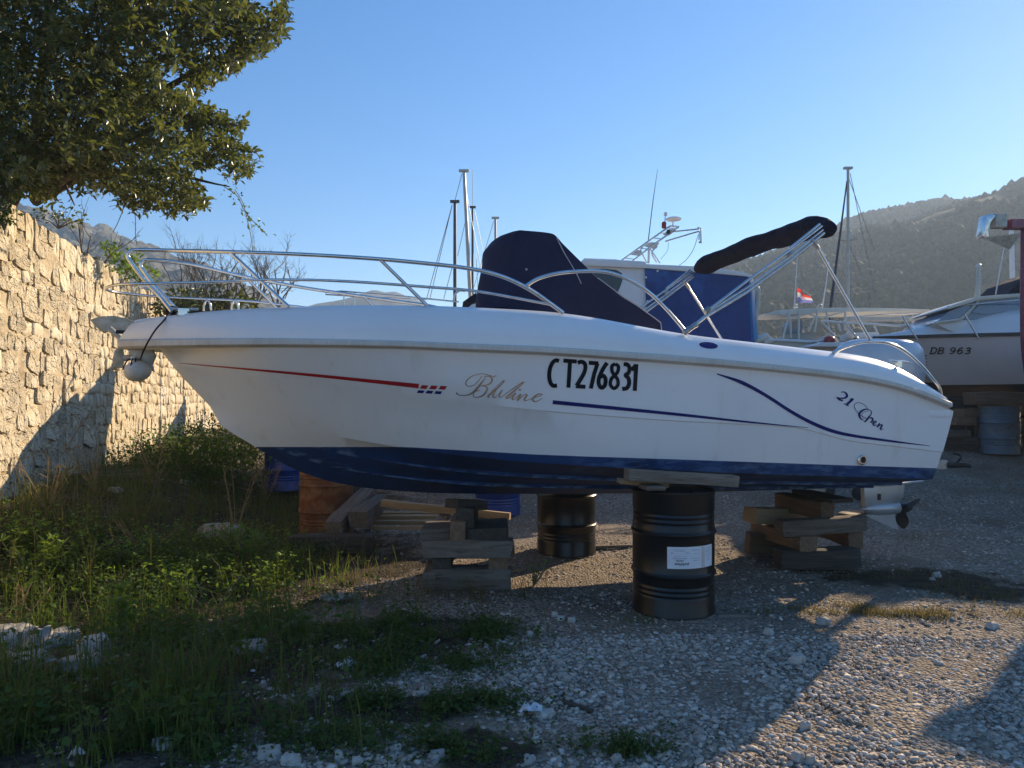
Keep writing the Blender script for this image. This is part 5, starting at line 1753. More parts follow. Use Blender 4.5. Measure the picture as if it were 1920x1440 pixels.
# the heap beside the rusty drum
G3 = 'old wood heaped beside the rusty drum'
gp = ground_pt(615, 1045)
timber((gp.x - 0.42, gp.y + 0.08, gp.z + 0.1), (gp.x + 0.42, gp.y + 0.1, gp.z + 0.11), 0.2, 0.2, 'rotten dark log lying in front of the rusty drum', 'wood_dark', group=G3, round_=0.12)
timber(at(628, 992, 7.0), at(688, 925, 8.0), 0.17, 0.15, 'cracked grey beam sloping up against the rusty drum', 'wood_grey', group=G3)
timber(at(673, 976, 7.05), at(708, 940, 8.0), 0.19, 0.165, 'thick squared beam with a dark end beside the sloping beam', 'wood_grey', group=G3)
for k, (y0, y1, lab) in enumerate([(961, 966, 'lowest'), (967, 975, 'second'), (977, 984, 'third'), (988, 994, 'front')]):
    px_timber(684 + 3 * k, y0, 838 - 2 * k, y1, 8.0 - 0.22 * k, 0.09, ['rearmost pale slat of the slatted frame', 'second slat from the back of the slatted frame', 'third slat from the back of the slatted frame', 'front slat of the slatted frame near the grass'][k], 'wood_fresh', group=G3, name='slat_board')
timber(at(716, 943, 7.5), at(956, 968, 7.4), 0.09, 0.075, 'long light batten lying slantwise over the heap', 'wood_fresh', group=G3, name='batten')
timber(at(820, 984, 7.2), at(838, 964, 7.6), 0.10, 0.06, 'short grey stub resting on the slats', 'wood_grey', group=G3)
timber(at(905, 985, 7.1), at(893, 968, 7.6), 0.13, 0.045, 'short plank leaning on the middle crib', 'wood_grey', group=G3, name='plank')
px_timber(690, 928, 745, 937, 9.0, 0.12, 'weathered board glimpsed far under the hull', 'wood_grey', group=G3, name='board')
gp = ground_pt(1143, 1030)
timber((gp.x - 0.24, gp.y, gp.z + 0.02), (gp.x + 0.24, gp.y + 0.06, gp.z + 0.02), 0.05, 0.03, 'thin grey slat on the gravel between the two black drums', 'wood_grey', name='slat_board')
gp = ground_pt(1375, 1158)
timber((gp.x - 0.11, gp.y, gp.z + 0.012), (gp.x + 0.12, gp.y + 0.03, gp.z + 0.012), 0.04, 0.02, 'small grey stick on the gravel beside the near drum', 'wood_grey', name='stick')
gp = ground_pt(1083, 1328)
timber((gp.x - 0.07, gp.y + 0.06, gp.z + 0.012), (gp.x + 0.07, gp.y - 0.06, gp.z + 0.012), 0.018, 0.016, 'short black stick on the gravel in front', 'wood_dark', name='stick')

# ------------------------------------------------------------------ boat trailer behind the stern
hp = at(1795, 872, 9.4)
gt_ = gz(hp.x, 9.4)
trailer = empty('boat_trailer', (hp.x, 9.4, gt_), 'grey boat trailer drawbar with a tow hitch behind the stern', 'trailer')
hz = hp.z
tb_ = MB()
back_ = Vector((hp.x - 1.9, 10.4, hz + 0.02))
tb_.beam((hp.x - 0.12, 9.42, hz), back_, 0.10, 0.13)
tb_.build('drawbar', 'dull_steel', trailer, bevel=0.008)
tb_ = MB()
tb_.tube([(hp.x - 0.15, 9.41, hz), (hp.x + 0.10, 9.38, hz)], [0.045, 0.03], 12)
tb_.lathe([(0.035, -0.02), (0.045, 0.0), (0.03, 0.03)], (hp.x + 0.12, 9.37, hz - 0.01), seg=14)
tb_.tube(smooth_path([(hp.x - 0.02, 9.38, hz + 0.03), (hp.x + 0.03, 9.38, hz + 0.12), (hp.x - 0.06, 9.4, hz + 0.16)], 8), 0.015, 8)
tb_.build('tow_hitch', 'dark_metal', trailer, smooth=50)
tb_ = MB()
tb_.tube([(hp.x - 1.05, 9.9, hz + 0.05), (hp.x - 1.05, 9.9, gz(hp.x - 1.05, 9.9) + 0.16)], 0.025, 10)
tb_.build('jockey_post', 'dark_metal', trailer, smooth=50)
Ry = Matrix.Rotation(math.pi / 2, 3, 'X')
MB().lathe([(0.09, -0.03), (0.1, -0.02), (0.1, 0.02), (0.09, 0.03)], (hp.x - 1.05, 9.9, gz(hp.x - 1.05, 9.9) + 0.10), seg=18, R=Ry).build('jockey_wheel', 'rubber', trailer, smooth=40)
ax_ = MB()
ax_.beam(back_ + Vector((0.1, -0.85, -0.08)), back_ + Vector((-0.2, 0.85, -0.08)), 0.08, 0.08)
ax_.build('axle', 'dull_steel', trailer)
for s in (-0.8, 0.8):
    c = back_ + Vector((-0.05 - 0.17 * s, s, 0)); c.z = gz(c.x, c.y) + 0.27
    w_ = MB().lathe([(0.12, -0.08), (0.26, -0.08), (0.28, -0.04), (0.28, 0.04), (0.26, 0.08), (0.12, 0.08)], c, seg=24, R=Ry).build('wheel', 'rubber', trailer, smooth=40)
    MB().lathe([(0.14, -0.085), (0.10, -0.09), (0.10, 0.09), (0.14, 0.085)], c, seg=18, R=Ry).build('rim', 'dull_steel', w_, smooth=40)
# ------------------------------------------------------------------ boats behind
class Frame:
    """local boat axes: u from bow to stern, v to port/starboard"""
    def __init__(self, bow, ang):
        self.b = Vector((bow[0], bow[1], 0)); a = ang
        self.eu = Vector((math.cos(a), math.sin(a), 0)); self.ev = Vector((math.sin(a), -math.cos(a), 0)); self.a = a
        self.R = Matrix.Rotation(a, 3, 'Z')
    def __call__(self, u, v, z):
        p = self.b + self.eu * u + self.ev * v
        return Vector((p.x, p.y, z))
    def on(self, px, py, v):
        """photo pixel on the plane v = const"""
        lo, hi = 2.0, 80.0
        for _ in range(50):
            m = (lo + hi) / 2
            p = at(px, py, m)
            if (p - self.b).dot(self.ev) > v: lo = m
            else: hi = m
        p = at(px, py, (lo + hi) / 2)
        d = p - self.b
        return self(d.dot(self.eu), v, p.z)

def loft_hull(fr, L, beam, zk, zc, zs0, zs1, parent, m_top, m_bot, zw=None, rake=0.9, nst=30, name='hull', deck='boat_white', stripe=None, full=2.4, spring=0.8):
    """bow u=0; zs0/zs1 sheer at bow/stern, zc chine, zk keel; returns sheer function"""
    def hbm(u):
        s = min(max(u / (L * 0.5), 0), 1)
        return beam / 2 * (1 - (1 - s) ** full) + 0.02
    def sheer(u):
        t = u / L
        return zs0 + (zs1 - zs0) * (t ** spring)
    zw = zw if zw is not None else zc
    rows_t, rows_b = [[], [], []], [[], [], []]
    T, Wl, Ch, Kl = [], [], [], []
    for i in range(nst):
        t = i / (nst - 1)
        u = L * t
        uw = rake * 0.62 + (L - rake * 0.62) * t
        uk = rake + (L - rake) * t
        T.append((u, hbm(u), sheer(u)))
        hw = max((hbm(uw) - 0.02) * (0.90 if t > 0.02 else 1.0) * (1 - (1 - min(t * 2.2, 1)) ** 2) ** 0.8, 0.012)
        Wl.append((uw, hw, zw))
        Kl.append((uk, 0.01, zk + (zw - zk) * max(0, 1 - t * 7) ** 1.5))
    out = {}
    for nm, a, b_, m in (('topsides', T, Wl, m_top), ('bottom', Wl, Kl, m_bot)):
        mb = MB()
        for s in (1, -1):
            rows_ = []
            for q in np.linspace(0, 1, 5):
                bulge = 0.03 * math.sin(q * math.pi)
                rows_.append([fr(x[0] + (y[0] - x[0]) * q, s * (x[1] + (y[1] - x[1]) * q + bulge * min(1, x[1])), x[2] + (y[2] - x[2]) * q) for x, y in zip(a, b_)])
            mb.grid(rows_)
        A, B_ = a[-1], b_[-1]
        mb.add([fr(A[0], A[1], A[2]), fr(A[0], -A[1], A[2]), fr(B_[0], -B_[1], B_[2]), fr(B_[0], B_[1], B_[2])], [(0, 1, 2, 3)])
        out[nm] = mb.build(nm, m, parent, smooth=40, merge=True)
    dk = MB()
    dk.grid([[fr(x[0], x[1] * q, x[2] + 0.05 * (1 - q * q)) for q in (1, .5, 0, -.5, -1)] for x in T])
    dk.build('deck', deck, parent, smooth=50)
    rl = MB()
    for s in (1, -1):
        rl.tube([fr(x[0], s * (x[1] + 0.01), x[2]) for x in T], 0.035, 8)
    rl.build('rub_strake', stripe or 'boat_white', parent, smooth=60)
    return hbm, sheer

def px_tube(mb, pts, Y, r, seg=8, smooth=False):
    P_ = [at(x, y, Y) for x, y in pts]
    mb.tube(smooth_path(P_, 6 * len(P_)) if smooth and len(P_) > 2 else P_, r, seg)

# --- cabin cruiser with the blue cockpit cover
f2 = Frame((-4.2, 12.55), math.radians(5))
cz = gz(0, 12)
cru = empty('cabin_cruiser', f2(3.9, 0, cz), 'white cabin cruiser with a bright blue cockpit cover and steel radar arch', 'boat')
hb2, sh2 = loft_hull(f2, 8.0, 2.8, 1.25, 1.85, 3.10, 2.40, cru, 'boat_white', 'bottom_dark', zw=1.95, rake=1.3)
# cabin side: pixel outline on the near side
V2 = 1.12
cab_px = [(868, 585), (885, 570), (1000, 540), (1080, 505), (1092, 487), (1140, 485), (1212, 489), (1230, 560), (1230, 660), (868, 660)]
cab = [f2.on(x, y, V2) for x, y in cab_px]
cb2 = MB(); cb2.prism(cab, f2.ev * (-2 * V2)); cb2.build('cabin', 'boat_white', cru, bevel=0.05, smooth=40)
rf = MB()
rf_px = [(1088, 493), (1100, 486), (1180, 490), (1215, 495), (1330, 500), (1395, 510), (1413, 516), (1413, 521), (1390, 517), (1215, 503), (1090, 498)]
rf.prism([f2.on(x, y, V2 + 0.06) for x, y in rf_px], f2.ev * (-2 * V2 - 0.12)); rf.build('roof', 'boat_white', cru, bevel=0.015, smooth=40)
ha = MB(); ha.prism([f2.on(x, y, 0.5) for x, y in [(1095, 484), (1158, 486), (1158, 492), (1095, 491)]], f2.ev * -0.9); ha.build('roof_hatch', 'boat_white', cru, bevel=0.01)
wi = MB()
wpx = [(1106, 505), (1130, 503.5), (1156, 506), (1166, 512), (1168, 522), (1163, 538), (1158, 548), (1150, 546), (1128, 528), (1112, 513)]
wi.prism([f2.on(x, y, V2 + 0.012) for x, y in wpx], f2.ev * -0.02); wi.build('side_window', 'window_dark', cru, bevel=0.004)
# blue canvas enclosure
tp_px = [(1209, 500), (1260, 502), (1330, 505), (1380, 511), (1405, 518), (1408, 560), (1414, 634), (1395, 640), (1300, 640), (1213, 640)]
tpn = [f2.on(x, y, V2 + 0.03) for x, y in tp_px]
tv = MB()
gridp = []
for j in range(13):
    s = j / 12
    row_ = []
    for i in range(25):
        t = i / 24
        xtop = 1209 + (1405 - 1209) * t
        ytop = np.interp(xtop, [1209, 1260, 1330, 1380, 1405], [500, 502, 505, 511, 518])
        xb = 1214 + (1415 - 1214) * t
        p = f2.on(xtop + (xb - xtop) * s, ytop + (642 - ytop) * s, V2 + 0.03 + 0.02 * mnoise.noise(Vector((t * 5, s * 3, 0))))
        row_.append(p)
    gridp.append(row_)
tv.grid(gridp)
tv.build('side_curtain', 'tarp_blue', cru, smooth=70)
fpm = MB()
rows_f = []
for s in np.linspace(0, 1, 8):
    xl = 1404 + 5 * s; xr = 1412 + 9 * s; y = 520 + (638 - 520) * s
    rows_f.append([f2.on(xl, y, V2 + 0.05), f2.on((xl + xr) / 2, y, V2 - 0.02 + 0.03 * math.sin(s * 6)), f2.on(xr, y - 3 * s, V2 - 0.12)])
fpm.grid(rows_f)
fpm.build('loose_flap', 'tarp_flap_sunlit', cru, smooth=70)
te = MB()
gr_ = []
for row_ in gridp:
    e = row_[-1]
    gr_.append([e + f2.ev * (-2 * V2 - 0.06) * q + f2.eu * (0.06 * math.sin(q * 9) * 0.4 - 0.06) for q in np.linspace(0, 1, 9)])
te.grid(gr_)
te.build('end_curtain', 'tarp_blue', cru, smooth=70)
tf_ = MB(); tf_.grid([[p + f2.ev * (-2 * V2 - 0.06) for p in r] for r in gridp]); tf_.build('side_curtain', 'tarp_blue', cru, smooth=70)
for (x, y) in [(1233, 508), (1323, 511), (1365, 513), (1388, 516), (1211, 520), (1213, 545), (1214, 565)]:
    MB().box(f2.on(x, y, V2 + 0.05), (0.03, 0.02, 0.03), f2.R).build('snap_button', 'boat_white', cru)
# radar arch (an inclined ladder of tubes), lamp, dome, davit
Y2 = 11.75
ar = MB()
sx2 = lambda x, y: (1100 + x / 8.0, 380 + y / 8.0)
def q2(x, y, v=0.0): return f2.on(*sx2(x, y), v)
for pts in ([(480, 900), (840, 640), (1250, 350)], [(640, 915), (960, 660), (1380, 365)], [(1250, 350), (1385, 362)]):
    ar.tube([q2(*p) for p in pts], 0.016, 8)
for pts in ([(905, 600), (830, 670), (822, 740), (905, 905)], [(1060, 660), (985, 730), (985, 790), (1050, 900)], [(930, 660), (1100, 910)]):
    ar.tube(smooth_path([q2(*p) for p in pts], 14), 0.014, 8)
for t in np.linspace(0.12, 0.95, 7):
    ar.tube([q2(480 + 770 * t, 900 - 550 * t), q2(640 + 740 * t, 915 - 550 * t)], 0.009, 6)
ar.build('radar_arch', 'steel', cru, smooth=60)
for quad in ([(870, 640), (960, 590), (1085, 600), (1015, 685)], [(650, 765), (740, 705), (830, 720), (770, 780)], [(1150, 470), (1240, 395), (1340, 400), (1230, 480)]):
    P_ = [q2(*p) for p in quad]
    MB().prism(P_, Vector((0, 0, -0.02))).build('arch_plate', 'engine_grey', cru)
an = MB(); an.tube([q2(930, 910), q2(935, 680)], 0.022, 8); an.build('mast_post', 'boat_white', cru, smooth=60)
MB().tube([q2(925, 560), q2(997, -40), q2(1063, -500)], [0.010, 0.008, 0.004], 6).build('whip_antenna', 'wire', cru, smooth=60)
MB().lathe([(0.02, -0.04), (0.13, -0.02), (0.145, 0.0), (0.12, 0.018), (0.02, 0.028)], q2(1305, 245), seg=24).build('satellite_dome', 'boat_white', cru, smooth=50)
MB().tube([q2(1295, 345), q2(1295, 260)], 0.014, 8).build('dome_stalk', 'boat_white', cru)
MB().tube([q2(1165, 380), q2(1180, 200)], 0.011, 8).build('lamp_post', 'steel', cru)
MB().lathe([(0.03, 0), (0.034, 0.015), (0.034, 0.05), (0.015, 0.065)], q2(1185, 195), seg=14).build('anchor_lamp', 'boat_white', cru, smooth=40)
MB().lathe([(0.035, 0), (0.045, 0.02), (0.045, 0.09), (0.03, 0.12)], q2(1160, 385), seg=14).build('navigation_lamp', 'lamp_red', cru, smooth=40)
MB().lathe([(0.03, 0), (0.035, 0.02), (0.035, 0.06), (0.02, 0.08)], q2(1225, 470), seg=14).build('horn', 'dark_metal', cru, smooth=40)
dv = MB()
dv.tube([q2(1300, 435), q2(1680, 395)], 0.013, 8); dv.tube([q2(1180, 580), q2(1680, 430)], 0.013, 8)
dv.tube([q2(1665, 375), q2(1715, 385), q2(1715, 590)], 0.014, 8); dv.tube([q2(1690, 430), q2(1685, 560)], 0.010, 6)
dv.lathe([(0.03, 0), (0.03, 0.03)], q2(1705, 605), seg=10)
dv.build('davit', 'dull_steel', cru, smooth=60)
cd = MB(); cd.tube(smooth_path([q2(1675, 480), q2(1600, 700), q2(1500, 850), q2(1390, 940)], 20), 0.006, 6); cd.tube(smooth_path([q2(1225, 590), q2(1210, 720), q2(1110, 850)], 14), 0.004, 6); cd.build('davit_line', 'wire', cru)
hs_ = MB(); hs_.tube(smooth_path([f2.on(x, y, 0.2) for x, y in [(1409, 575), (1414, 545), (1419, 540), (1421, 555), (1418, 585), (1414, 610)]], 24), 0.05, 8); hs_.build('horseshoe_buoy', 'boat_cream', cru, smooth=60)
for k, (x, y) in enumerate([(1424, 636), (1432, 633), (1440, 640)]):
    MB().lathe([(0.01, -0.1), (0.06, -0.08), (0.075, 0.0), (0.06, 0.08), (0.01, 0.1)], f2.on(x, y, 0.9), seg=14, R=Matrix.Rotation(1.2, 3, 'Y')).build('stern_fender', 'fender_white', cru, smooth=50)
rl = MB()
pts = [f2.on(x, y, 1.0) for x, y in [(610, 548), (640, 546), (760, 556), (860, 566)]]
rl.tube(pts, 0.014, 6); MB().tube([f2.on(x, y, -1.0) for x, y in [(610, 552), (700, 558), (800, 562)]], 0.014, 6).build('bow_rail', 'steel', cru, smooth=60)
for x, y0, y1 in [(645, 546, 577), (665, 548, 580), (766, 556, 576)]:
    rl.tube([f2.on(x, y0, 1.0), f2.on(x, y1, 1.0)], 0.012, 6)
rl.build('bow_rail', 'steel', cru, smooth=60)
bl = MB(); bl.prism([f2.on(x, y, 0.6) for x, y in [(868, 566), (893, 548), (897, 566)]], f2.ev * -1.2); bl.build('windscreen_cover', 'black_canvas', cru)
pulp = MB(); pulp.tube(smooth_path([f2.on(x, y, 0.3) for x, y in [(850, 566), (853, 552), (862, 545), (872, 546)]], 12), 0.018, 8); pulp.build('deck_bracket', 'boat_white', cru, smooth=60)
# supports of the cruiser
for (u, v, lab) in [(1.9, 0, 'timber block stack under the cruiser keel near its bow'), (5.9, 0, 'timber block stack under the cruiser keel near its stern')]:
    p = f2(u, v, 0); g = gz(p.x, p.y)
    for k in range(3):
        a = f2.eu if k % 2 else f2.ev
        timber(Vector((p.x, p.y, g + 0.1 + 0.19 * k)) - a * 0.45, Vector((p.x, p.y, g + 0.1 + 0.19 * k)) + a * 0.45, 0.28, 0.19, ['lowest', 'middle', 'topmost'][k] + ' baulk of the stack under the cruiser ' + ('bow' if u < 3 else 'stern'), 'wood_dark', group='timber under the cabin cruiser')

# --- small unseen boat added on drums behind the bow to shade the wall
f7 = Frame((-4.5, 10.25), math.radians(2))
shade_hull = empty('shade_boat', f7(1.5, 0, gz(-3, 10.2)), 'small white boat added unseen behind the bow to shade the wall', 'shade_boat')
loft_hull(f7, 3.1, 1.3, 1.22, 1.5, 2.2, 2.05, shade_hull, 'boat_white', 'boat_white', zw=1.55, rake=0.5, nst=18)

# --- T-top boat
f3 = Frame((3.4, 15.2), math.radians(6))
tt = empty('console_boat', f3(2.5, 0, gz(6, 15)), 'cream open boat with a hard T-top and canvas covered console', 'boat')
loft_hull(f3, 5.6, 2.2, 1.2, 1.6, 2.85, 2.55, tt, 'boat_cream', 'bottom_dark', zw=1.8, rake=0.8)
top_px = [(1434, 588), (1460, 582), (1500, 578.5), (1560, 577), (1600, 577), (1680, 578), (1745, 580.5), (1745, 584), (1690, 584), (1560, 585.5), (1480, 590), (1436, 590)]
t3 = MB(); t3.prism([f3.on(x, y, 0.6) for x, y in top_px], f3.ev * -1.0); t3.build('hard_top', 'boat_cream', tt, bevel=0.015, smooth=40)
lg3 = MB()
c3 = lambda x, y, v=0.6: f3.on(1400 + x / 6.0, 540 + y / 6.0, v)
for a, b_ in [((485, 265), (385, 655)), ((490, 330), (500, 560)), ((588, 250), (585, 670)), ((770, 320), (690, 490)), ((795, 265), (765, 495)), ((895, 260), (935, 510)), ((905, 510), (855, 590)), ((960, 520), (1030, 600)), ((1110, 260), (1105, 470))]:
    MB().tube([c3(*a), c3(*b_)], 0.022, 8).build('top_leg', 'boat_cream', tt, smooth=60)
for pts in ([(365, 285), (480, 325), (600, 320), (700, 285)], [(680, 280), (800, 325), (900, 320), (1110, 265)]):
    MB().tube(smooth_path([c3(*p) for p in pts], 16), 0.018, 8).build('top_brace', 'boat_cream', tt, smooth=60)
cv = MB()
cov = [(455, 665), (510, 590), (560, 515), (600, 500), (760, 500), (820, 530), (845, 585), (840, 640), (740, 670)]
cv.prism([c3(x, y, 0.45) for x, y in cov], f3.ev * -0.9); cv.build('console_cover', 'beige_canvas', tt, bevel=0.05, smooth=60)
fp = MB(); fp.tube([c3(540, 190, 0.3), c3(545, 60, 0.3), c3(570, -345, 0.3)], [0.014, 0.012, 0.008], 6); fp.build('flagstaff', 'boat_white', tt, smooth=60)
MB().lathe([(0.05, 0), (0.055, 0.02), (0.02, 0.05), (0.04, 0.08), (0.01, 0.1)], c3(550, 225, 0.3), seg=12).build('staff_base', 'steel', tt, smooth=50)
ap = MB(); ap.tube([c3(850, 225, 0.2), c3(890, -20, 0.2), c3(925, -300, 0.2)], [0.016, 0.012, 0.008], 6); ap.build('antenna', 'boat_white', tt, smooth=60)
hp3 = MB(); hp3.tube(smooth_path([c3(800, 225, 0.3), c3(810, 185, 0.3), c3(840, 185, 0.3), c3(848, 222, 0.3)], 12), 0.012, 6); hp3.build('top_hoop', 'steel', tt, smooth=60)
wsc = MB(); wsc.prism([c3(600, 400, .4), c3(630, 350, .4), c3(628, 500, .4), c3(600, 500, .4)], f3.ev * -0.8); wsc.build('windscreen', 'window_blue', tt)
# flag: three wavy bands
fl = empty('flag', c3(548, 180, 0.3), 'small red white and blue flag on the T-top staff', 'flag')
def flag_pt(t, s):
    # t along the fly, s across 0..1 (0 top)
    a = c3(565, 0, 0.3); b_ = c3(555, 150, 0.3); c_ = c3(748, 178, 0.3); d_ = c3(670, 60, 0.3)
    top = a + (c3(700, 95, .3) - a) * t
    bot = b_ + (c_ - b_) * t
    p = top + (bot - top) * s
    return p + f3.ev * (0.06 * math.sin(t * 7 + s * 2)) 
for k, nm in enumerate(('flag_red', 'flag_white', 'flag_blue')):
    m = MB(); m.grid([[flag_pt(t, (k + q / 3) / 3) for t in np.linspace(0, 1, 14)] for q in range(4)])
    m.build(('red_band', 'white_band', 'blue_band')[k], nm, fl, smooth=70)
m = MB()
for i in range(4):
    for j in range(4):
        if (i + j) % 2 == 0:
            t0, s0 = 0.42 + i * 0.06, 0.36 + j * 0.07
            m.add([flag_pt(t, s) + f3.ev * 0.004 for t, s in ((t0, s0), (t0 + .06, s0), (t0 + .06, s0 + .07), (t0, s0 + .07))], [(0, 1, 2, 3)])
m.build('checker_emblem', 'flag_red', fl)

# --- low open boat with white tubular pulpit beside it
f4 = Frame((6.0, 14.0), math.radians(4))
lo4 = empty('open_boat', f4(2, 0, gz(7, 14)), 'low white open boat with bent tubular rails behind the outboard motor', 'boat')
loft_hull(f4, 4.6, 1.9, 1.35, 1.7, 2.62, 2.45, lo4, 'boat_white', 'bottom_dark', zw=1.85, rake=0.7)
c4 = lambda x, y, v=0.5: f4.on(1400 + x / 6.0, 540 + y / 6.0, v)
for pts in ([(1000, 540), (960, 510), (830, 370), (880, 370), (1090, 392), (1420, 405), (1660, 425), (1900, 420)], [(1090, 365), (1260, 590)], [(1740, 315), (1920, 580)], [(1435, 425), (1505, 580)], [(1030, 400), (1060, 490)], [(1265, 540), (1300, 600)]):
    MB().tube([c4(*p) for p in pts], 0.02, 8).build('tubular_rail', 'boat_white', lo4, smooth=50)
r5 = MB()
r5.tube([c4(x, y, 0.0) for x, y in [(1120, 335), (1500, 300), (1920, 287)]], 0.012, 6); r5.tube([c4(x, y, -0.3) for x, y in [(1790, 330), (1920, 315)]], 0.010, 6)
r5.build('wire_rail', 'steel', lo4, smooth=50)
for k, (x, y) in enumerate([(1160, 545), (1200, 590), (930, 590)]):
    MB().lathe([(0.02, -0.09), (0.09, -0.06), (0.11, 0), (0.09, 0.06), (0.02, 0.09)], c4(x, y, 0.3), seg=14).build('deck_fender', ['fender_white', 'dark_metal', 'lamp_red'][k], lo4, smooth=50)
bx = MB(); bx.prism([c4(x, y, 0.5) for x, y in [(760, 650), (860, 610), (1180, 612), (1190, 640), (1080, 660), (770, 662)]], f4.ev * -0.7); bx.build('seat_box', 'boat_white', lo4, bevel=0.02)
ck = MB(); ck.prism([c4(x, y, 0.2) for x, y in [(880, 590), (990, 520), (1000, 530), (900, 600)]], f4.ev * -0.5); ck.build('windscreen', 'engine_grey', lo4)
ws4 = MB(); ws4.prism([c4(x, y, 0.1) for x, y in [(1230, 500), (1470, 495), (1500, 510), (1480, 560), (1230, 560)]], f4.ev * -0.6); ws4.build('coaming', 'boat_white', lo4, bevel=0.02)

# --- the larger cruiser at the yard edge, DB 963
f5 = Frame((6.65, 13.1), math.radians(-9))
g5 = gz(9, 12.5)
db = empty('motor_cruiser', f5(4, 0, g5), 'large off-white motor cruiser lettered DB 963 on timber blocks', 'boat')
L5 = 9.2
def hb5(u):
    s = min(max(u / 4.2, 0), 1)
    return 1.55 * (1 - (1 - s) ** 2.3) + 0.02
def z5s(px): return None
strp = [(1660, 640.5), (1705, 644), (1760, 643), (1830, 640), (1920, 637)]
def hit5(px, py, off_=0.0):
    lo_, hi_ = 4.0, 30.0
    for _ in range(46):
        m_ = (lo_ + hi_) / 2
        p = at(px, py, m_); d = p - f5.b
        if d.dot(f5.ev) > hb5(d.dot(f5.eu)) + off_: lo_ = m_
        else: hi_ = m_
    p = at(px, py, (lo_ + hi_) / 2); d = p - f5.b
    return d.dot(f5.eu), d.dot(f5.ev), p.z
zst = [hit5(x, y) for x, y in [(1700, 643.5), (1800, 641), (1910, 637)]]
zwt = [hit5(x, y) for x, y in [(1770, 719), (1910, 721)]]
ZS = sum(p[2] for p in zst) / 3
ZW = sum(p[2] for p in zwt) / 2
nst = 40
T5, S5, W5, K5 = [], [], [], []
for i in range(nst):
    t = i / (nst - 1)
    u = L5 * t
    T5.append((u, hb5(u), ZS + 0.16 * (1 - t) ** 2 - 0.02))
    uw = 1.1 + (L5 - 1.1) * t
    W5.append((uw, max(hb5(uw) * 0.93 * (1 - (1 - min(1, t * 2.6)) ** 2) ** 0.7, 0.012), ZW))
    uk = 1.9 + (L5 - 1.9) * t
    K5.append((uk, 0.01, 1.28 + (ZW - 1.28) * max(0, 1 - t * 6)))
top5 = None
for nm, a, b_, m in (('topsides', T5, W5, 'boat_pink'), ('bottom', W5, K5, 'bottom_dark')):
    mb = MB()
    for s in (1, -1):
        mb.grid([[f5(x[0] + (y[0] - x[0]) * q, s * (x[1] + (y[1] - x[1]) * q + 0.03 * math.sin(q * math.pi) * min(1, x[1])), x[2] + (y[2] - x[2]) * q) for x, y in zip(a, b_)] for q in np.linspace(0, 1, 6)])
    A, B_ = a[-1], b_[-1]
    mb.add([f5(A[0], A[1], A[2]), f5(A[0], -A[1], A[2]), f5(B_[0], -B_[1], B_[2]), f5(B_[0], B_[1], B_[2])], [(0, 1, 2, 3)])
    top5 = mb if nm == 'topsides' else top5
    mb.build(nm, m, db, smooth=40, merge=True)
st5 = MB()
for s in (1, -1):
    st5.grid([[f5(x[0], s * (x[1] + 0.02), x[2] + dz) for x in T5] for dz in (0.03, -0.03)])
    st5.grid([[f5(x[0], s * (x[1] + o_), x[2] + 0.03) for x in T5] for o_ in (0.02, -0.05)])
st5.build('black_rub_strake', 'stripe_black', db, smooth=40)
# raised foredeck/coachroof: deck side band above the strake
dk5 = MB()
rows5 = []
for q in np.linspace(-1, 1, 13):
    r_ = []
    for x in T5:
        up = 0.46 * sstep(-0.3, 2.2, x[0]) * (1 - abs(q) ** 6)
        side_up = 0.0
        r_.append(f5(x[0], q * x[1] * 0.985, x[2] + 0.03 + float(up) + side_up))
    rows5.append(r_)
dk5.grid(rows5); dk5.build('foredeck', 'boat_white', db, smooth=60)
sup = MB()
V5 = 0.75
sp_px = [(1752, 607), (1775, 602), (1800, 599), (1920, 594), (2300, 586), (2300, 630), (1800, 630)]
sup.prism([f5.on(x, y, V5) for x, y in sp_px], f5.ev * (-2 * V5)); sup.build('cabin_trunk', 'boat_white', db, bevel=0.05, smooth=50)
ws5 = MB()
ws5.prism([f5.on(x, y, V5 + .005) for x, y in [(1753, 606), (1779, 584), (1834, 562), (1920, 555), (2280, 545), (2280, 598), (1900, 596), (1800, 600)]], f5.ev * (-2 * V5 - 0.01)); ws5.build('windscreen', 'window_blue', db)
ws6 = MB(); ws6.prism([f5.on(x, y, V5 + .03) for x, y in [(1822, 586), (1841, 566), (1910, 560), (1900, 582), (1850, 590)]], f5.ev * -0.02); ws6.build('side_window', 'window_blue', db)
fr5 = MB()
fr5.tube([f5.on(x, y, V5 + .03) for x, y in [(1753, 606), (1800, 599), (1816, 586), (1836, 562), (1912, 556)]], 0.025, 6); fr5.build('window_frame', 'boat_cream', db, smooth=50)
tp5 = MB(); tp5.prism([f5.on(x, y, V5 + .08) for x, y in [(1774, 578), (1800, 567), (1832, 556), (1920, 549), (2400, 526), (2400, 535), (1920, 556), (1838, 562), (1780, 580)]], f5.ev * (-2 * V5 - 0.16)); tp5.build('hard_top', 'boat_cream', db, bevel=0.012, smooth=50)
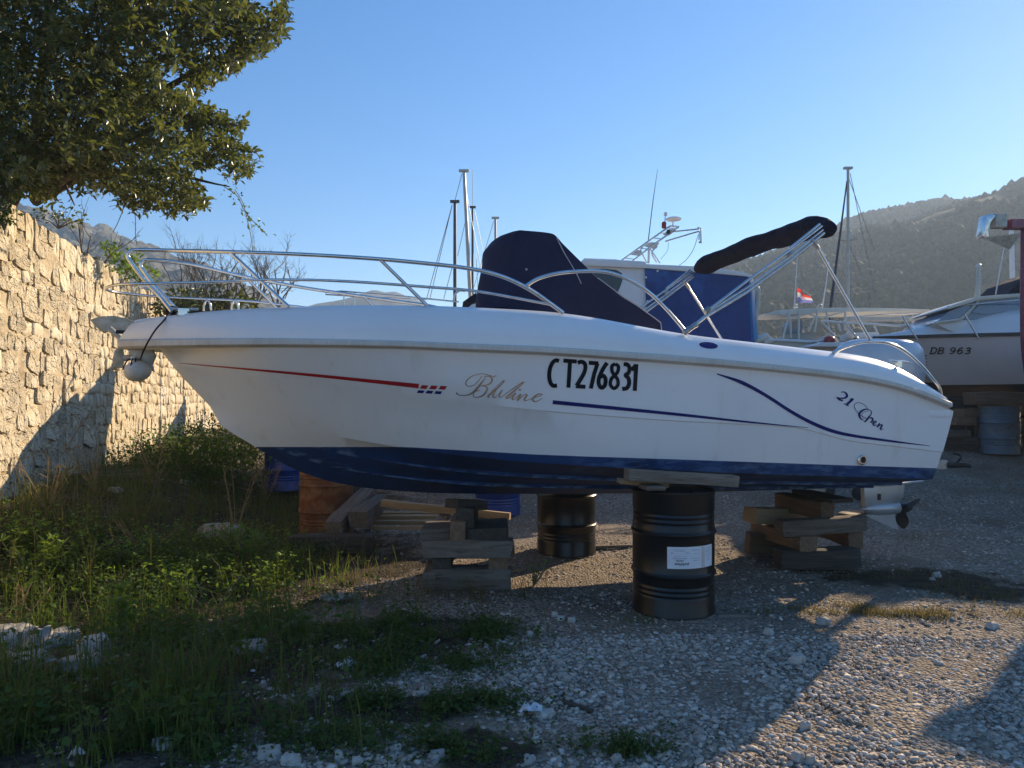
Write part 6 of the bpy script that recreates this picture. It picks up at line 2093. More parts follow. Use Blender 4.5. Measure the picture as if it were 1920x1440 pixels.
# tall flybridge tent farther aft (edge in view, unseen rest shaped for the yard shade)
fb = MB(); fb.prism([f5.on(x, y, V5 - .1) for x, y in [(1888, 552), (1922, 520), (1945, 507), (2360, 504), (2400, 545)]], f5.ev * (-2 * V5 + 0.2)); fb.build('bridge_tent', 'black_canvas', db, bevel=0.03)
r6 = MB()
MB().tube([f5(u, hb5(u) - 0.12, z) for u, z in [(1.0, ZS + .62), (2, ZS + .66), (3.4, ZS + .68), (6, ZS + .68)]], 0.014, 8).build('bow_rail', 'steel', db, smooth=60)
for a, b_ in [((1692, 592), (1720, 637)), ((1808, 588), (1836, 636))]:
    MB().tube([f5.on(a[0], a[1], 1.0), f5.on(b_[0], b_[1], 1.0)], 0.014, 8).build('stanchion', 'steel', db, smooth=60)
r6.tube([f5(u, -hb5(u) + 0.12, z) for u, z in [(1.0, ZS + .62), (2, ZS + .66), (6, ZS + .68)]], 0.012, 8)
r6.build('bow_rail', 'steel', db, smooth=60)
ps5 = MB(); ps5.tube([f5.on(1832, 560, .6), f5.on(1835, 530, .6), f5.on(1835, 500, .6)], [0.045, 0.04, 0.035], 10); ps5.build('chimney_post', 'boat_cream', db, smooth=60)
MB().lathe([(0.04, 0), (0.045, 0.03), (0.02, 0.05)], f5.on(1835, 500, .6), seg=12).build('post_cap', 'boat_white', db, smooth=40)
MB().tube([f5.on(1867, 552, .3), f5.on(1876, 500, .3), f5.on(1887, 440, .3)], [0.012, 0.01, 0.006], 6).build('antenna', 'boat_white', db)
# lettering: slanted slab-serif capitals
def serif_word(mb, word, x, y, h, wch, sw, pf, shear=0.32):
    G = {
        'D': ([[(.18, 0), (.18, 1)], [(.18, .02), (.55, .02), (.86, .25), (.86, .72), (.55, .98), (.18, .98)]], [(0, 0, .4), (0, 1, .4)]),
        'B': ([[(.18, 0), (.18, 1)], [(.18, .02), (.6, .03), (.78, .22), (.62, .46), (.2, .48)], [(.2, .48), (.66, .52), (.86, .74), (.64, .97), (.18, .98)]], [(0, 0, .4), (0, 1, .4)]),
        '9': ([[(.80, .34), (.58, .56), (.25, .48), (.18, .22), (.45, .02), (.76, .14), (.82, .45), (.70, .80), (.42, .98), (.18, .88)]], []),
        '6': ([[(.80, .12), (.56, .02), (.26, .22), (.16, .60), (.30, .92), (.56, .98), (.80, .80), (.74, .52), (.46, .44), (.20, .62)]], []),
        '3': ([[(.20, .14), (.48, .02), (.76, .14), (.70, .38), (.42, .47), (.76, .58), (.84, .80), (.56, .98), (.20, .90)]], []),
    }
    for ch in word:
        if ch == ' ':
            x += wch * 0.55; continue
        strokes, serifs = G[ch]
        for st in strokes:
            P_ = [(x + a * wch + (1 - b) * shear * h, y + b * h) for a, b in st]
            vertical = len(P_) == 2
            ribbon(mb, P_, sw * (1.25 if vertical else 1.0), proj_f=pf, n=5 * len(P_), o=0.006)
        for (a, b, ln) in serifs:
            P_ = [(x + a * wch + (1 - b) * shear * h, y + b * h), (x + (a + ln) * wch + (1 - b) * shear * h, y + b * h)]
            ribbon(mb, P_, sw * 0.6, proj_f=pf, o=0.006)
        x += wch * 1.08
from mathutils.bvhtree import BVHTree
bv5 = BVHTree.FromPolygons([Vector(v) for v in top5.v], top5.f)
def sv5(px, py, o):
    d = (at(px, py, 10.0) - Vector((0, 0, CAMZ))).normalized()
    h = bv5.ray_cast(Vector((0, 0, CAMZ)), d)[0]
    return h - d * (0.012 + o) if h is not None else at(px, py, 12.0)
m = MB(); serif_word(m, 'DB 963', 1742, 652, 11.5, 13.2, 2.1, sv5); m.build('registration_lettering', 'stripe_black', db)

# timber and drums under it
G5 = 'timber stacked under the DB 963 cruiser'
def q5(x, y, Y): return at(x, y, Y)
g_at = lambda x, Y: gz((x - 960) / F * Y, Y)
drum((at(1873, 840, 12.1).x, 12.1, g_at(1873, 12.1)), 'pale grey-blue drum under the DB 963 cruiser', 'drum_grey', h=0.80)
drum((at(1952, 840, 12.3).x, 12.3, g_at(1952, 12.3)), 'dark drum at the picture edge under the DB 963 cruiser', 'drum_black', h=0.80)
px_timber(1832, 735, 2010, 759, 12.0, 0.35, 'wide red-brown beam on top of the grey-blue drum', 'wood_brown', group=G5)
px_timber(1806, 766, 1838, 782, 12.2, 0.3, 'upper small block in the pile beside the grey-blue drum', 'wood_brown', group=G5)
px_timber(1792, 782, 1832, 797, 12.15, 0.3, 'second block down in the pile beside the grey-blue drum', 'wood_brown', group=G5)
px_timber(1776, 806, 1822, 820, 12.1, 0.3, 'pale third block in the pile beside the grey-blue drum', 'wood_grey', group=G5)
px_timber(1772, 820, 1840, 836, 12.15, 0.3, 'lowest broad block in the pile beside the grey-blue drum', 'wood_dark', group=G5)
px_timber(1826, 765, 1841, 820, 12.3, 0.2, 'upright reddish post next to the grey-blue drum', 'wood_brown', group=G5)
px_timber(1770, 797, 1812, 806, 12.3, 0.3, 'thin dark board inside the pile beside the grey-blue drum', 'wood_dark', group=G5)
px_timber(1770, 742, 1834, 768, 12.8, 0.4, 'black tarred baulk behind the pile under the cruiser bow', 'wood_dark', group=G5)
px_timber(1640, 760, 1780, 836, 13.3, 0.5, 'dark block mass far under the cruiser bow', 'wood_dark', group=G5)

# --- red wooden boat at the picture edge, with an anchor on its stemhead
f6 = Frame((7.46, 10.22), math.radians(5))
rd = empty('wooden_boat', f6(3, 0, gz(9.5, 11.5)), 'dark red wooden boat with a tall stem at the picture edge', 'boat')
loft_hull(f6, 6.5, 1.9, 0.95, 1.5, 2.75, 2.3, rd, 'boat_red', 'bottom_black', zw=1.75, rake=0.55, deck='boat_cream', stripe='boat_red', spring=0.15)
sm6 = MB()
stem = [at(1921, 428, 10.2), at(1920, 560, 10.2), at(1921, 640, 10.25), at(1926, 690, 10.35), at(1932, 730, 10.5)]
sm6.tube(smooth_path(stem, 16), 0.05, 8); sm6.build('stem_post', 'boat_red', rd, smooth=60)
sp6 = MB(); sp6.beam(at(1888, 421, 10.1), at(1960, 421, 10.3), 0.16, 0.13); sp6.build('bow_sprit', 'boat_red', rd, bevel=0.01)
# small unseen shed added out of view; its roof casts the slanting corner shadow
sA = Vector((6.62, 8.26, 0)); sd_ = Vector((0.83, 0.56, 0)).normalized(); sn_ = Vector((0.56, -0.83, 0)).normalized()
shed = empty('shade_shed', sA + sd_ * 0.7 + sn_ * 1.8, 'plank shed added unseen past the edge to shade the gravel', 'shed')
sw_ = MB()
c0, c1, c2, c3_ = sA + sd_ * 0.1 + sn_ * 0.1, sA + sd_ * 1.3 + sn_ * 0.1, sA + sd_ * 1.3 + sn_ * 3.6, sA + sd_ * 0.1 + sn_ * 3.6
sw_.prism([c0, c1, c2, c3_], Vector((0, 0, 2.72))); sw_.build('wall', 'wood_grey', shed)
MB().prism([p_ + Vector((0, 0, 2.72)) for p_ in (sA, sA + sd_ * 1.4, sA + sd_ * 1.4 + sn_ * 3.7, sA + sn_ * 3.7)], Vector((0, 0, 0.14))).build('roof', 'dull_steel', shed, bevel=0.02)
rl6 = MB(); rl6.box(at(1872, 415, 10.1), (0.17, 0.14, 0.20)); rl6.build('stemhead_roller', 'galvanised', rd, bevel=0.02)
a6 = empty('plough_anchor', at(1850, 440, 10.1), 'steel plough anchor hooked over the red boat stemhead', 'anchor')
m = MB(); m.prism([at(x, y, 10.02) for x, y in [(1850, 402), (1862, 401), (1868, 404), (1858, 416), (1853, 430), (1855, 444), (1845, 446), (1843, 440)]], Vector((0, 0.16, 0))); m.build('shank', 'steel', a6, bevel=0.012, smooth=40)
m = MB()
tip = at(1893, 468, 10.0)
e1, e2_, e3 = at(1843, 446, 9.95), at(1914, 437, 9.9), at(1914, 441, 10.35)
mid_ = at(1885, 452, 10.1)
m.add([e1, e2_, tip, mid_, e3], [(0, 1, 3), (1, 2, 3), (0, 3, 2), (0, 4, 3), (3, 4, 2), (0, 2, 4), (0, 1, 2)])
m.build('plough', 'galvanised', a6)

# --- sailing boats: hulls stand behind, masts rise above
def sailboat(px, ytop, Y, label, m='mast_dark', r=0.05, pxb=None, spreaders=(), stays=(), furl=None, hull_col='boat_white', ang=0.1, L=7.5, top=None):
    pb = px if pxb is None else pxb
    base = at(pb, 590, Y)
    zd = min(base.z, 3.0)
    base = Vector((at(pb, HOR, Y).x, Y, zd))
    f = Frame((base.x - L * 0.42, Y - 0.3), ang)
    e = empty('sailing_boat', Vector((base.x, Y, gz(base.x, Y))), label, 'sailing boat', 'sailing boats standing behind the yard')
    loft_hull(f, L, 2.4, 1.1, 1.6, zd + 0.05, zd - 0.1, e, hull_col, 'bottom_dark', zw=1.9, rake=1.2, nst=16)
    tp = at(px, ytop, Y)
    MB().tube([base, base.lerp(tp, 0.5), tp], [r, r * 0.95, r * 0.8], 8).build('mast', m, e, smooth=60)
    hd = MB(); hd.box(tp + Vector((0, 0, 0.03)), (r * 5, r * 2, 0.06)); hd.build('mast_head', m, e)
    k = MB(); k.beam(base + Vector((0, 0, 0.9)), base + Vector((2.6, 0.3, 0.95)), 0.12, 0.12); k.build('boom', m, e, bevel=0.02)
    if spreaders:
        for (y, x0, x1) in spreaders:
            MB().tube([at(x0, y, Y), at((x0 + x1) / 2, y + 1.5, Y), at(x1, y - 1, Y)], 0.022, 6).build('spreader', m, e)
    if stays:
        for (x0, y0, x1, y1) in stays:
            MB().tube([at(x0, y0, Y), at(x1, y1, Y + 0.3)], 0.010, 5).build('stay', 'wire', e)
    if furl:
        s_ = MB(); x0, y0, x1, y1 = furl
        s_.tube([at(x0, y0, Y), at((x0 + x1) / 2, (y0 + y1) / 2, Y), at(x1, y1, Y)], [0.02, 0.035, 0.045], 8); s_.build('furled_sail', 'bottom_dark', e, smooth=60)
    return e
sailboat(853, 380, 19, 'sailing boat with a dark mast, nearest the console cover on its bow side', 'mast_dark', 0.05, stays=[(848, 384, 800, 560), (848, 384, 806, 560), (848, 500, 832, 560)])
sailboat(870, 322, 22, 'sailing boat with the tallest leaning pale mast of the cluster', 'mast_pale', 0.062, pxb=887, stays=[(866, 326, 852, 380), (868, 330, 905, 520), (876, 400, 858, 480)])
sailboat(886, 390, 24, 'sailing boat with a thin dark mast just right of the leaning mast', 'mast_dark', 0.045, stays=[(886, 318, 886, 390), (890, 396, 905, 470)])
sailboat(929, 410, 26, 'sailing boat with a short pale mast behind the console cover top', 'mast_pale', 0.055, stays=[(926, 414, 888, 540), (893, 485, 897, 560)])
sailboat(1590, 317, 21, 'sailing boat with a tall mast, spreaders and furled dark sail by the hill', 'mast_pale', 0.05, spreaders=[(547, 1560, 1630), (450, 1572, 1608)], stays=[(1594, 325, 1648, 585), (1590, 330, 1640, 470), (1593, 460, 1622, 530), (1560, 547, 1580, 620), (1630, 547, 1632, 620), (1592, 330, 1586, 600)], furl=(1588, 340, 1553, 610))
sailboat(1896, 420, 24, 'sailing boat with a plain white mast behind the picture-edge anchor', 'boat_white', 0.085, pxb=1901)
# ------------------------------------------------------------------ gravel
def pebble_shapes(k):
    out = []
    bm = bmesh.new(); bmesh.ops.create_icosphere(bm, subdivisions=1, radius=1.0)
    base = np.array([v.co[:] for v in bm.verts]); tri = np.array([[q.index for q in p.verts] for p in bm.faces]); bm.free()
    for i in range(k):
        sc = np.array([1.0, rng.uniform(0.6, 1.0), rng.uniform(0.3, 0.55)])
        out.append(base * (0.70 + 0.55 * rng.random((len(base), 1))) * sc)
    return np.array(out), tri
PEB, PTRI = pebble_shapes(24)

def scatter_pebbles(name, n, y0, y1, smin, smax, label, keep, lift=0.04, power=3.0):
    # even in picture area: choose by sight line so that density falls with distance
    Y = np.sqrt(rng.uniform(y0 ** 2, y1 ** 2, n))
    Xr = rng.uniform(-0.80, 0.82, n)
    X = Xr * Y
    k = keep(X, Y)
    m = rng.random(n) < k
    X, Y = X[m], Y[m]
    n = len(X)
    s = smin + (smax - smin) * rng.random(n) ** power
    Z = gz_np(X, Y)
    sh = PEB[rng.integers(0, len(PEB), n)]
    a = rng.uniform(0, 2 * math.pi, n)
    ca, sa = np.cos(a)[:, None], np.sin(a)[:, None]
    tilt = rng.normal(0, 0.3, n)[:, None]
    x = sh[:, :, 0] * ca - sh[:, :, 1] * sa
    y = sh[:, :, 0] * sa + sh[:, :, 1] * ca
    z = sh[:, :, 2] + tilt * x
    V = np.stack([x * s[:, None] + X[:, None], y * s[:, None] + Y[:, None], z * s[:, None] + (Z + s * lift)[:, None]], -1)
    Fc = (PTRI[None] + (np.arange(n) * V.shape[1])[:, None, None]).reshape(-1, 3)
    o = fastmesh(name, V.reshape(-1, 3), Fc, 'pebble')
    return tag(o, label, 'gravel', kind='stuff')

def keep_gravel(X, Y):
    s = soil_np(X, Y)
    nz = np.array([mnoise.noise(Vector((a * 2.6, b * 2.6, 9.0))) for a, b in zip(X, Y)])
    k = np.clip(1.15 - 1.7 * s + 0.45 * nz, 0.03, 1)
    return np.where((X < -2.6) & (Y > 5), 0.02, k)
scatter_pebbles('gravel', 40000, 1.9, 4.6, 0.006, 0.026, 'loose pale gravel in front of the boat', keep_gravel)
scatter_pebbles('gravel', 24000, 4.2, 10.0, 0.008, 0.025, 'loose grey gravel farther back under and beside the boat', keep_gravel)

# ------------------------------------------------------------------ rocks and litter
def rock(px, py, wpx, hpx, label, material='rock', flat=0.5, name='stone', cat='stone', seed=None, sink=0.3, group=None):
    p = ground_pt(px, py + hpx * 0.3)
    w = wpx / F * p.y
    h = max(hpx / F * p.y * 0.9, 0.012)
    bm = bmesh.new()
    bmesh.ops.create_icosphere(bm, subdivisions=3, radius=1.0)
    sd = random.uniform(0, 99)
    for v in bm.verts:
        c = v.co
        n = mnoise.fractal(Vector((c.x * 1.1 + sd, c.y * 1.1, c.z * 1.1)), 1.0, 2.0, 4)
        k = 1 + 0.42 * n
        # planes broken off
        q = Vector((c.x * k, c.y * k, c.z * k))
        q.z = min(q.z, 0.62 + 0.18 * mnoise.noise(Vector((c.x * 2 + sd, c.y * 2, 0))))
        v.co = Vector((q.x * w / 2, q.y * w / 2 * random.uniform(0.98, 1.02) * 0.75, q.z * h))
    me = bpy.data.meshes.new(name)
    bm.to_mesh(me); bm.free()
    me.materials.append(MATS[material])
    me.polygons.foreach_set('use_smooth', [True] * len(me.polygons))
    me.set_sharp_from_angle(angle=math.radians(28))
    o = bpy.data.objects.new(name, me)
    COL.objects.link(o)
    o.location = (p.x, p.y, p.z + h * (0.5 - sink))
    o.rotation_euler = (0, 0, random.uniform(-0.5, 0.5))
    return tag(o, label, cat, group)
RK = [(470, 1213, 62, 22, 'flat white stone at the gravel edge below the weeds'), (310, 1394, 48, 26, 'rounded grey stone low in the grassy corner'),
      (652, 1248, 30, 16, 'white stone above the left gravel patch'), (635, 1212, 16, 7, 'small pale stone behind the white stones'),
      (1040, 1153, 14, 14, 'leftmost of three rounded stones near the drum'), (1052, 1160, 15, 12, 'middle of three rounded stones near the drum'), (1072, 1163, 14, 12, 'rightmost of three rounded stones near the drum'),
      (993, 1189, 14, 12, 'blocky pale stone just left of the drum gravel'), (1056, 1202, 14, 10, 'small white stone between drum and green patch'),
      (1050, 1243, 18, 16, 'grey rounded stone with a mossy side'), (1063, 1272, 13, 14, 'egg-shaped stone on the open gravel'), (1050, 1266, 9, 11, 'small pointed stone beside the egg-shaped one'),
      (650, 1300, 18, 10, 'white stone left of the clover patch'), (630, 1309, 15, 10, 'oblong stone lying by another left of the clover'), (700, 1297, 22, 14, 'broad white stone at the clover edge'),
      (790, 1300, 24, 12, 'pale stone below the tall clover'), (745, 1402, 16, 14, 'white stone in the front gravel left of the weeds'), (636, 1418, 16, 22, 'upright pale stone near the bottom edge'),
      (670, 1426, 22, 16, 'angular stone near the bottom edge'), (820, 1415, 32, 16, 'mottled grey-green stone near the bottom edge'), (1157, 1422, 20, 16, 'round white stone in the green tuft'),
      (993, 1425, 24, 14, 'flat grey stone at the bottom of the picture'), (1495, 1236, 34, 22, 'tan angular stone lying in the sunlit gravel'), (1545, 1165, 28, 16, 'pale slab stone at the shadow edge'),
      (1440, 1185, 20, 16, 'rounded stone at the corner of the sunlit gravel'), (1862, 1173, 24, 14, 'slanted light stone at the far sunlit gravel edge'), (1762, 1245, 16, 10, 'small flat stone in the sunlit gravel'),
      (1510, 1360, 22, 18, 'brownish stone low in the sunlit gravel'), (1497, 1420, 26, 22, 'large rounded stone at the bottom of the sunlit gravel'), (1520, 1424, 22, 20, 'large pale stone beside the bottom rounded one'),
      (1756, 1078, 16, 12, 'white stone in the shaded grass behind'), (1748, 1086, 11, 7, 'small white stone next to another in the shaded grass'),
      (370, 1272, 36, 10, 'long narrow grey stone in the weeds'), (505, 1412, 46, 26, 'angular grey stone at the bottom left gravel'), (545, 1424, 44, 22, 'split pale stone at the bottom left gravel'),
      (408, 996, 88, 28, 'low domed grey boulder among the weeds'), (345, 903, 28, 10, 'small pale stone in the shaded grass by the wall'), (215, 918, 26, 10, 'grey stone lying in the dark grass'),
      (1020, 1338, 40, 14, 'grey flat stone beside the white scrap')]
for px, py, w, h, lab in RK:
    rock(px, py, w, h, lab)
for px, py, w, h, lab in [(20, 1195, 90, 40, 'left end of the pale rock outcrop in the grass'), (68, 1200, 52, 46, 'tall middle lump of the pale rock outcrop'), (118, 1196, 66, 30, 'smooth crest block of the pale rock outcrop'),
                          (180, 1212, 60, 40, 'broken right end of the pale rock outcrop'), (38, 1240, 110, 34, 'low front ledge of the pale rock outcrop'), (150, 1243, 80, 30, 'crumbled front of the pale rock outcrop'), (222, 1236, 50, 16, 'small trailing rock at the end of the outcrop')]:
    rock(px, py, w, h, lab, name='outcrop_rock', cat='rock', material='pale_rock', group='pale rock outcrop in the grass', sink=0.25)

def scrap(px, py, wpx, hpx, label, material='white_scrap', name='paper_scrap', cat='litter'):
    p = ground_pt(px, py + hpx * 0.4)
    w = wpx / F * p.y; h = hpx / F * p.y
    n = 9
    sd = random.uniform(0, 50)
    m = MB()
    rows_ = []
    for i in range(n):
        r_ = []
        for j in range(n):
            a, b_ = i / (n - 1) - 0.5, j / (n - 1) - 0.5
            q = Vector((a, b_, sd))
            z = 0.5 * h * (mnoise.noise(q * 3.1) + 0.9) * (1 - (2 * a) ** 4 * 0.3)
            e = 1 + 0.35 * mnoise.noise(q * 2.2 + Vector((3, 3, 3)))
            r_.append((p.x + a * w * e, p.y + b_ * w * 0.8 * e, p.z + 0.012 + max(z, 0)))
        rows_.append(r_)
    m.grid(rows_)
    o = m.build(name, material, smooth=30)
    return tag(o, label, cat)
scrap(322, 1318, 18, 26, 'crumpled white paper standing in the weeds')
scrap(336, 1338, 22, 22, 'second crumpled white paper just below the first')
scrap(143, 1415, 24, 34, 'white paper scrap near the lower corner')
scrap(996, 1332, 44, 26, 'torn white scrap lying on the gravel in front')
scrap(648, 1245, 34, 14, 'thin white foil scrap by the left gravel patch')
p = ground_pt(632, 1130)
m = MB()
for k in range(9):
    q = [p + Vector((random.uniform(-.14, .14), random.uniform(-.06, .06), random.uniform(0.01, 0.06))) for _ in range(5)]
    m.tube(smooth_path(q, 16), 0.008, 6)
tag(m.build('old_rope', 'pale_rope', smooth=60), 'tangle of pale old rope on the soil before the log', 'rope')
for (x, y, lab) in [(1710, 1320, 'small pale wood chip upright in the sunlit gravel'), (1636, 1372, 'thin pale wood splinter in the sunlit gravel'), (962, 1072, 'short fresh offcut at the foot of the middle crib')]:
    p = ground_pt(x, y)
    timber((p.x - .01, p.y, p.z + 0.0), (p.x + .03, p.y + .07, p.z + 0.02) if y > 1200 else (p.x + .09, p.y, p.z + .02), 0.022, 0.014, lab, 'wood_fresh', name='wood_chip')

# ------------------------------------------------------------------ grass and weeds
def blades(name, X, Y, hmin, hmax, wid, material, label, cat, lean=0.5, curl=0.35, zoff=0.0):
    n = len(X)
    Z = gz_np(X, Y) - 0.01 + zoff
    h = hmin + (hmax - hmin) * rng.random(n) ** 1.6
    a = rng.uniform(0, 2 * math.pi, n)
    l = rng.normal(0, lean, n) * h
    dx, dy = np.cos(a) * l, np.sin(a) * l
    sa = rng.uniform(0, 2 * math.pi, n)
    w = wid * (0.6 + 0.8 * rng.random(n))
    wx, wy = np.cos(sa) * w / 2, np.sin(sa) * w / 2
    B = np.stack([X, Y, Z], 1)
    wv = np.stack([wx, wy, np.zeros(n)], 1)
    mid = B + np.stack([dx * 0.35, dy * 0.35, h * 0.6], 1)
    tip = B + np.stack([dx, dy, h * (1 - curl * rng.random(n))], 1)
    V = np.stack([B - wv, B + wv, mid + wv * 0.8, mid - wv * 0.8, tip], 1).reshape(-1, 3)
    o_ = np.arange(n)[:, None, None] * 5
    T = np.array([[0, 1, 2], [0, 2, 3], [3, 2, 4]])
    o = fastmesh(name, V, (T[None] + o_).reshape(-1, 3), material)
    return tag(o, label, cat, kind='stuff')

def patch(n, blobs, jitter=1.0):
    """random ground positions in soft elliptic blobs given as (px, py, rx, ry, weight)"""
    wts = np.array([b[4] for b in blobs], dtype=float); wts /= wts.sum()
    which = rng.choice(len(blobs), n, p=wts)
    c = [ground_pt(b[0], b[1]) for b in blobs]
    X = np.empty(n); Y = np.empty(n)
    for i, b in enumerate(blobs):
        m = which == i
        k = m.sum()
        X[m] = c[i].x + rng.normal(size=k) * b[2] * 0.55; Y[m] = c[i].y + rng.normal(size=k) * b[3] * 0.55
    # clump by noise
    nz = np.array([mnoise.noise(Vector((x * 3.3, y * 3.3, 2.0))) + 0.7 * mnoise.noise(Vector((x * 9, y * 9, 5.0))) for x, y in zip(X, Y)])
    keep = rng.random(n) < np.clip(0.45 + 1.5 * nz, 0.03, 1)
    # stay on the yard side of the wall and clear of the drums
    keep &= (X > wall_x(Y) + 0.12) & (Y > 1.7)
    keep &= (X - d1.x) ** 2 + (Y - d1.y) ** 2 > 0.34 ** 2
    return X[keep], Y[keep]

X, Y = patch(36000, [(150, 1090, 1.6, 0.9, 3), (60, 980, 1.5, 1.4, 3), (260, 930, 2.0, 1.8, 3), (420, 1060, 1.0, 0.9, 3), (440, 940, 1.6, 1.6, 2.5), (330, 1190, 1.3, 0.5, 2.5), (110, 1290, 1.2, 0.5, 2.5),
                     (300, 1330, 0.8, 0.4, 1.5), (540, 1090, 0.4, 0.4, 0.6), (120, 870, 2.2, 1.2, 2.5), (330, 830, 1.6, 1.5, 2), (520, 960, 0.9, 1.0, 0.8), (80, 1400, 0.9, 0.3, 1.5)])
blades('grass', X, Y, 0.04, 0.40, 0.005, 'grass', 'uneven green grass on the bank below the wall', 'grass')
X, Y = patch(20000, [(300, 1010, 1.8, 1.2, 3), (200, 960, 2.0, 1.5, 2), (500, 980, 1.2, 1.2, 1.5), (580, 1080, 0.7, 0.6, 0.5), (420, 850, 1.6, 1.5, 2), (350, 1300, 0.7, 0.4, 1.5), (700, 1120, 0.7, 0.4, 0.3), (880, 1120, 0.5, 0.2, .4)])
blades('dry_grass', X, Y, 0.03, 0.30, 0.0045, 'dry_grass', 'dry straw mixed into the grass by the wall', 'grass', lean=0.9)
X, Y = patch(3200, [(60, 960, 1.4, 1.2, 3), (150, 900, 1.6, 1.0, 3), (260, 880, 1.6, 1.2, 3), (350, 860, 1.3, 1.2, 2.5), (430, 900, 1.0, 1.0, 1.5), (40, 1080, 1.0, .6, 1.2), (450, 1060, .6, .5, 1), (100, 1310, .9, .4, 1)])
blades('tall_grass', X, Y, 0.22, 0.75, 0.005, 'dry_grass', 'tall straggling grass stems along the foot of the wall', 'grass', lean=0.35)
X, Y = patch(9000, [(1640, 1150, 0.75, 0.10, 3), (1560, 1140, 0.35, 0.12, 2), (1820, 1155, 0.6, 0.12, 1.5), (1700, 1090, 0.9, 0.5, 2.0), (1850, 1120, 0.5, 0.4, 1.2), (1680, 1010, 0.7, 0.4, 1.2), (1840, 910, 1.0, 0.6, .8), (1370, 930, 1.2, 0.7, .8)])
blades('yellow_grass', X, Y, 0.02, 0.075, 0.005, 'dry_grass', 'short yellowish turf on the gravel behind the sunlit patch', 'grass', lean=0.7)
X, Y = patch(9000, [(830, 1190, 0.55, 0.25, 2.4), (770, 1245, 0.55, 0.2, 2), (800, 1310, 0.45, 0.13, 1.7), (900, 1400, 0.22, 0.12, 1), (1180, 1405, 0.22, 0.1, .9), (700, 1180, 0.6, 0.3, 1.2), (640, 1385, 0.5, 0.2, .8), (1180, 1278, 0.06, 0.05, .15), (950, 1230, 0.2, 0.25, .7), (1200, 1165, .2, .1, .2)])
blades('green_grass', X, Y, 0.02, 0.09, 0.004, 'grass', 'low green grass creeping over the front gravel', 'grass', lean=0.8)

def weed_leaves(name, n, blobs, hmax, ls, material, label):
    X, Y = patch(n, blobs)
    n = len(X)
    Z = gz_np(X, Y) + rng.random(n) ** 1.5 * hmax
    pos = np.stack([X, Y, Z], 1)
    ax = rand_dirs(n); ax[:, 2] = np.abs(ax[:, 2]) * 0.5
    nr = rand_dirs(n) * 0.6 + np.array([0, 0, 1.0])
    l = rng.uniform(ls * 0.6, ls * 1.4, n)
    o = leaf_mesh(name, pos, ax, nr, l, l * rng.uniform(0.5, 0.9, n), material)
    return tag(o, label, 'weeds', kind='stuff')
weed_leaves('clover', 26000, [(830, 1180, 0.5, 0.28, 3), (760, 1250, 0.55, 0.2, 2.2), (790, 1325, 0.5, 0.14, 2.4), (890, 1400, 0.24, 0.12, 1.2), (1180, 1400, 0.24, 0.1, 1), (700, 1190, 0.7, 0.3, 2), (640, 1390, 0.55, 0.2, 1.2), (460, 1420, .3, .1, .5)], 0.06, 0.020, 'weed_leaf', 'dark green clover spreading over the front gravel')
weed_leaves('ground_weeds', 26000, [(150, 1080, 1.5, 0.7, 3), (60, 1030, 1.0, 0.6, 2), (440, 1060, 0.7, 0.6, 2), (250, 1150, 1.6, 0.6, 3), (120, 1300, 1.3, 0.5, 2.5), (380, 1200, 0.9, 0.4, 2), (220, 940, 1.6, 1.4, 2), (300, 1380, 0.6, 0.2, 1), (70, 1390, 0.8, 0.3, 1.6)], 0.20, 0.035, 'weed_leaf', 'broad-leaved weeds covering the shaded bank')
weed_leaves('sun_tinted_weeds', 9000, [(90, 1045, 0.85, 0.40, 3), (200, 1050, 0.7, 0.4, 2), (440, 1040, 0.6, 0.5, 2.5), (330, 1110, .6, .4, 1.5), (530, 1100, .4, .3, 1)], 0.26, 0.034, 'bright_leaf', 'fresh light green weeds on the bank, sunlight put into their leaf colour')  # lighter leaf colour stands in for sun on these patches

# sunlit scrub on the bank behind the bow
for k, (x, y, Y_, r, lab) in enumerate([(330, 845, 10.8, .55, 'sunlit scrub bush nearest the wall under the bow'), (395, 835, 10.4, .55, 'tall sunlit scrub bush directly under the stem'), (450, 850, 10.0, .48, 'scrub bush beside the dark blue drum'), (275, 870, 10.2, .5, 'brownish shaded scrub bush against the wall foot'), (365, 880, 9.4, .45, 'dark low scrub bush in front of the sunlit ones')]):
    leaf_clump('scrub_bush', at(x, y, Y_), r, 1700, 0.045, lab, 'bush', ['bright_leaf', 'weed_leaf', 'bright_leaf', 'weed_leaf', 'weed_leaf'][k], 'scrub along the foot of the wall', stems=12, squash=(1.2, .9, .8))

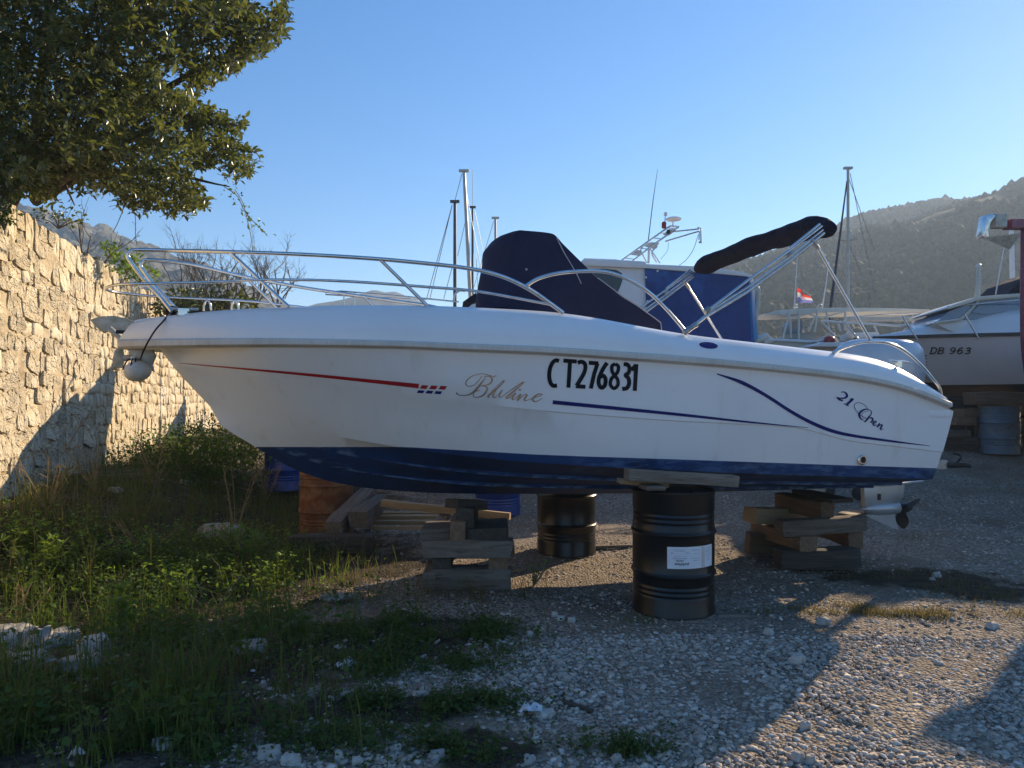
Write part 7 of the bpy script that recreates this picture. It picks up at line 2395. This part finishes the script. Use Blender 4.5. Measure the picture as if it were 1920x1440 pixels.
def stalk_plant(name, px, py, hpx, label, m='bright_leaf', stems=3, leaf=0.045, nl=26, spread=0.05, cat='weed', bare=False):
    p = ground_pt(px, py)
    H = hpx / F * p.y
    e = empty(name, p, label, cat)
    st = MB(); P_, A_, N_ = [], [], []
    for k in range(stems):
        tipd = Vector((random.uniform(-spread, spread) * 3, random.uniform(-spread, spread), H * random.uniform(0.75, 1.0)))
        path = smooth_path([p, p + tipd * 0.5 + Vector((random.uniform(-.02, .02), 0, 0)), p + tipd], 10)
        st.tube(path, [0.005 - 0.0003 * i for i in range(len(path))], 5)
        for j in range(nl):
            t = random.uniform(0.15, 1.0)
            q = np.array(path[int(t * (len(path) - 1))])
            a = random.uniform(0, 6.28)
            P_.append(q); A_.append((math.cos(a), math.sin(a), random.uniform(0.1, 0.9) if t < .9 else 1.2)); N_.append((random.uniform(-.4, .4), random.uniform(-.4, .4), 1))
            if bare and random.random() < 0.5:
                d = Vector((math.cos(a), math.sin(a), random.uniform(0.3, 1.0))).normalized() * random.uniform(0.04, 0.13)
                st.tube([Vector(q), Vector(q) + d], [0.003, 0.0015], 4)
    st.build('stem', 'dry_stalk' if bare else 'twig', e)
    if nl:
        n = len(P_)
        leaf_mesh('leaves', np.array(P_), np.array(A_), np.array(N_), rng.uniform(leaf * .6, leaf * 1.3, n), rng.uniform(leaf * .18, leaf * .32, n) if not bare else rng.uniform(leaf * .1, leaf * .3, n), m, e)['kind'] = 'stuff'
    return e
stalk_plant('fleabane', 228, 1252, 165, 'tall bright fleabane plant standing before the rock outcrop', stems=3, nl=80, leaf=0.07, spread=0.015)
stalk_plant('fleabane', 366, 1225, 75, 'small lone sprout with a star of leaves', stems=1, nl=24, leaf=0.06, spread=0.01)
stalk_plant('dead_stalk', 440, 1010, 150, 'dry brown seed stalks rising above the low boulder', 'dry_grass', stems=6, nl=16, leaf=0.04, spread=0.10, bare=True)
stalk_plant('dead_stalk', 265, 1040, 70, 'broken tan twigs in the middle of the bank', 'dry_grass', stems=6, nl=4, leaf=0.03, spread=0.14, bare=True)
stalk_plant('dead_stalk', 395, 1160, 80, 'bent straw-coloured stems in front of the bright weeds', 'dry_grass', stems=5, nl=3, leaf=0.03, spread=0.08, bare=True)
stalk_plant('dead_stalk', 545, 915, 45, 'thin white-tipped dry stalk before the rusty drum', 'dry_grass', stems=2, nl=6, leaf=0.02, spread=0.04, bare=True)
for q, (x_, y_, h_, lab_) in enumerate([(90, 960, 110, 'tall dead umbel stalks close to the wall foot'), (180, 925, 100, 'dark dead stalks in the shade of the wall'), (290, 915, 110, 'dead brown stalks in front of the scrub bushes'), (500, 940, 70, 'short dead stalks beside the dark blue drum'), (30, 1180, 90, 'dead stems behind the rock outcrop')]):
    stalk_plant('dead_stalk', x_, y_, h_, lab_, 'dry_grass', stems=8, nl=12, leaf=0.04, spread=0.12, bare=True)
stalk_plant('leafy_weed', 455, 1070, 85, 'bright yellow-green leafy weed at the foot of the low boulder', stems=7, nl=26, leaf=0.085, spread=0.08)
stalk_plant('leafy_weed', 60, 1085, 90, 'bushy light green weed near the wall foot', stems=9, nl=26, leaf=0.075, spread=0.10)
stalk_plant('leafy_weed', 1000, 1100, 55, 'thin grass tuft sprouting at the corner of the middle crib', 'bright_leaf', stems=9, nl=3, leaf=0.08, spread=0.05)
b_ = wall_pt(2.2, 0.9, 0.05)
e = empty('leaning_branch', Vector((b_.x + .15, b_.y - 0.2, gz(b_.x + .15, b_.y - .2))), 'thin bare branch leaning against the shaded wall', 'branch')
m = MB(); m.tube(smooth_path([at(118, 850, 7.9), at(140, 815, 8.2), at(160, 785, 8.4), at(172, 770, 8.5)], 12), 0.009, 6); m.tube([at(150, 800, 8.3), at(140, 778, 8.35), at(128, 772, 8.4)], 0.004, 5); m.build('stick', 'twig', e)

# ------------------------------------------------------------------ haze over the bay
hz_ = MB(); hz_.box((0, 0, 55), (2040, 2040, 114))
hz_o = hz_.build('haze', 'boat_white')
hz_o.data.materials.clear()
hmat = bpy.data.materials.new('haze_air')
hmat.use_nodes = True
hN, hL = hmat.node_tree.nodes, hmat.node_tree.links
hN.clear()
ho = hN.new('ShaderNodeOutputMaterial')
hv = hN.new('ShaderNodeVolumePrincipled')
hv.inputs['Color'].default_value = (0.62, 0.79, 1.0, 1)
hv.inputs['Density'].default_value = 0.00085
hv.inputs['Anisotropy'].default_value = 0.3
hL.new(hv.outputs[0], ho.inputs['Volume'])
hz_o.data.materials.append(hmat)
tag(hz_o, 'pale bluish haze lying over the bay and hills', 'haze', kind='stuff')
